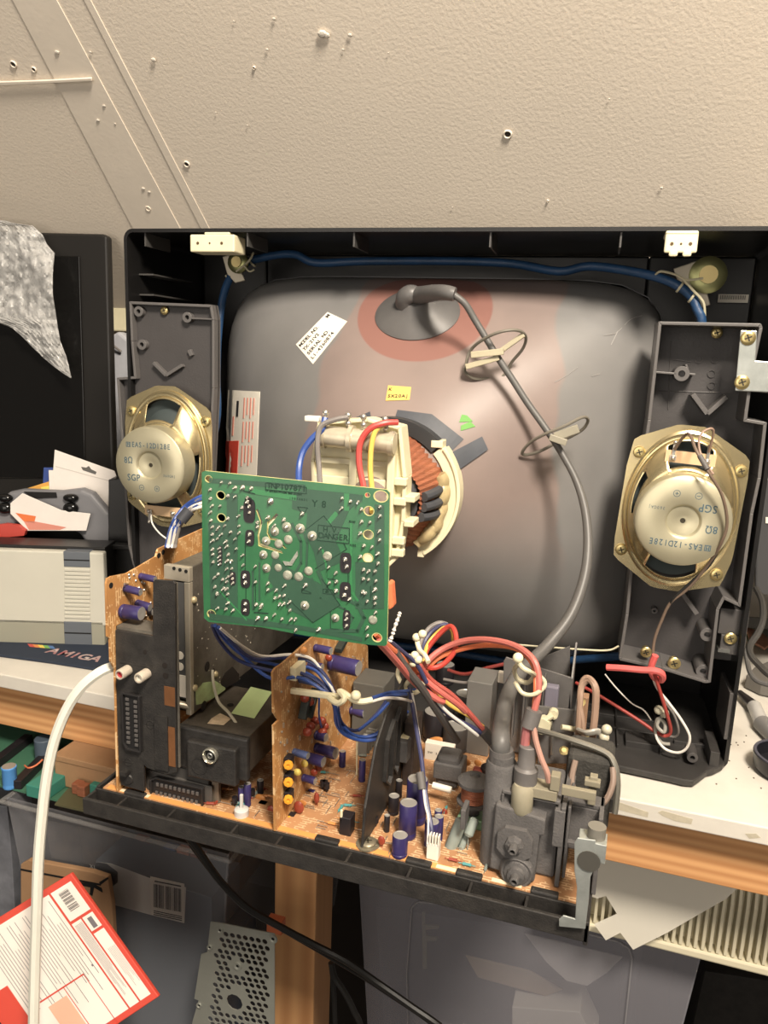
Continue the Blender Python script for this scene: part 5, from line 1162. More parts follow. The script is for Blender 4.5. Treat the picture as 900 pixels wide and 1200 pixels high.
# ================================================================= tuner can
XT = PY(226, 700, .478).x; XT0 = PY(202, 700, .478).x
zt, zbt = PY(226, 664, .478).z, PY(229, 836, .478).z
ye = PX(309, 777, XT).y
tu = thing('tuner_can', (XT, .5, zbt), 'large dusty galvanised tuner can standing on edge left of the green board', 'tuner')
mb = MB(); mb.box((XT0, .478, zbt), (XT, .66, zt)); mb.build('metal_case', GALV, tu, bevel=.0008)
mb = MB(); mb.box((XT0 + .0015, .4745, zbt + .012), (XT - .0045, .478, zt - .012)); mb.build('front_plate', mat('front_plate_grey', (92, 92, 92), .5, metal=.2, var=.1), tu, bevel=.0006)
mb = MB(); mb.box((XT - .0045, .4735, zbt), (XT, .478, zt - .0115)); mb.box((XT0 - .004, .4735, zt - .011), (XT, .4785, zt)); mb.build('front_flange', mat('flange_light', (186, 176, 156), .4, metal=.5, var=.15), tu, bevel=.0004)
mb = MB()
for x in (204, 211, 218): p = PY(x, 666 + (x - 204) * .25, .4733); mb.cyl(p, p - DY * .0003, .0014, n=10)
mb.each('flange_hole', DARK, tu)
CRM = mat('label_white', (232, 224, 208), .6)
mb = MB()
for x, y in ((211, 768), (211, 781)): p = PY(x, y, .4743); mb.cyl(p, p - DY * .0004, .0032, n=18)
mb.each('white_dot', CRM, tu)
a, b = PY(210, 816, .474), PY(222, 793, .474); MB().box((a.x, .4738, a.z), (b.x, .4744, b.z)).build('white_block', CRM, tu)
mb = MB(); mb.cyl(PY(206, 824, .472), PY(222, 828, .476), .0028, n=12); mb.build('metal_lug', mat('lug_tin', (180, 170, 150), .4, metal=.5), tu)
xo = XT + .0003
mb = MB()
def side_hole(x, y, w, h, n=16, dia=0):
    p = PX(x, y, XT); s = scale_at(p); mb.prism([p + V((.0001, cos(2 * pi * k / n + dia) * w * s, sin(2 * pi * k / n + dia) * h * s)) for k in range(n)], (.0003, 0, 0))
side_hole(242.5, 781, 5.2, 6); side_hole(238.5, 827, 5.5, 6); side_hole(250, 786, 2.5, 3)
for o_ in mb.each('case_hole', mat('hole_dark', ()), tu): pass
mb = MB(); mb.prism([PX(x, y, XT + .0001) for x, y in ((259, 797), (263, 789), (272, 781), (280, 790), (279, 798), (264, 806), (259, 803))], (.0004, 0, 0)); mb.build('case_opening', mat('hole_dark', ()), tu)
MB().prism([PX(x, y, XT + .0001) for x, y in ((229, 810), (238, 800), (252, 798), (263, 804), (264, 808), (250, 818), (238, 824), (230, 826))], (.0002, 0, 0)).build('green_sticker', mat('sticker_green', (176, 204, 140), .6, col2=(148, 160, 112), vscale=80), tu)
mb = MB()
for x, y in ((227, 703), (228, 806), (252, 790), (206, 754)): p = PX(x, y, XT) if x > 206 else PY(x, y, .474); mb.ball(p, .0028, 8, 6)
mb.each('solder_blob', mat('blob_tan', (176, 160, 120), .4, metal=.3), tu)
random.seed(4); mb = MB()
for k in range(46):
    p = PX(random.uniform(228, 300), random.uniform(690, 800), XT); r = random.uniform(.0003, .0006); mb.box(p - V((.0001, r, r)), p + V((.0002, r, r)))
tag(mb.build('dust_speck', mat('dust_pale', (190, 180, 160), .8), tu), None, None, kind='stuff')
wire('thin_wire', 'thin pale wire running from the tuner can down over the modulator lid', [PX(249, 785, XT + .002), PX(250, 800, XT + .004), V(PY(256, 822, .50)), PY(268, 835, .49), PY(278, 850, .485), PY(282, 862, .48)], .0012, mat('wire_pale', (170, 162, 140), .5))
# ================================================================= modulator with aerial socket
ym = .4640
zm = PY(290, 867, ym).z; zmb = PY(288, 917, ym).z
bk_ = PZ(319, 811, zm)
mo = thing('aerial_modulator', PY(250, 917, ym), 'black fronted modulator with round aerial socket and pale green sticker on its lid', 'modulator')
ax = PY(208, 880, ym).x; bx_ = PY(290, 880, ym).x
MB().box((ax, ym + .004, zmb + .004), (bx_ - .002, bk_.y, zm - .0005)).build('metal_case', mat('modulator_tin', (92, 84, 74), .5, metal=.4, var=.25, vscale=70, bump=.1), mo, bevel=.0008)
MB().box((ax, ym, zmb), (bx_, ym + .006, zm)).build('front_moulding', DUSTB, mo, bevel=.0018)
a, b = PY(219, 912, ym - .006), PY(276, 868, ym - .006); MB().box((a.x, ym - .006, zmb - .002), (b.x, ym + .001, zm - .007)).build('raised_plate', DUSTB, mo, bevel=.0014)
p = PY(248, 884, ym - .006); mb = MB(); mb.lathe([(.0058, 0), (.0062, .001), (.0060, .0035), (.0052, .004), (.0048, .0035), (.0045, .001)], p, -DY, 26, capa=False, capb=False); mb.build('aerial_socket', mat('socket_chrome', (200, 196, 180), .25, metal=.8), mo)
mb = MB(); mb.lathe([(.0045, .0005), (.0001, .0005)], p, -DY, 20, capa=False, capb=False); mb.mat(1).lathe([(.0024, .0005), (.0024, .0025), (.0014, .0028), (.0011, .0015)], p, -DY, 14, capb=False); mb.build('socket_core', [DARK, SILV], mo)
mb = MB(); mb.ringz(PY(233, 898, ym - .0065), DY, .0062, .0068, .0004, 22); mb.build('moulded_ring', DUSTB, mo)
MB().prism([PZ(x, y, zm + .0001) for x, y in ((294, 805), (319, 811), (298, 842), (271, 836))], (0, 0, .0002)).build('green_sticker', mat('sticker_green2', (190, 216, 146), .6, var=.05), mo)
MB().prism([PZ(x, y, zm + .0001) for x, y in ((248, 842), (258, 836), (271, 842), (262, 850), (243, 848))], (0, 0, .0002)).build('torn_label', mat('torn_label', (196, 172, 140), .7, var=.2, vscale=150), mo)
p = PZ(270, 826, zm + .0002); MB().cyl(p, p + DM * .0002, .0026, n=14).build('lid_hole', DARK, mo)
# ================================================================= middle upright board
XU = -.217
ub = thing('upright_circuit_board', (XU, .56, .77), 'tan upright circuit board in the middle of the tray with lying purple capacitors', 'circuit board')
oU = [(323, 966), (321, 850), (327, 844), (321, 835), (320, 788), (323, 783), (332, 777), (366, 747), (400, 735), (431, 757), (432, 800)]
P = [PX(x, y, XU) for x, y in oU]; P[0].z = .7705; ye2 = P[-1].y
P.append(V((XU, ye2, .7705)))
mb = MB(); mb.prism(P, (-.0016, 0, 0)); mb.build('board_plate', PCBV, ub)
def onU(px, py, dx=0): return PX(px, py, XU + dx)
def ucap(px, py, w, ln, m=PURP):             # can lying out from the board
    b = onU(px, py, .0004); s = scale_at(b); r = w * s / 2; h = ln * s; d = V((1, -.15, .02)).normalized()
    mb = MB(); mb.lathe([(r * .9, 0), (r, r * .15), (r, h * .14), (r * .92, h * .18), (r, h * .22), (r, h - r * .15), (r * .92, h)], b, d, 18, capb=False); mb.mat(1).lathe([(r * .92, h), (r * .78, h), (.0001, h - .0002)], b, d, 18, capa=False, capb=False)
    return mb.build('electrolytic_capacitor', [m, CTOP], ub)
ucap(369, 759, 9.5, 22); ucap(387, 776, 19, 38); ucap(362, 779, 10, 18); ucap(351, 796, 8, 20, mat('blue_sleeve', (70, 84, 130), .4)); ucap(411, 832, 10, 18); ucap(370, 861, 11, 14); ucap(344, 881, 9, 20, mat('blue_sleeve', ())); ucap(370, 876, 12, 26); ucap(382, 880, 14, 14); ucap(362, 888, 13, 20); ucap(355, 911, 9, 17); ucap(362, 928, 8, 8)
def ublob(px, py, w, h, m, dx=.006, name='dipped_capacitor'):
    p = onU(px, py, dx); s = scale_at(p); M = Matrix.Translation(p) @ Matrix.Diagonal((w * s / 2, w * s * .35, h * s / 2, 1)); mb = MB(); mb.ball((0, 0, 0), 1, 12, 8, M=M); mb.cyl(p, onU(px, py), .0005, n=5); return mb.build(name, m, ub)
for x, y in ((360, 858), (364, 851), (369, 845), (377, 845), (380, 851), (378, 858), (357, 818), (363, 822)): ublob(x, y, 12, 11, RCAP)
for x, y, m in ((385, 771, RCAP), (349, 905, YCAP), (357, 895, YCAP), (348, 905, YCAP), (356, 757 + 5, OCAP), (368, 905, RCAP), (373, 900, RCAP)): ublob(x, y, 9, 9, m, .005)
for x, y in ((335, 891), (335, 911), (335, 931)):
    p = onU(x, y, .0005); mb = MB(); mb.box((p.x, p.y - .004, p.z - .0042), (p.x + .005, p.y + .004, p.z + .0042)); o = mb.build('trimmer_potentiometer', CAPB, ub, bevel=.0005)
    q = p + V((.0042, -.0045, 0)); mb = MB(); mb.lathe([(.0036, 0), (.0034, .0018), (.0014, .002), (.0012, .0008), (.0001, .0008)], q, V((.35, -1, 0)), 8, smooth=False, capb=False); o2 = mb.build('trimmer_wheel', TRIM, ub); o2.parent = o
for x0, y0, x1, y1 in ((350, 842, 356, 812), (357, 840, 366, 806), (392, 762, 402, 745)):
    a, b = onU(x0, y0, .002), onU(x1, y1, .002); u = b - a; M = frame(a, u, (1, 0, 0)); MB().obox(M, (0, -.0022, 0), (u.length, .0022, .006)).build('chip_package', mat('chip_dark', (44, 52, 48), .5), ub, bevel=.0004)
random.seed(9)
for k in range(50):
    x = random.uniform(328, 425); y = random.uniform(max(765, 800 - (x - 328) * .6), 940 - (x - 328) * 1.1)
    p = onU(x, y, .0003); mb = MB(); mb.box(p - V((.0003, .0006, .0018)), p + V((.0008, .0006, .0018))) if k % 2 else mb.ball(p, .0009, 6, 4); mb.build('solder_spot', SOLD, ub)
a, b = onU(340, 790, .0005), onU(352, 775, .0005); MB().box((XU, a.y, a.z - .005), (XU + .005, a.y + .018, a.z + .005)).build('plug_socket', CREAM, ub, bevel=.0005)
# edge connector rows between board and fin plate
mb = MB(); a = Q(392, 868); 
for k in range(9): p = V((XU + .018 + k * .0003, .575 + k * .006, .7705)); mb.box(p, p + V((.008, .002, .014)))
mb.build('connector_comb', mat('comb_grey', (124, 124, 118), .5), pc)
vplate([(417, 930), (417, 868), (419, 868), (419, 930)], .545, .0008, 'wire_post', m=CREAM)
# ================================================================= wiring over the chassis
def W(l): return [PY(x, y, d) for x, y, d in l]
loom = thing('wire_loom', PY(390, 815, .49), 'loom of blue and white wires tied to a cream arm over the middle upright board', 'wire loom')
base = [[(252, 733, .42), (262, 748, .44), (285, 768, .46), (310, 776, .47), (345, 784, .49), (372, 796, .495), (388, 818, .49), (396, 842, .50), (412, 860, .51), (434, 863, .52), (462, 852, .53)],
 [(249, 733, .42), (258, 752, .44), (280, 774, .455), (318, 786, .465), (350, 788, .48), (376, 802, .485), (390, 822, .485), (395, 846, .495), (410, 864, .51), (436, 866, .52), (468, 846, .55)],
 [(256, 735, .42), (270, 752, .44), (292, 776, .46), (318, 795, .46), (350, 794, .475), (374, 806, .48), (391, 822, .48), (394, 848, .49), (406, 862, .50), (430, 868, .515), (455, 862, .52)],
 [(254, 734, .43), (275, 756, .44), (298, 772, .46), (330, 771, .48), (360, 774, .49), (380, 790, .49), (393, 815, .49), (400, 846, .50), (418, 856, .53), (440, 838, .56), (452, 822, .58)],
 [(333, 781, .50), (350, 780, .50), (370, 786, .50), (384, 804, .495), (392, 820, .49), (398, 850, .50), (414, 862, .52), (440, 860, .54), (478, 834, .58)],
 [(343, 792, .50), (358, 794, .495), (376, 808, .485), (391, 823, .48), (396, 840, .485), (402, 858, .50), (424, 866, .52), (450, 862, .53)]]
for k, l in enumerate(base): MB().tube(W(l), .0013, 7).build('blue_wire', WBLU if k not in (1, 3) else mat('wire_blue_dark', (44, 54, 104), .45), loom)
for l in ([(258, 736, .42), (285, 758, .45), (308, 769, .47), (340, 767, .48), (365, 772, .49), (380, 792, .49), (393, 817, .488), (396, 850, .495), (410, 864, .508), (430, 862, .52)], [(436, 822, .48), (452, 818, .49), (470, 819, .51), (482, 822, .53)]): MB().tube(W(l), .0011, 7).build('white_wire', WWHT, loom)
for l in ([(436, 818, .48), (455, 812, .50), (475, 810, .53), (490, 808, .56)], [(440, 820, .485), (458, 815, .50), (476, 814, .53)], [(420, 856, .52), (440, 840, .54), (455, 824, .56)]): MB().tube(W(l), .0013, 7).build('blue_wire', WBLU, loom)
MB().tube(W([(374, 818, .495), (374, 840, .50), (377, 852, .51)]), .0008, 6).build('blue_wire', WBLU, loom)
arm = thing('wire_holder', PY(330, 812, .478), 'cream nylon arm with a ball end clipped on the front edge of the upright board', 'wire holder')
a, b = PY(334, 808, .476), PY(398, 817, .476); u = b - a; M = frame(a, u, (0, -1, 0)); MB().obox(M, (0, -.0022, -.002), (u.length, .0022, .002)).build('holder_arm', CREAM, arm, bevel=.001)
mb = MB(); mb.tube(W([(326, 800, .478), (330, 808, .475), (336, 809, .474)]), .002, 7, 3); mb.tube(W([(326, 820, .478), (331, 812, .475), (336, 810, .474)]), .002, 7, 3); mb.build('holder_clip', CREAM, arm)
MB().tube(W([(386, 818, .472), (396, 824, .468), (404, 818, .468), (398, 810, .474), (406, 814, .472), (414, 820, .47), (424, 822, .47), (436, 820, .474)]), .0022, 8).build('holder_loop', CREAM, arm)
MB().ball(PY(417, 815, .465), .0036, 14, 9).build('ball_end', CREAM, arm)
sp = thing('wire_support', PY(468, 862, .55), 'cream T shaped wire support standing behind the black fin plate', 'wire holder')
a, b = PY(466, 858, .55), PY(474, 800, .55); u = b - a; M = frame(a, u, (0, -1, 0)); MB().obox(M, (0, -.0022, -.0022), (u.length, .0022, .0022)).build('support_post', CREAM, sp, bevel=.0008)
a, b = PY(450, 854, .545), PY(480, 865, .545); u = b - a; M = frame(a, u, (0, 0, 1)); MB().obox(M, (0, -.005, -.0015), (u.length, .005, .0015)).build('support_foot', CREAM, sp, bevel=.0008)
MB().box((PY(447, 866, .54).x, .535, .795), (PY(480, 866, .54).x, .565, PY(462, 866, .535).z - .001)).build('support_block', GREYD, sp, bevel=.001)
MB().tube(W([(470, 800, .55), (466, 790, .55), (470, 780, .545), (478, 784, .54), (480, 796, .54), (474, 806, .545), (486, 812, .54), (496, 802, .54), (490, 795, .545)]), .0018, 8).build('support_loop', CREAM, sp)
def cable(name, label, l, r, m, cat='wire', group=None): return wire(name, label, W(l), r, m, cat, group)
cable('insulated_wire', 'navy and white wire hanging from the cream support down to the small white plug', [(480, 806, .54), (484, 830, .53), (489, 860, .515), (494, 890, .50), (497, 920, .485), (502, 950, .475), (506, 975, .467), (506, 998, .464)], .0017, WNAVY)
cable('insulated_wire', 'white wire beside the navy one ending in the small white plug', [(483, 812, .535), (487, 835, .53), (492, 870, .51), (494, 900, .495), (498, 940, .475), (502, 960, .47), (501, 992, .463)], .0009, WWHT)
t = thing('wire_sleeve', PY(494, 922, .485), 'short dark sleeve joining the navy and white wires above the purple capacitors', 'sleeve'); MB().tube(W([(492, 905, .488), (495, 925, .482)]), .0030, 10).build('sleeve_tube', SLEEVE, t)
# big bundle from the green board to the flyback area
cable('insulated_wire', 'orange wire leaving the lower right corner of the green board', [(440, 742, .44), (456, 758, .46), (478, 776, .49), (494, 792, .50), (512, 812, .51)], .0021, WORA)
cable('insulated_wire', 'salmon red wire running down right from the green board under the tie', [(444, 752, .44), (462, 772, .46), (486, 800, .49), (510, 818, .50), (520, 822, .505)], .0024, WPINK)
cable('insulated_wire', 'thick dark grey sleeved wire slanting from the tie down to the white resistor', [(462, 762, .47), (478, 786, .48), (494, 806, .49), (514, 836, .51), (536, 868, .54)], .0028, mat('wire_charcoal', (76, 72, 70), .5))
cable('insulated_wire', 'navy wire crossing the bundle beside the knob ended tie', [(455, 750, .46), (472, 764, .48), (488, 778, .49), (500, 800, .495)], .0016, WNAVY)
cable('insulated_wire', 'red wire curving along the bundle toward the flyback transformer', [(492, 780, .50), (506, 798, .51), (530, 815, .52), (552, 838, .53), (572, 862, .54), (590, 882, .55)], .0021, mat('wire_rust', (178, 76, 66), .45))
cable('insulated_wire', 'second salmon wire lying beside the red one in the bundle', [(490, 790, .495), (512, 808, .50), (534, 824, .51), (545, 834, .52)], .0021, WPINK)
cable('insulated_wire', 'yellow wire running in the bundle to the dark sleeve', [(493, 778, .51), (504, 796, .515), (522, 822, .52), (548, 838, .53), (566, 852, .54)], .0017, WYEL)
cable('insulated_wire', 'navy blue wire lowest in the bundle running to the dark sleeve', [(500, 806, .50), (518, 830, .51), (536, 844, .52), (556, 854, .53), (574, 868, .54)], .0019, WNAVY)
cable('insulated_wire', 'white wire under the navy wire in the bundle', [(512, 822, .505), (526, 836, .512), (542, 848, .52), (560, 862, .53)], .0012, WWHT)
t = thing('wire_sleeve', PY(576, 866, .54), 'dark grey sleeve gathering the yellow and navy wires before the flyback lead', 'sleeve'); MB().tube(W([(566, 856, .535), (578, 870, .54), (590, 886, .55)]), .0042, 10).build('sleeve_tube', mat('wire_charcoal', ()), t)
cable('insulated_wire', 'salmon wire arching high over the grey transformer to the flyback', [(490, 792, .50), (502, 774, .51), (520, 760, .52), (545, 751, .52), (575, 750, .51), (604, 757, .50), (624, 772, .49), (631, 792, .485), (630, 815, .48), (624, 840, .476), (618, 862, .474), (616, 882, .472)], .0023, mat('wire_coral', (182, 92, 82), .45))
cable('insulated_wire', 'orange wire arching just inside the salmon one', [(494, 792, .51), (510, 774, .52), (530, 764, .525), (560, 757, .52), (590, 757, .51), (612, 764, .50), (626, 782, .49), (628, 805, .482), (626, 830, .478), (622, 850, .475)], .0018, WORA)
cable('insulated_wire', 'red wire curled in a loop above the knob ended tie', [(490, 800, .51), (494, 786, .52), (500, 762, .53), (516, 742, .535), (528, 734, .535), (534, 744, .53), (533, 762, .525), (520, 778, .52), (505, 783, .515), (495, 778, .51)], .0020, mat('wire_bright_red', (190, 58, 46), .4))
cable('insulated_wire', 'yellow wire following the red loop above the tie', [(496, 778, .515), (500, 758, .53), (510, 744, .538), (522, 735, .54), (530, 740, .54), (531, 755, .535)], .0015, WYEL)
cable('insulated_wire', 'blue wire on the outside of the loop above the tie', [(493, 776, .515), (496, 756, .53), (505, 741, .538), (518, 732, .542), (528, 734, .545)], .0016, WNAVY)
cable('insulated_wire', 'grey wire topmost in the loop above the tie', [(489, 772, .515), (493, 752, .53), (502, 737, .538), (514, 730, .542), (524, 732, .545)], .0018, WGRY)
cable('insulated_wire', 'tan wire leaving the grey sleeve for the beige flyback terminal', [(625, 850, .472), (628, 868, .47), (634, 888, .468), (641, 905, .467), (643, 916, .468)], .0019, WMAUV)
t = thing('wire_sleeve', PY(622, 845, .476), 'grey sleeve holding the salmon and tan wires above the flyback transformer', 'sleeve'); MB().tube(W([(626, 832, .476), (620, 852, .474)]), .0056, 14).build('sleeve_tube', GREYR, t)
cable('insulated_wire', 'mauve wire from the grey sleeve down into the flyback boot', [(618, 850, .473), (615, 870, .473), (614, 890, .473)], .0030, mat('wire_mauve', (170, 96, 96), .45))
t = thing('cable_tie', PY(490, 785, .49), 'cream releasable tie with round knobs gathering the coloured bundle', 'cable tie')
MB().tube(W([(502, 776, .50), (498, 768, .505), (492, 762, .51), (489, 752, .515), (490, 744, .52)]), .0018, 8).build('tie_strap', CREAM, t)
for x, y in ((488, 747), (495, 743), (479, 771), (486, 768), (490, 773), (484, 777)): MB().ball(PY(x, y, .49), .0030, 12, 8).build('tie_knob', CREAM, t)
t = thing('cable_tie', PY(608, 785, .46), 'beige releasable tie around the thick grey lead above the flyback', 'cable tie')
MB().tube(W([(606, 772, .47), (612, 782, .462), (622, 788, .465), (626, 792, .49), (618, 800, .50), (606, 795, .50), (603, 784, .49), (608, 778, .47)]), .0016, 8).build('tie_strap', CREAMD, t)
MB().tube(W([(604, 800, .47), (612, 812, .462), (625, 814, .47), (637, 806, .49), (638, 798, .50), (630, 790, .50)]), .0014, 8).build('tie_strap', CREAMD, t)
MB().ball(PY(607, 771, .465), .0034, 14, 9).build('tie_knob', CREAM, t)
# tan wires looping up at the right with their own tie
for k, (dx, r) in enumerate(((0, .0024), (5, .0020))):
    cable('insulated_wire', ('outer' if k else 'inner') + ' tan wire looping up right of the grey heat sinks', [(677 + dx, 885, .575), (678 + dx, 850, .575), (680 - dx * .2, 820, .58), (682, 804 - dx, .585), (690, 797 - dx * .6, .585), (697 + dx * .4, 806, .58), (697 + dx * .4, 830, .578), (694 + dx * .4, 860, .575), (691 + dx * .4, 884, .575)], r, WTAN)
t = thing('cable_tie', PY(697, 857, .57), 'grey releasable tie with two round ends around the tan wires', 'cable tie')
MB().tube(W([(678, 856, .572), (686, 859, .566), (694, 858, .566), (700, 857, .568), (708, 861, .57)]), .0018, 8, flat=1.6).build('tie_strap', mat('tie_translucent', ()), t)
for x, y in ((711, 855), (708, 864)): MB().ball(PY(x, y, .568), .0040, 14, 9).build('tie_end', mat('tie_ball', ()), t)
# dark red wires and cords far behind
cable('insulated_wire', 'dark red wire lying low behind the round black capacitors', [(525, 785, .66), (545, 790, .655), (570, 783, .65), (600, 776, .65)], .0016, mat('wire_dark_red', (130, 44, 38), .5))
cable('insulated_wire', 'second dark wire lying low behind the grey transformer', [(520, 796, .655), (550, 800, .65), (580, 790, .65), (600, 788, .65)], .0014, WGRY)
cable('spring_cord', 'thin white twisted spring hanging beside the lower right corner of the green board', [(457, 752, .43), (460, 744, .43), (463, 734, .43), (467, 723, .432), (469, 717, .433)], lambda t: .0008 + .0006 * (int(t * 24) % 2), WWHT, 'cord')
tag(MB().tube([PT(530, 749, -.01), PT(600, 755, -.01), PT(680, 761, -.005), PT(712, 762, 0), PT(725, 757, 0)], .0009, 6).build('lacing_cord', CREAMD), 'thin pale cord stretched along the lower edge of the picture tube', 'cord')
# blue bundle rising behind the side board to the left loudspeaker
t = thing('wire_loom', PY(215, 605, .60), 'bundle of blue and white wires wrapped with black tape below the left loudspeaker', 'wire loom')
for k, (m, dx, dy) in enumerate(((WBLU, 0, 0), (WBLU, 4, 3), (WWHT, 2, 8), (WBLU, 8, 8), (WWHT, 7, 12), (WGRY, 10, 2))):
    MB().tube([PX(195 + dx, 640, XA + .01 + .003 * k), PY(199 + dx, 622, .585), PY(205 + dx, 608 + dy * .3, .59), PY(216 + dx * .8, 594 + dy * .5, .60), PY(232, 583 + dy, .60), PY(250, 578 + dy, .61)], .0016, 7).build('blue_wire' if m is WBLU else 'white_wire' if m is WWHT else 'grey_wire', m, t)
MB().tube(W([(212, 610, .589), (222, 598, .594)]), .0055, 12).build('tape_wrap', mat('tape_black', (60, 62, 68), .5), t)
# thick white cable hanging in front at the left
cable('white_cable', 'thick white cable hanging from behind the socket panel past the bins', [(150, 782, .47), (134, 781, .462), (115, 789, .452), (95, 806, .445), (78, 832, .44), (64, 868, .435), (55, 910, .43), (49, 960, .425), (45, 1010, .42), (43, 1070, .415), (41, 1130, .41), (39, 1230, .40), (38, 1400, .39), (36, 1700, .37)], .0041, mat('cable_white', (216, 214, 200), .4), 'cable')
cable('black_mains_cable', 'black cable slanting from under the tray across the timber leg', [(215, 975, .50), (228, 990, .505), (245, 1015, .51), (262, 1037, .52), (290, 1064, .53), (330, 1087, .54), (370, 1108, .55), (405, 1126, .555), (440, 1150, .56), (480, 1178, .56), (530, 1215, .56), (600, 1290, .57), (650, 1420, .58)], .0031, WBLK, 'cable')
cable('black_mains_cable', 'thinner black cable running beside the slanting one', [(222, 988, .51), (250, 1025, .52), (285, 1063, .535), (340, 1095, .545), (400, 1130, .56), (440, 1155, .565), (525, 1215, .565), (590, 1290, .575), (630, 1420, .585)], .0018, WBLK, 'cable')
cable('black_lead', 'black lead drooping right of the timber leg', [(388, 1128, .60), (392, 1145, .60), (402, 1160, .60), (415, 1185, .60), (425, 1215, .60), (440, 1330, .60), (440, 1500, .60)], .0030, WBLK, 'cable')
cable('black_lead', 'black lead falling straight beside the timber leg', [(388, 1130, .61), (391, 1160, .61), (393, 1215, .61), (394, 1330, .61), (394, 1500, .61)], .0026, WBLK, 'cable')
# ================================================================= left end of the desk
# mouse mat
mm = thing('mouse_mat', PZ(60, 765, DESK), 'dark blue mouse mat with coloured lettering under the grey case', 'mouse mat')
P = [PZ(x, y, DESK + .0003) for x, y in ((-60, 744), (90, 738), (138, 756), (134, 770), (127, 778), (119, 784), (110, 786), (60, 778), (-60, 762))]
MB().prism(P, (0, 0, .003)).build('mat_sheet', mat('mat_blue', (34, 44, 62), .8), mm, bevel=.0008)
mz = DESK + .0035
def ZP(x, y): return PZ(x, y, mz)
colr = [(198, 70, 60), (222, 130, 60), (226, 196, 70), (110, 170, 80), (70, 110, 170)]
for k, c in enumerate(colr):
    P = [ZP(32 + k * 6, 754.5 + k * .5), ZP(38 + k * 6, 755 + k * .5), ZP(41 + k * 6, 758.5 + k * .5), ZP(35 + k * 6, 758 + k * .5)]; MB().prism(P, (0, 0, .0001)).build('printed_stripe', mat('stripe_%d' % k, c, .7), mm)
ex = (ZP(130, 777) - ZP(50, 763)).normalized()
merge_text('mat_lettering', [(c_, frame(ZP(*q_), ex, DM), .015, .0006) for c_, q_ in (('A', (63, 763)), ('M', (77, 766)), ('I', (88, 768)), ('G', (99, 770)), ('A', (112, 772)))], mat('mat_print', (190, 176, 170), .7, col2=(150, 60, 70), vscale=90), mm)
# pale grey case with ribbed strip
o_ = PZ(122, 755, DESK + .004); o2 = PZ(0, 751.5, DESK + .004); ux = (o_ - o2).normalized(); ux.z = 0; ux.normalize(); un = V((ux.y, -ux.x, 0))   # toward camera
def PG(px, py, d=0): return PP(px, py, o_ + un * d, un)
gc = thing('grey_case', o_, 'pale grey two tone plastic case with a ribbed vent strip standing on the mat', 'case')
G = frame(o_, ux, un); Gi = G.inverted()
htop = (Gi @ PG(120, 649))
yl = abs(htop.y)
def gl(px, py): q = Gi @ PG(px, py); return q
mb = MB(G); sg = 1 if htop.y > 0 else -1
def gbox(px0, py0, px1, py1, d0, d1, m, name, par=gc, bev=.0008):
    a, b = gl(px0, py0), gl(px1, py1); mb = MB(G); mb.box((min(a.x, b.x), min(a.y, b.y), d0), (max(a.x, b.x), max(a.y, b.y), d1)); return mb.build(name, m, par, bevel=bev)
GC = mat('case_grey', (190, 187, 172), .45, var=.02); GCD = mat('case_olive_grey', (146, 144, 126), .5); GCB = mat('case_slate', (92, 98, 106), .5)
gbox(-80, 757, 122, 728, -.012, 0, GCD, 'lower_shell', bev=.002); gbox(-80, 728, 121, 648, -.012, 0, GC, 'upper_shell', bev=.002); gbox(-80, 757, 119, 645, -.05, -.0125, mat('box_black', (24, 23, 23), .35, bump=.04), 'black_body', bev=.001)
gbox(76, 756, 107, 729, -.02, .0008, GCB, 'slate_block'); gbox(75, 664, 105, 647, -.02, .0008, GCB, 'slate_block')
for k in range(13): y = 667 + k * 4.6; gbox(76, y + 2.0, 106, y, -.001, .0012, GC, 'vent_rib', bev=.0005)
gbox(76, 742, 107, 741.4, .0005, .001, DARK, 'block_groove', bev=0); gbox(75, 656.5, 105, 656, .0005, .001, DARK, 'block_groove', bev=0)
# black storage box behind it
bb = thing('black_box', PG(130, 740, -.12), 'open black plastic box behind the pale grey case holding a controller and packets', 'box')
P0 = o_ - un * .050
BM = frame(V((P0.x + .030, P0.y + .01, DESK)), ux, un)
def bl(px, py, d=0): return BM.inverted() @ PP(px, py, BM.translation + un * d, un)
ht = bl(130, 636).y; 
mb = MB(BM); L_ = .36; s3 = 1 if ht > 0 else -1
zz = abs(ht)
BX = mat('box_black', (24, 23, 23), .35, bump=.04)
f_ = lambda h: V((0, 0, h))
def wb_(x0, x1, d0, d1, h0, h1, name='box_wall'):
    mb = MB(Matrix.Translation(V((BM.translation.x, BM.translation.y, DESK))) @ Matrix(((ux.x, -un.x, 0, 0), (ux.y, -un.y, 0, 0), (0, 0, 1, 0), (0, 0, 0, 1)))); mb.box((x0, d0, h0), (x1, d1, h1)); return mb.build(name, BX, bb, bevel=.001)
wb_(-.36, 0, 0, .004, .001, zz); wb_(-.36, 0, .052, .055, .001, zz + .005); wb_(-.004, 0, .004, .052, .001, zz + .01); wb_(-.36, 0, .004, .052, .001, .005, 'box_floor'); wb_(-.36, -.003, -.010, 0, zz - .006, zz, 'box_lip')
def BP(px, py, d): return PP(px, py, BM.translation - un * d, un)
# extra black block right of it (upright box edge)
bu = thing('black_case', BP(145, 640, .06), 'small upright black case standing against the left end of the television', 'case')
P = [BP(x, y, .012) for x, y in ((127, 636), (127, 562), (150, 560), (158, 700), (150, 720), (140, 690))]; MB().prism(P, -un * .03).build('case_body', BX, bu, bevel=.001)
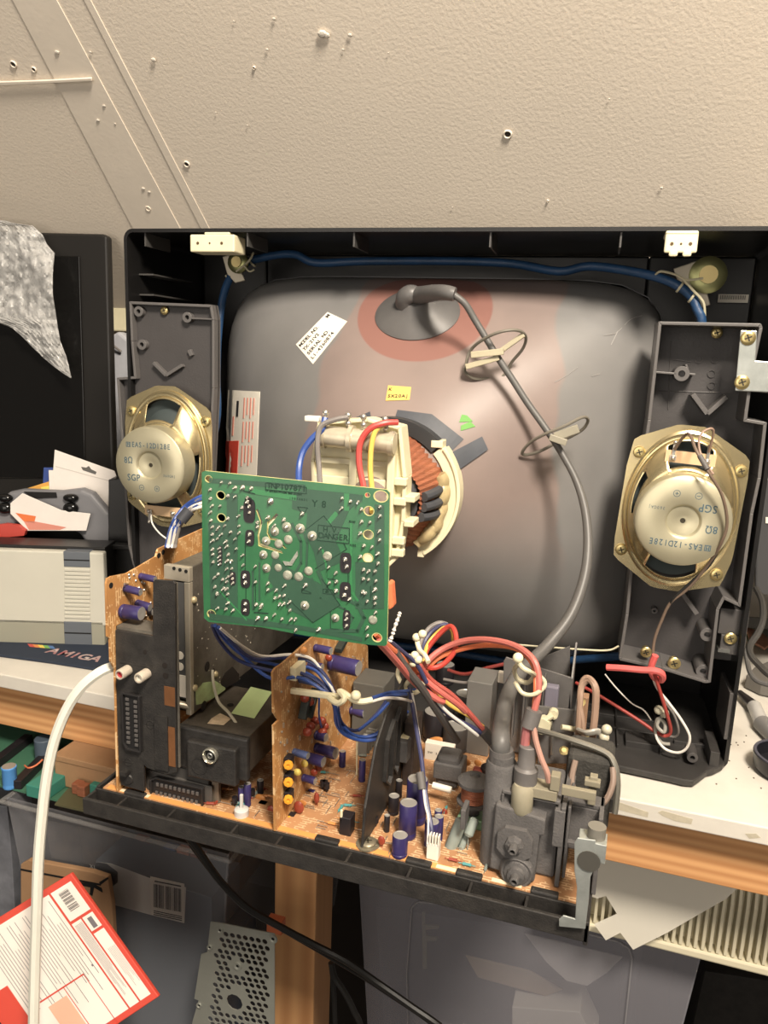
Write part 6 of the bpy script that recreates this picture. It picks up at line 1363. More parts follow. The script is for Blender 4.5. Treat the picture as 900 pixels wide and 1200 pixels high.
# grey game controller
gcx = thing('game_controller', BP(60, 600, .06), 'grey game controller with black triggers lying in the black box', 'controller')
CG = mat('controller_grey', (112, 112, 116), .45)
P = [(0, 585), (10, 577), (25, 574), (70, 576), (95, 573), (108, 578), (118, 590), (128, 602), (135, 625), (125, 650), (105, 645), (92, 625), (60, 615), (20, 615), (0, 625), (-20, 640), (-30, 600)]
MB().prism([BP(x, y, .022) for x, y in P], -un * .018).build('controller_body', CG, gcx, bevel=.006, seg=4)
for cx_, cy_ in ((6, 589), (83, 589)):
    p = BP(cx_, cy_, .019); s = scale_at(p); M = frame(p, ux, un)
    for dy, hh in ((5.5, 5), (-6.5, 7)):
        q = BP(cx_, cy_ - dy, .019); b_ = MB(); b_.ball((0, 0, 0), 1, 16, 10, M=frame(q, ux, un) @ Matrix.Diagonal((9 * s, hh * s, .006, 1))); b_.build('trigger', mat('trigger_black', (20, 20, 20), .15), gcx)
P = [(28, 576), (66, 577), (67, 583), (40, 584)]; MB().prism([BP(x, y, .0215) for x, y in P], un * .001).build('top_panel', DARK, gcx)
def packet(name, label, poly, d, m, extra=(), th=.0015):
    t = thing(name, BP(*poly[0], d), label, 'packet'); MB().prism([BP(x, y, d) for x, y in poly], -un * th).build('packet_sheet', m, t, bevel=.0004)
    for nm, pl, mm_ in extra: MB().prism([BP(x, y, d - .0003) for x, y in pl], -un * .0004).build(nm, mm_, t)
    return t
WP = mat('packet_white', (222, 214, 206), .5, var=.04)
packet('white_packet', 'white hanging packet with a slot hole standing in the black box', [(64, 527), (134, 552), (137, 560), (128, 600), (60, 580)], .043, WP, [('hang_slot', [(95, 547), (101, 548), (104, 546), (107, 550), (113, 553), (112, 556), (97, 551)], mat('slot_grey', (90, 88, 84), .7)), ('pressed_line', [(65, 546), (128, 563), (128, 564), (65, 547)], mat('packet_line', (196, 188, 180), .6)), ('white_leaf', [(57, 551), (63, 551), (64, 578), (58, 577)], WP)])
packet('orange_folder', 'orange and yellow card sticking up behind the white packet', [(20, 576), (58, 564), (60, 580), (20, 580)], .046, mat('card_orange', (226, 160, 60), .6), [('yellow_corner', [(48, 571), (59, 569), (59, 577), (48, 577)], mat('card_yellow', (230, 220, 90), .6)), ])
packet('blue_card', 'small blue card standing behind the orange card', [(51, 548), (62, 548), (60, 572), (50, 570)], .049, mat('card_blue', (40, 66, 140), .6))
packet('paper_leaflet', 'white leaflet with orange print lying over the controller', [(12, 590), (26, 578), (72, 598), (106, 602), (101, 622), (32, 622), (12, 602)], .014, WP, [('orange_print', [(18, 601), (42, 605), (40, 613), (28, 611)], mat('print_orange', (232, 110, 50), .6)), ('pink_print', [(40, 611), (78, 618), (70, 621), (34, 621), (28, 611)], mat('print_pink', (214, 130, 110), .6))], th=.001)
packet('red_pouch', 'red item lying at the left edge in the black box', [(-20, 618), (6, 614), (22, 616), (30, 622), (28, 628), (-20, 632)], .008, mat('pouch_red', (196, 60, 48), .5), th=.008)
# flat black monitor seen from behind
ym_ = .862
mo_ = thing('black_monitor', PY(60, 600, ym_), 'flat black monitor standing at the far left behind the boxes', 'monitor')
a = PY(125, 275, ym_); bt_ = PY(133, 600, ym_)
mb = MB(); P = [PY(-140, 268, ym_), PY(119, 274, ym_), PY(125, 277, ym_), PY(130, 470, ym_), PY(134, 600, ym_), PY(-140, 640, ym_)]
mb.prism(P, (0, .012, 0)); mb.build('monitor_case', mat('monitor_black', (34, 32, 30), .45), mo_, bevel=.003)
mb = MB(); P2 = [PY(-140, 298, ym_ - .0005), PY(94, 300, ym_ - .0005), PY(99, 470, ym_ - .0005), PY(101, 560, ym_ - .0005), PY(-140, 560, ym_ - .0005)]
mb.prism(P2, (0, -.002, 0)); mb.build('screen_panel', mat('screen_black', (16, 15, 14), .25), mo_, bevel=.001)
mb = MB(); mb.box((PY(20, 620, ym_).x - .1, ym_ - .02, DESK + .0005), (PY(60, 620, ym_).x, ym_ + .09, DESK + .012)); mb.build('monitor_foot', mat('monitor_black', ()), mo_, bevel=.003)
mb = MB(); x_ = PY(20, 620, ym_).x; mb.box((x_ - .04, ym_ + .03, DESK + .01), (x_ + .02, ym_ + .05, 1.05)); mb.build('monitor_neck', mat('monitor_black', ()), mo_)
# bubble wrap draped on the monitor
bw = MB(); out = [(-30, 256), (0, 258), (20, 262), (38, 264), (50, 275), (56, 288), (64, 297), (62, 320), (62, 345), (66, 370), (70, 398), (78, 418), (84, 443), (72, 436), (50, 418), (30, 398), (14, 384), (0, 379), (-30, 372)]
from mathutils.geometry import tessellate_polygon
import bisect
nx, ny = 46, 74; grid = {}; vs = []; fs = []
def inside(x, y):
    c = False; n = len(out); j = n - 1
    for i in range(n):
        if (out[i][1] > y) != (out[j][1] > y) and x < (out[j][0] - out[i][0]) * (y - out[i][1]) / (out[j][1] - out[i][1]) + out[i][0]: c = not c
        j = i
    return c
def spans(y):
    xs = []
    n = len(out); j = n - 1
    for i in range(n):
        if (out[i][1] > y) != (out[j][1] > y): xs.append((out[j][0] - out[i][0]) * (y - out[i][1]) / (out[j][1] - out[i][1]) + out[i][0])
        j = i
    return (min(xs), max(xs)) if xs else None
for j in range(ny + 1):
    y = 257 + (442.5 - 257) * j / ny; sp_ = spans(y)
    for i in range(nx + 1):
        x = sp_[0] + (sp_[1] - sp_[0]) * i / nx
        d = .012 + .012 * noise.noise(V((x * .03, y * .025, 2))) + .005 * noise.noise(V((x * .12, y * .1, 5)))
        bub = max(0, sin(x * 1.15 + (int(y / 3.2) % 2) * 1.5) * sin(y * .98)) * .0024
        vs.append(PY(x, y, ym_ - .006 - d - bub))
for j in range(ny):
    for i in range(nx): a_ = j * (nx + 1) + i; fs.append((a_, a_ + 1, a_ + nx + 2, a_ + nx + 1))
bw.add(vs, fs, True)
BWM = mat('bubble_wrap', (232, 231, 228), .12, alpha=.30, bump=.7, bscale=190, spec=1)
o = bw.build('bubble_wrap', BWM); so = o.modifiers.new('s', 'SOLIDIFY'); so.thickness = .001
nt = BWM.node_tree; N = nt.nodes.new; L = nt.links.new; b = nt.nodes['Principled BSDF']; b.inputs['Alpha'].default_value = 1
tr = N('ShaderNodeBsdfTransparent'); tr.inputs[0].default_value = (.9, .9, .9, 1); ms = N('ShaderNodeMixShader'); tc = N('ShaderNodeTexCoord'); nz = N('ShaderNodeTexNoise'); nz.inputs['Scale'].default_value = 70; nz.inputs['Detail'].default_value = 3
L(tc.outputs['Object'], nz.inputs[0]); mr = N('ShaderNodeMapRange'); mr.inputs[1].default_value = .35; mr.inputs[2].default_value = .75; mr.inputs[3].default_value = .30; mr.inputs[4].default_value = .66; L(nz.outputs[0], mr.inputs[0]); L(mr.outputs[0], ms.inputs[0]); L(tr.outputs[0], ms.inputs[1]); L(b.outputs[0], ms.inputs[2]); L(ms.outputs[0], nt.nodes['Material Output'].inputs[0])
tag(o, 'crumpled clear bubble wrap draped over the top of the black monitor', 'bubble wrap')
# pale things glimpsed between monitor and television
t = thing('cream_box', PY(137, 370, .97), 'narrow cream box glimpsed between the monitor and the television', 'box'); P = [PY(x, y, .97) for x, y in ((128, 350), (150, 350), (150, 388), (128, 388))]; MB().prism(P, (0, .03, 0)).build('box_body', CREAM, t, bevel=.002); 
P = [PY(x, y, .968) for x, y in ((128, 346), (150, 346), (150, 351), (128, 351))]; MB().prism(P, (0, .03, 0)).build('box_lid', PAPER, t)
t = thing('white_bag', PY(137, 450, .96), 'crumpled white bag standing between the monitor and the television', 'bag'); P = [PY(x, y, .96) for x, y in ((126, 395), (138, 388), (152, 400), (152, 640), (128, 640))]; MB().prism(P, (0, .02, 0)).build('bag_sheet', mat('bag_white', (186, 188, 196), .6, bump=.8, bscale=20, var=.1), t, bevel=.004)
MB().tube([PY(126, 400, .955), PY(134, 406, .952), PY(142, 412, .955)], .0018, 7).build('bag_handle', WGRY, t)
# ================================================================= right end of the desk
t = thing('grey_monitor', PY(898, 600, .90), 'grey edged screen at the right edge behind the television', 'monitor')
P = [PY(x, y, .88) for x, y in ((885, 560), (960, 560), (960, 706), (885, 696))]; MB().prism(P, (0, .03, 0)).build('screen_case', mat('screen_grey', (70, 70, 72), .4), t, bevel=.002)
P = [PY(x, y, .8795) for x, y in ((897, 606), (940, 606), (940, 614), (897, 613))]; MB().prism(P, (0, -.001, 0)).build('white_label', PAPER, t)
t = thing('dark_slab_stack', PZ(905, 730, DESK + .01), 'stack of flat dark slabs behind the cables at the right edge', 'electronics')
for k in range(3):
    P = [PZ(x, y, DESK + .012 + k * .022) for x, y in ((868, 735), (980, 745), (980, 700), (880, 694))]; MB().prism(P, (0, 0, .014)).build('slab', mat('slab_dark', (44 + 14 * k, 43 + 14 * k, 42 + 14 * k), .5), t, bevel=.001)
t = thing('small_green_board', PZ(895, 760, DESK), 'small circuit board with pink and green areas at the right edge', 'circuit board')
P = [PZ(x, y, DESK + .003) for x, y in ((874, 744), (960, 762), (960, 775), (876, 752))]; MB().prism(P, (0, 0, .0015)).build('board_plate', PCBG, t)
P = [PZ(x, y, DESK + .006) for x, y in ((874, 737), (890, 742), (905, 754), (896, 762), (878, 752))]; MB().prism(P, (0, 0, .003)).build('pink_block', mat('pink_block', (214, 150, 120), .6, var=.15, vscale=120), t)
cable('black_lead', 'black lead curving down at the right edge beside the television', [(886, 690, .78), (893, 705, .76), (894, 725, .74), (888, 742, .73), (879, 756, .72), (880, 768, .71), (890, 780, .70), (904, 792, .69), (930, 800, .69)], .0030, mat('lead_charcoal', (52, 50, 48), .5), 'cable')
cable('black_lead', 'grey lead lying on the desk at the right edge', [(874, 760, .78), (876, 776, .77), (880, 790, .75), (892, 800, .74), (920, 806, .73)], .0024, mat('lead_grey', ()), 'cable')
t = thing('grey_adaptor', PZ(888, 810, DESK), 'flat grey plastic adaptor lying on the white desk at the right edge', 'adaptor')
P = [PZ(x, y, DESK + .001) for x, y in ((872, 806), (882, 796), (900, 788), (960, 800), (960, 830), (890, 815))]; MB().prism(P, (0, 0, .016)).build('adaptor_body', mat('adaptor_grey', (104, 100, 94), .5), t, bevel=.002)
t = thing('soldering_pen', PZ(880, 835, DESK), 'black tipped grey tool with a clear sleeve on the white desk at the right', 'tool')
P0_, P1_, P2_, P3_ = [PZ(x, y, DESK + .008) for x, y in ((867, 812), (884, 828), (893, 848), (925, 880))]
MB().tube([P0_, P1_], lambda q: .0035 + .003 * q, 12).build('tool_tip', CAPB, t); MB().tube([P1_, P2_], .0072, 14).build('clear_sleeve', mat('clear_sleeve', (206, 204, 200), .2, alpha=.7), t)
MB().tube([P2_, P3_], .009, 14).build('tool_handle', mat('handle_grey', (120, 118, 116), .4), t)
t = thing('round_black_dish', PZ(915, 905, DESK), 'round black dish edge showing at the right edge of the desk', 'dish')
c = PZ(924, 908, DESK); mb = MB(); mb.lathe([(.026, .0005), (.030, .006), (.0315, .018), (.0295, .018), (.028, .007), (.0001, .004)], c, DM, 36, capb=False); mb.build('dish_body', mat('dish_black', (28, 28, 34), .3), t)
mb = MB(); mb.ringz(c + V((0, 0, .018)), DM, .0285, .031, .0012, 36); mb.build('dish_rim', mat('dish_rim', (70, 70, 84), .3), t)
random.seed(8); mb = MB()
for k in range(26):
    p = PZ(random.choice((random.uniform(845, 895), random.uniform(735, 860))), random.uniform(860, 925), DESK + .0002)
    if p.y > yF + .004: mb.box(p - V((.0006, .0006, .0002)), p + V((.0006, .0006, .0004)))
tag(mb.build('dirt_crumbs', mat('dirt', (90, 76, 60), .9)), 'small dark crumbs scattered on the white desk at the right', 'dirt', kind='stuff')
# ================================================================= under the desk
def Pp(l, y): return [PY(a, b, y) for a, b in l]
BIN = mat('clear_grey_plastic', (170, 170, 176), .18, alpha=.13, bump=.05, bscale=40); BINR = mat('clear_grey_rim', (150, 148, 146), .3, alpha=.3)
def binbox(label, x0t, x1t, x0b, x1b, yf, yb, zt, zb, rib=None):
    t = thing('storage_bin', ((x0t + x1t) / 2, (yf + yb) / 2, zb), label, 'storage bin', 'clear grey plastic bins under the desk')
    th = .002; vsq = lambda x0, x1, y0, y1, z: [V((x0, y0, z)), V((x1, y0, z)), (V((x1, y1, z))), V((x0, y1, z))]
    dz = .022
    a = vsq(x0b, x1b, yf + dz, yb - dz, zb); b = vsq(x0t, x1t, yf, yb, zt)
    for i in range(4):
        j = (i + 1) % 4; n_ = (a[j] - a[i]).cross(b[i] - a[i]).normalized() * th
        mb = MB(); mb.add([a[i], a[j], b[j], b[i], a[i] - n_, a[j] - n_, b[j] - n_, b[i] - n_], [(0, 1, 2, 3), (7, 6, 5, 4), (0, 4, 5, 1), (1, 5, 6, 2), (2, 6, 7, 3), (3, 7, 4, 0)]); mb.build('bin_wall', BIN, t)
    mb = MB(); mb.rim([p + V((sx * .006, sy * .006, 0)) for p, (sx, sy) in zip(b, ((-1, -1), (1, -1), (1, 1), (-1, 1)))], (0, 0, -.005), .004); mb.build('bin_rim', BINR, t, bevel=.002)
    mb = MB(); mb.box((x0b, yf + dz, zb), (x1b, yb - dz, zb + .002)); mb.build('bin_base', BIN, t)
    return t
xl0, xl1 = PY(12, 1000, .585).x, PY(322, 1020, .66).x - .013
bl_ = binbox('clear grey storage bin under the left half of the desk, packed with boxes', xl0, xl1, xl0 + .03, xl1 - .03, .585, .98, .632, .29)
xr0, xr1 = PY(418, 1045, .76).x, PY(824, 1115, .76).x
zr_ = PY(824, 1108, .76).z
BIN_L = BIN; BIN = mat('milky_grey_plastic', (176, 174, 184), .2, alpha=.26, bump=.05, bscale=40)
br_ = binbox('clear grey storage bin right of the timber leg with a moulded front panel', xr0, xr1, xr0 + .025, xr1 - .03, .76, 1.16, zr_, .15)
def on_bin(px, py, d=0): return PP(px, py, (0, .76 - d, zr_), V((0, -1, -.022 / (zr_ - .15))).normalized())
rr_ = [(482, 1062), (490, 1055), (540, 1060), (640, 1080), (725, 1102), (738, 1110), (742, 1122), (738, 1160), (732, 1215), (478, 1215), (476, 1140)]
mb = MB(); mb.rim([on_bin(x, y, .0008) for x, y in rr_], (0, -.0025, 0), .002); mb.build('moulded_panel', mat('clear_bead', (170, 168, 172), .2, alpha=.35), br_, bevel=.0008)
MB().prism([on_bin(x, y, -.006) for x, y in ((614, 1094), (730, 1122), (712, 1140), (688, 1156), (664, 1150), (640, 1128))], (0, .001, 0)).build('paper_inside', mat('paper_dim', (150, 146, 140), .8), br_) if 0 else None
def inner(name, label, cat, poly, y, th, m, extra=()):
    t = thing(name, PY(*poly[0], y), label, cat); MB().prism(Pp(poly, y), (0, th, 0)).build(name + '_body', m, t, bevel=.001)
    for nm, pl, mm_ in extra: MB().prism(Pp(pl, y - .0004), (0, .0003, 0)).build(nm, mm_, t)
    return t
inner('paper_sheet', 'pale folded paper showing through the front of the right bin', 'paper', [(614, 1094), (730, 1122), (712, 1140), (688, 1156), (664, 1150), (640, 1128)], .80, .002, mat('paper_dim', (168, 164, 162), .8))
inner('tan_card', 'tan strip of card showing inside the right bin', 'card', [(545, 1120), (620, 1138), (660, 1160), (640, 1168), (560, 1146)], .83, .003, mat('card_tan', (134, 118, 100), .8))
inner('white_carton', 'whitish carton low in the right bin', 'carton', [(600, 1180), (680, 1186), (700, 1230), (600, 1240)], .81, .05, mat('carton_white', (164, 160, 154), .7))
inner('dark_carton', 'dark grey carton filling the back of the right bin', 'carton', [(440, 1062), (730, 1105), (725, 1205), (450, 1205)], .95, .08, mat('carton_dark', (74, 74, 80), .7, var=.2, vscale=8))
inner('beige_connector', 'beige stepped plastic piece behind the moulded panel of the right bin', 'plastic part', [(494, 1070), (498, 1070), (498, 1084), (514, 1085), (514, 1089), (499, 1090), (499, 1097), (512, 1099), (512, 1103), (500, 1103), (500, 1136), (495, 1136)], .80, .003, mat('connector_dim', (120, 116, 96), .6))
# left bin contents
BAR = INKB
bx = inner('label_box', 'slate box with a grey and white label band and bar code in the left bin', 'box', [(112, 1008), (175, 1030), (248, 1052), (250, 1240), (112, 1240)], .612, .06, mat('box_slate', (84, 92, 102), .6),
 [('grey_band', [(112, 1010), (130, 1012), (175, 1029), (218, 1040), (216, 1082), (176, 1072), (132, 1060), (112, 1052)], mat('band_grey', (214, 208, 198), .7)), ('dark_oval', [(112, 1010), (125, 1012), (138, 1022), (138, 1034), (128, 1042), (112, 1040)], mat('oval_slate', (66, 70, 74), .7))])
MB().prism(Pp([(176, 1027), (216, 1036), (216, 1080), (177, 1072)], .6112), (0, .0003, 0)).build('white_label', PAPER, bx)
for k in range(22):
    if k in (8, 14): continue
    x = 180 + k * 1.5; MB().prism(Pp([(x, 1036 + k * .28), (x + (.9 if k % 3 else .5), 1036 + k * .28), (x + (.9 if k % 3 else .5), 1063 + k * .28), (x, 1063 + k * .28)], .6108), (0, .0003, 0)).build('bar_code_bar', INKB, bx)
for k in range(3): MB().prism(Pp([(180, 1067 + k * 2.2), (213, 1074 + k * 2.2), (213, 1074.8 + k * 2.2), (180, 1067.8 + k * 2.2)], .6108), (0, .0003, 0)).build('printed_line', INKB, bx)
MB().prism(Pp([(181, 1032), (212, 1038), (212, 1039.4), (181, 1033.4)], .6108), (0, .0003, 0)).build('printed_line', INKB, bx)
merge_text('box_print', [(c_, frame(PY(107 + 4 * i, 1015.5 + i, .6106), DX, -DY), .0040, .0001) for i, c_ in enumerate('XL')], mat('band_grey', ()), bx)
inner('slate_folder', 'dark slate folder standing in the left bin below the bar code label', 'folder', [(128, 1060), (244, 1080), (285, 1088), (285, 1230), (128, 1230)], .640, .03, mat('folder_slate', (66, 72, 84), .6))
inner('parts_tray', 'dark parts tray with small coloured parts high in the left bin', 'tray', [(50, 960), (230, 998), (280, 1010), (280, 1046), (60, 1006)], .68, .10, mat('tray_dark', (70, 64, 58), .6, col2=(104, 88, 72), vscale=26))
for k, (x, y, c) in enumerate(((163, 990, (140, 80, 60)), (198, 1000, (70, 90, 130)), (214, 1003, (190, 120, 90)), (178, 1012, (150, 130, 60)), (203, 1020, (150, 130, 60)), (230, 1008, (150, 80, 60)))):
    p = PY(x, y, .66); MB().box(p - V((.008, 0, .007)), p + V((.008, .01, .007))).build('x', mat('part_%d' % k, c, .5), None, bevel=.001)
for k, o in enumerate([o for o in bpy.data.objects if o.name.startswith('x') and o.type == 'MESH' and len(o.name) <= 5]):
    o.name = 'small_part'; tag(o, ['brick red', 'blue', 'pink', 'olive', 'yellowish', 'rust'][k % 6] + ' small part lying against the front of the left bin', 'part', 'small coloured parts in the left bin')
cb = inner('brown_carton', 'brown cardboard carton standing behind the red and white box', 'carton', [(24, 1013), (33, 1008), (108, 1022), (126, 1028), (131, 1060), (134, 1110), (134, 1240), (24, 1240)], .575, .006, mat('cardboard', (164, 122, 82), .8, var=.08))
MB().prism(Pp([(24, 1018), (118, 1036), (118, 1038), (24, 1020)], .5745), (0, .0004, 0)).build('flap_gap', DARK, cb); MB().prism(Pp([(92, 1034), (110, 1036), (119, 1041), (120, 1046), (110, 1040), (108, 1050), (105, 1048), (106, 1040), (92, 1037)], .5743), (0, .0004, 0)).build('torn_gap', DARK, cb); MB().prism(Pp([(116, 1034), (126, 1028), (127, 1030), (118, 1037)], .5743), (0, .0004, 0)).build('flap_gap', DARK, cb)
# box and boards on top of the left bin
t = thing('brown_carton', PY(98, 900, .64), 'flat brown cardboard carton lying on the left bin just below the desk rail', 'carton')
zt_ = PY(66, 898 - 12, .632).z
P = Pp([(65, 886), (130, 899), (132, 925), (64, 905)], .630); a = P[0]; zc = .636
mb = MB(); mb.box((PY(64, 900, .620).x, .620, zc), (PY(150, 910, .620).x, .72, PY(98, 893, .620).z)); mb.build('carton_body', mat('cardboard', ()), t, bevel=.001)
mb = MB(); zz_ = PY(98, 893, .62).z; mb.box((PY(64, 900, .62).x - .001, .619, zz_ - .006), (PY(150, 910, .62).x, .721, zz_ + .001)); mb.build('carton_lid', mat('cardboard', ()), t, bevel=.001)
t = thing('salvaged_circuit_board', PY(40, 925, .60), 'green salvaged circuit board with a blue capacitor on the left bin', 'circuit board')
zs = .6335
mb = MB(); P = [PZ(-40, 912, zs), PZ(72, 941, zs), PZ(110, 905, zs), PZ(80, 850, zs), PZ(-40, 850, zs)]; mb.prism(P, (0, 0, .0016)); mb.build('board_plate', mat('board_green_dull', (60, 110, 84), .5), t)
p = PZ(12, 922, zs + .002); r = 8 * scale_at(p); h = PY(12, 898, p.y).z - p.z
mb = MB(); mb.lathe([(r * .95, 0), (r, .001), (r, h * .12), (r * .94, h * .18), (r, h * .24), (r, h * .86), (r * 1.06, h * .9), (r * 1.06, h * .97), (r * .95, h)], p, DM, 22, capb=False); mb.mat(1).lathe([(r * .95, h), (r * .75, h), (.0001, h - .0004)], p, DM, 22, capa=False, capb=False); mb.build('blue_capacitor', [mat('cap_blue', (70, 140, 214), .4), CTOP], t)
p = PZ(38, 935, zs + .002); MB().box((p.x - .008, p.y, p.z), (p.x + .018, p.y + .035, p.z + .014)).build('green_terminal_block', mat('terminal_green', (50, 130, 112), .5), t, bevel=.001)
for k in range(2): 
    a, b = PZ(20 - 30 * k, 925 - 22 * k, zs + .002), PZ(60 - 26 * k, 885 - 16 * k, zs + .002); u = b - a; M = frame(a, u, (0, 0, 1)); MB().obox(M, (0, -.005, 0), (u.length, .005, .010)).build('slot_connector', CAPB, t, bevel=.0006)
p = PZ(52, 890, zs + .002); MB().lathe([(.010, 0), (.010, .026), (.009, .027)], p, DM, 20).build('slate_capacitor', mat('cap_slate', (70, 84, 100), .5), t)
wire('insulated_wire', 'small orange wire on the salvaged board under the desk', [PZ(29, 897, zs + .01), PZ(33, 900, zs + .012), PZ(42, 897, zs + .014), PZ(50, 890, zs + .02)], .0010, WORA)
t = thing('dim_circuit_board', PY(90, 935, .60), 'dim circuit board edge lying behind the white cable under the carton', 'circuit board')
P = [PZ(64, 944, zs + .004), PZ(170, 968, zs + .004), PZ(170, 930, zs + .004), PZ(80, 925, zs + .004)]; MB().prism(P, (0, 0, .0016)).build('board_plate', mat('board_olive', (84, 82, 54), .6), t)
for x, y, m in ((84, 930, COPPER), (90, 933, COPPER), (105, 931, mat('terminal_green', ()))): p = PZ(x, y, zs + .006); MB().box(p, p + V((.010, .01, .012))).build('coil_block', m, t, bevel=.001)
# ---------------------------------------------------------------- perforated steel plate
py_ = .560
pp = thing('perforated_plate', PY(270, 1200, py_), 'grey steel plate full of round holes leaning beside the timber leg', 'metal plate')
outp = [(247, 1080), (262, 1082), (322, 1094), (322, 1240), (220, 1240), (226, 1196), (233, 1172), (228, 1170), (236, 1118), (243, 1116)]
bmn = bmesh.new(); ppi = Matrix.Translation(PY(270, 1200, py_)).inverted()
eds = loopv([ppi @ PY(x, y, py_) for x, y in outp])
def inp(x, y, pl, m=0):
    c = False; n = len(pl); j = n - 1
    for i in range(n):
        if (pl[i][1] > y) != (pl[j][1] > y) and x < (pl[j][0] - pl[i][0]) * (y - pl[i][1]) / (pl[j][1] - pl[i][1]) + pl[i][0]: c = not c
        j = i
    return c
hz_ = []
inn_ = [(258, 1086), (318, 1096), (318, 1236), (232, 1236), (240, 1190), (250, 1110)]
for j in range(24):
    for i in range(-4, 22):
        x = 262 + i * 7.6 + (j % 2) * 3.8 - j * .95; y = 1088 + j * 6.6 + (i * 7.6) * .19
        if not all(inp(x + dx, y + dy, inn_) for dx in (-4, 4) for dy in (-4, 4)): continue
        if (x - 275) ** 2 + (y - 1174) ** 2 < 17 ** 2 or (x - 278.5) ** 2 + (y - 1132) ** 2 < 8.5 ** 2: continue
        hz_.append((x, y, 3.5))
hz_.append((275, 1174, 10.5))
for x, y, r in hz_:
    c = ppi @ PY(x, y, py_); R = r * scale_at(PY(x, y, py_)); eds += loopv([c + V((cos(2 * pi * k / 10) * R, 0, sin(2 * pi * k / 10) * R)) for k in range(10 if r < 5 else 10)])
bmesh.ops.triangle_fill(bmn, use_beauty=True, use_dissolve=False, edges=eds)
me = bpy.data.meshes.new('plate_sheet'); bmn.to_mesh(me); bmn.free(); me.materials.append(mat('plate_steel', (150, 152, 142), .4, metal=.4, var=.06)); ob = bpy.data.objects.new('plate_sheet', me); COL.objects.link(ob); ob.parent = pp
so = ob.modifiers.new('s', 'SOLIDIFY'); so.thickness = .001; so.offset = 0
for x, y, r in ((258, 1090, 3), (320, 1100, 4), (278.5, 1132, 3.6), (246, 1110, 2.4), (233.5, 1178, 2.4)):
    p = PY(x, y, py_ - .0006); R = r * scale_at(p); mb = MB(); mb.lathe([(R * 1.5, 0), (R * 1.4, .0012), (R, .0012), (R * .5, .0004)], p, -DY, 18, capb=False); mb.mat(1).lathe([(R * .5, .0005), (.0001, .0005)], p, -DY, 14, capa=False, capb=False); mb.build('dimpled_hole', [mat('plate_steel', ()), DARK], pp)
MB().prism(Pp([(240, 1112), (252, 1114), (248, 1190), (236, 1190)], py_ + .001), (0, .012, 0)).build('plate_flange', mat('plate_steel', ()), pp, bevel=.0004) if 0 else None
t = thing('orange_part', PY(317, 1087, .60), 'small orange plastic part showing behind the perforated plate', 'part'); MB().box(PY(312, 1092, .60), PY(330, 1082, .60) + V((0, .01, 0))).build('part_body', WORA, t, bevel=.001)
# ---------------------------------------------------------------- red and white printed box, lower left
rn = V((.15, -1, .35)).normalized(); ro = PY(83, 1023, .47)
def RB(u, v, d=0):          # u along top-right edge (0..1 from apex to right corner), v along the left edge
    px = 83 + u * 103 - v * 118; py = 1023 + u * 145 + v * 73 + u * v * 6; return PP(px, py, ro + rn * d, rn)
rb = thing('red_white_box', RB(.5, .5, -.02), 'white carton with red borders and fine print standing tilted at the lower left', 'box')
MB().prism([RB(0, 0), RB(1.0, 0), RB(1.0, 1.2), RB(0, 1.2)], -rn * .004).build('carton_body', RED, rb, bevel=.0008)
def rq(name, u0, v0, u1, v1, m, d=.0002): return MB().prism([RB(u0, v0, d), RB(u1, v0, d), RB(u1, v1, d), RB(u0, v1, d)], rn * .00015).build(name, m, rb)
RW = mat('carton_white_print', (226, 216, 206), .45)
rq('white_panel', .045, .04, .27, .24, RW); rq('white_panel', .29, .04, .40, .14, RW); rq('white_panel', .29, .155, .955, .245, RW); rq('white_panel', .42, .04, .955, .14, RW); rq('white_panel', .045, .26, .955, 1.2, RW)
TXT = mat('fine_print', (110, 104, 108), .6)
for k in range(15):
    v = .07 + k * .0098; rq('bar_code_bar', .07 + .0, .0, .0, .0, INKB) if 0 else None
for k in range(20):
    u = .075 + k * .0072; 
    if k in (6, 13): continue
    rq('bar_code_bar', u, .10, u + (.0045 if k % 3 else .002), .19, INKB, .0004)
rq('print_smudge', .31, .07, .39, .11, TXT, .0004)
random.seed(21)
for k in range(8): v = .165 + k * .009; rq('text_line', .31, v, .31 + random.uniform(.3, .62), v + .0018, TXT, .0004)
for k in range(6): v = .05 + k * .012; rq('text_line', .55, v, .55 + random.uniform(.2, .38), v + .0015, TXT, .0004)
for k in range(26):
    v = .29 + k * .026; u0 = random.choice((.08, .16, .24)); rq('text_line', u0, v, u0 + random.uniform(.25, .6), v + .0030, mat('line_dark', (84, 80, 84), .6), .0004)
rq('red_rule', .60, .40, .61, .86, RED, .0005); rq('red_rule', .60, .40, 1.0, .405, RED, .0005); rq('red_rule', .60, .60, 1.0, .605, RED, .0005); rq('skin_picture', .66, .62, .95, .80, mat('peach_print', (230, 170, 140), .6), .0005); rq('red_panel', .4, .98, 1.0, 1.2, RED, .0006); rq('dark_mark', .58, .29, .595, .305, TXT, .0006)
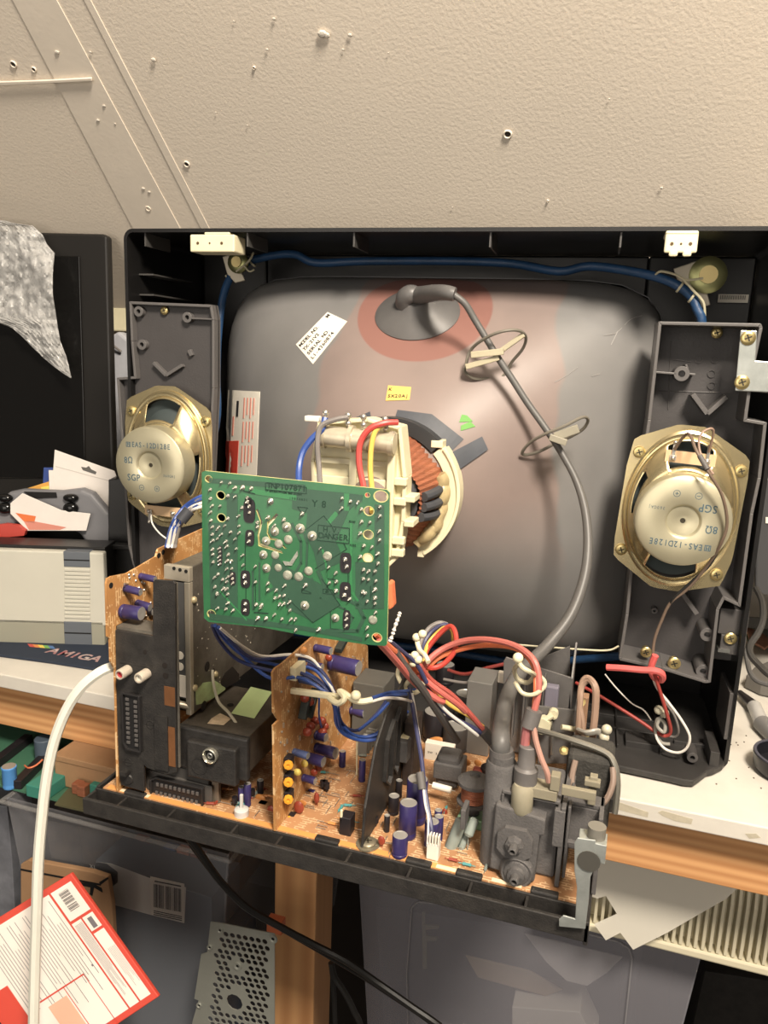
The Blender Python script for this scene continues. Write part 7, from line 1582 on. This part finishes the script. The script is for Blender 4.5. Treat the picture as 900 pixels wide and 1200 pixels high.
# ---------------------------------------------------------------- cream finned radiator and hanging tracing paper
rd = thing('finned_radiator', (.15, .74, .56), 'cream finned radiator hanging below the desk rail at the right', 'radiator')
CRR = mat('radiator_cream', (214, 204, 172), .5, var=.04)
zA, zB = PY(760, 1100, .72).z, PY(760, 1015, .72).z
xA = PY(640, 1060, .72).x; mb = MB(); mb.box((xA, .745, zA - .01), (.75, .80, zB + .03)) if 0 else mb.box((xA, .7345, zA - .01), (.75, .80, zB + .03)); mb.build('radiator_core', CRR, rd)
k = 0; x = xA
while x < .34 and k < 70:
    mb = MB(); mb.prism([(x, .72, zA + .002), (x, .745, zA + .002), (x, .745, zB + .03), (x, .735, zB + .03), (x, .72, zB - .02)], (.0032, 0, 0)); mb.build('radiator_fin', CRR, rd, bevel=.0006); x += .0068; k += 1
mb = MB(); mb.box((xA, .7185, zA - .008), (.75, .7455, zA + .001)); mb.build('bottom_rail', CRR, rd, bevel=.002)
for x in (.45, .6): mb = MB(); mb.box((x, .80, .2), (x + .02, .82, zA + .04)); mb.build('bracket', CRR, rd)
tp = MB(); yp = .708
paper = [(692, 996), (870, 1036), (850, 1054), (813, 1075), (782, 1093), (742, 1113), (727, 1093), (710, 1102), (696, 1083), (723, 1071), (710, 1050), (700, 1053), (691, 1050)]
P = Pp(paper, yp); tp.prism(P, (0, .0005, 0)); o = tp.build('tracing_paper', mat('tracing_paper', (238, 232, 216), .6, alpha=.66)); tag(o, 'translucent sheet of tracing paper hanging in front of the cream radiator', 'paper')
# dark box below the radiator at the lower right
inner('dark_carton', 'dark carton standing at the lower right below the cream radiator', 'carton', [(826, 1138), (1000, 1165), (1000, 1300), (790, 1300)], .90, .2, mat('carton_black', (36, 33, 30), .8, var=.3, vscale=60))
# cloudy bag at far lower left
inner('clear_bag', 'cloudy plastic bag at the far left edge beside the left bin', 'bag', [(-60, 935), (8, 945), (14, 1010), (20, 1120), (-60, 1140)], .66, .04, mat('bag_cloudy', (120, 122, 130), .3, var=.3, vscale=20, bump=.6, bscale=30))
# ================================================================= light, camera, output
def area(name, loc, target, size, power, col, shape='SQUARE', sy=None):
    l = bpy.data.lights.new(name, 'AREA'); l.energy = power; l.size = size; l.color = col; l.shape = 'DISK' if shape == 'DISK' else 'SQUARE'
    if sy: l.shape = 'RECTANGLE'; l.size_y = sy
    o = bpy.data.objects.new(name, l); COL.objects.link(o); o.location = loc
    o.rotation_euler = (V(target) - V(loc)).to_track_quat('-Z', 'Y').to_euler(); return o
area('ceiling_lamp', (.40, -.28, 2.05), (-.1, .7, .9),   .34, 46, (1, .89, .75), 'DISK')
area('room_light', (-.4, -1.2, 1.15), (-.2, .8, .65), 1.2, 12, (1, .91, .80))  # added soft fill behind the camera, brightens the space under the desk
w = bpy.data.worlds.new('World'); SC.world = w; w.use_nodes = True; bg = w.node_tree.nodes['Background']; bg.inputs[0].default_value = (1, .90, .78, 1); bg.inputs[1].default_value = .13
cd = bpy.data.cameras.new('camera'); cam = bpy.data.objects.new('camera', cd); COL.objects.link(cam)
cd.sensor_fit = 'VERTICAL'; cd.sensor_height = 24; cd.lens = 901 / 1200 * 24; cd.clip_start = .01
# camera axes in world: right, up, back
R = Matrix((( Xc.x, -Xc.y, -Xc.z), (Yc.x, -Yc.y, -Yc.z), (Zc.x, -Zc.y, -Zc.z)))
cam.matrix_world = Matrix.Translation(CAM) @ R.to_4x4(); SC.camera = cam
vs_ = SC.view_settings; vs_.view_transform = 'Standard'; vs_.look = 'None'; vs_.gamma = 1; vs_.use_curve_mapping = False; vs_.exposure = .12
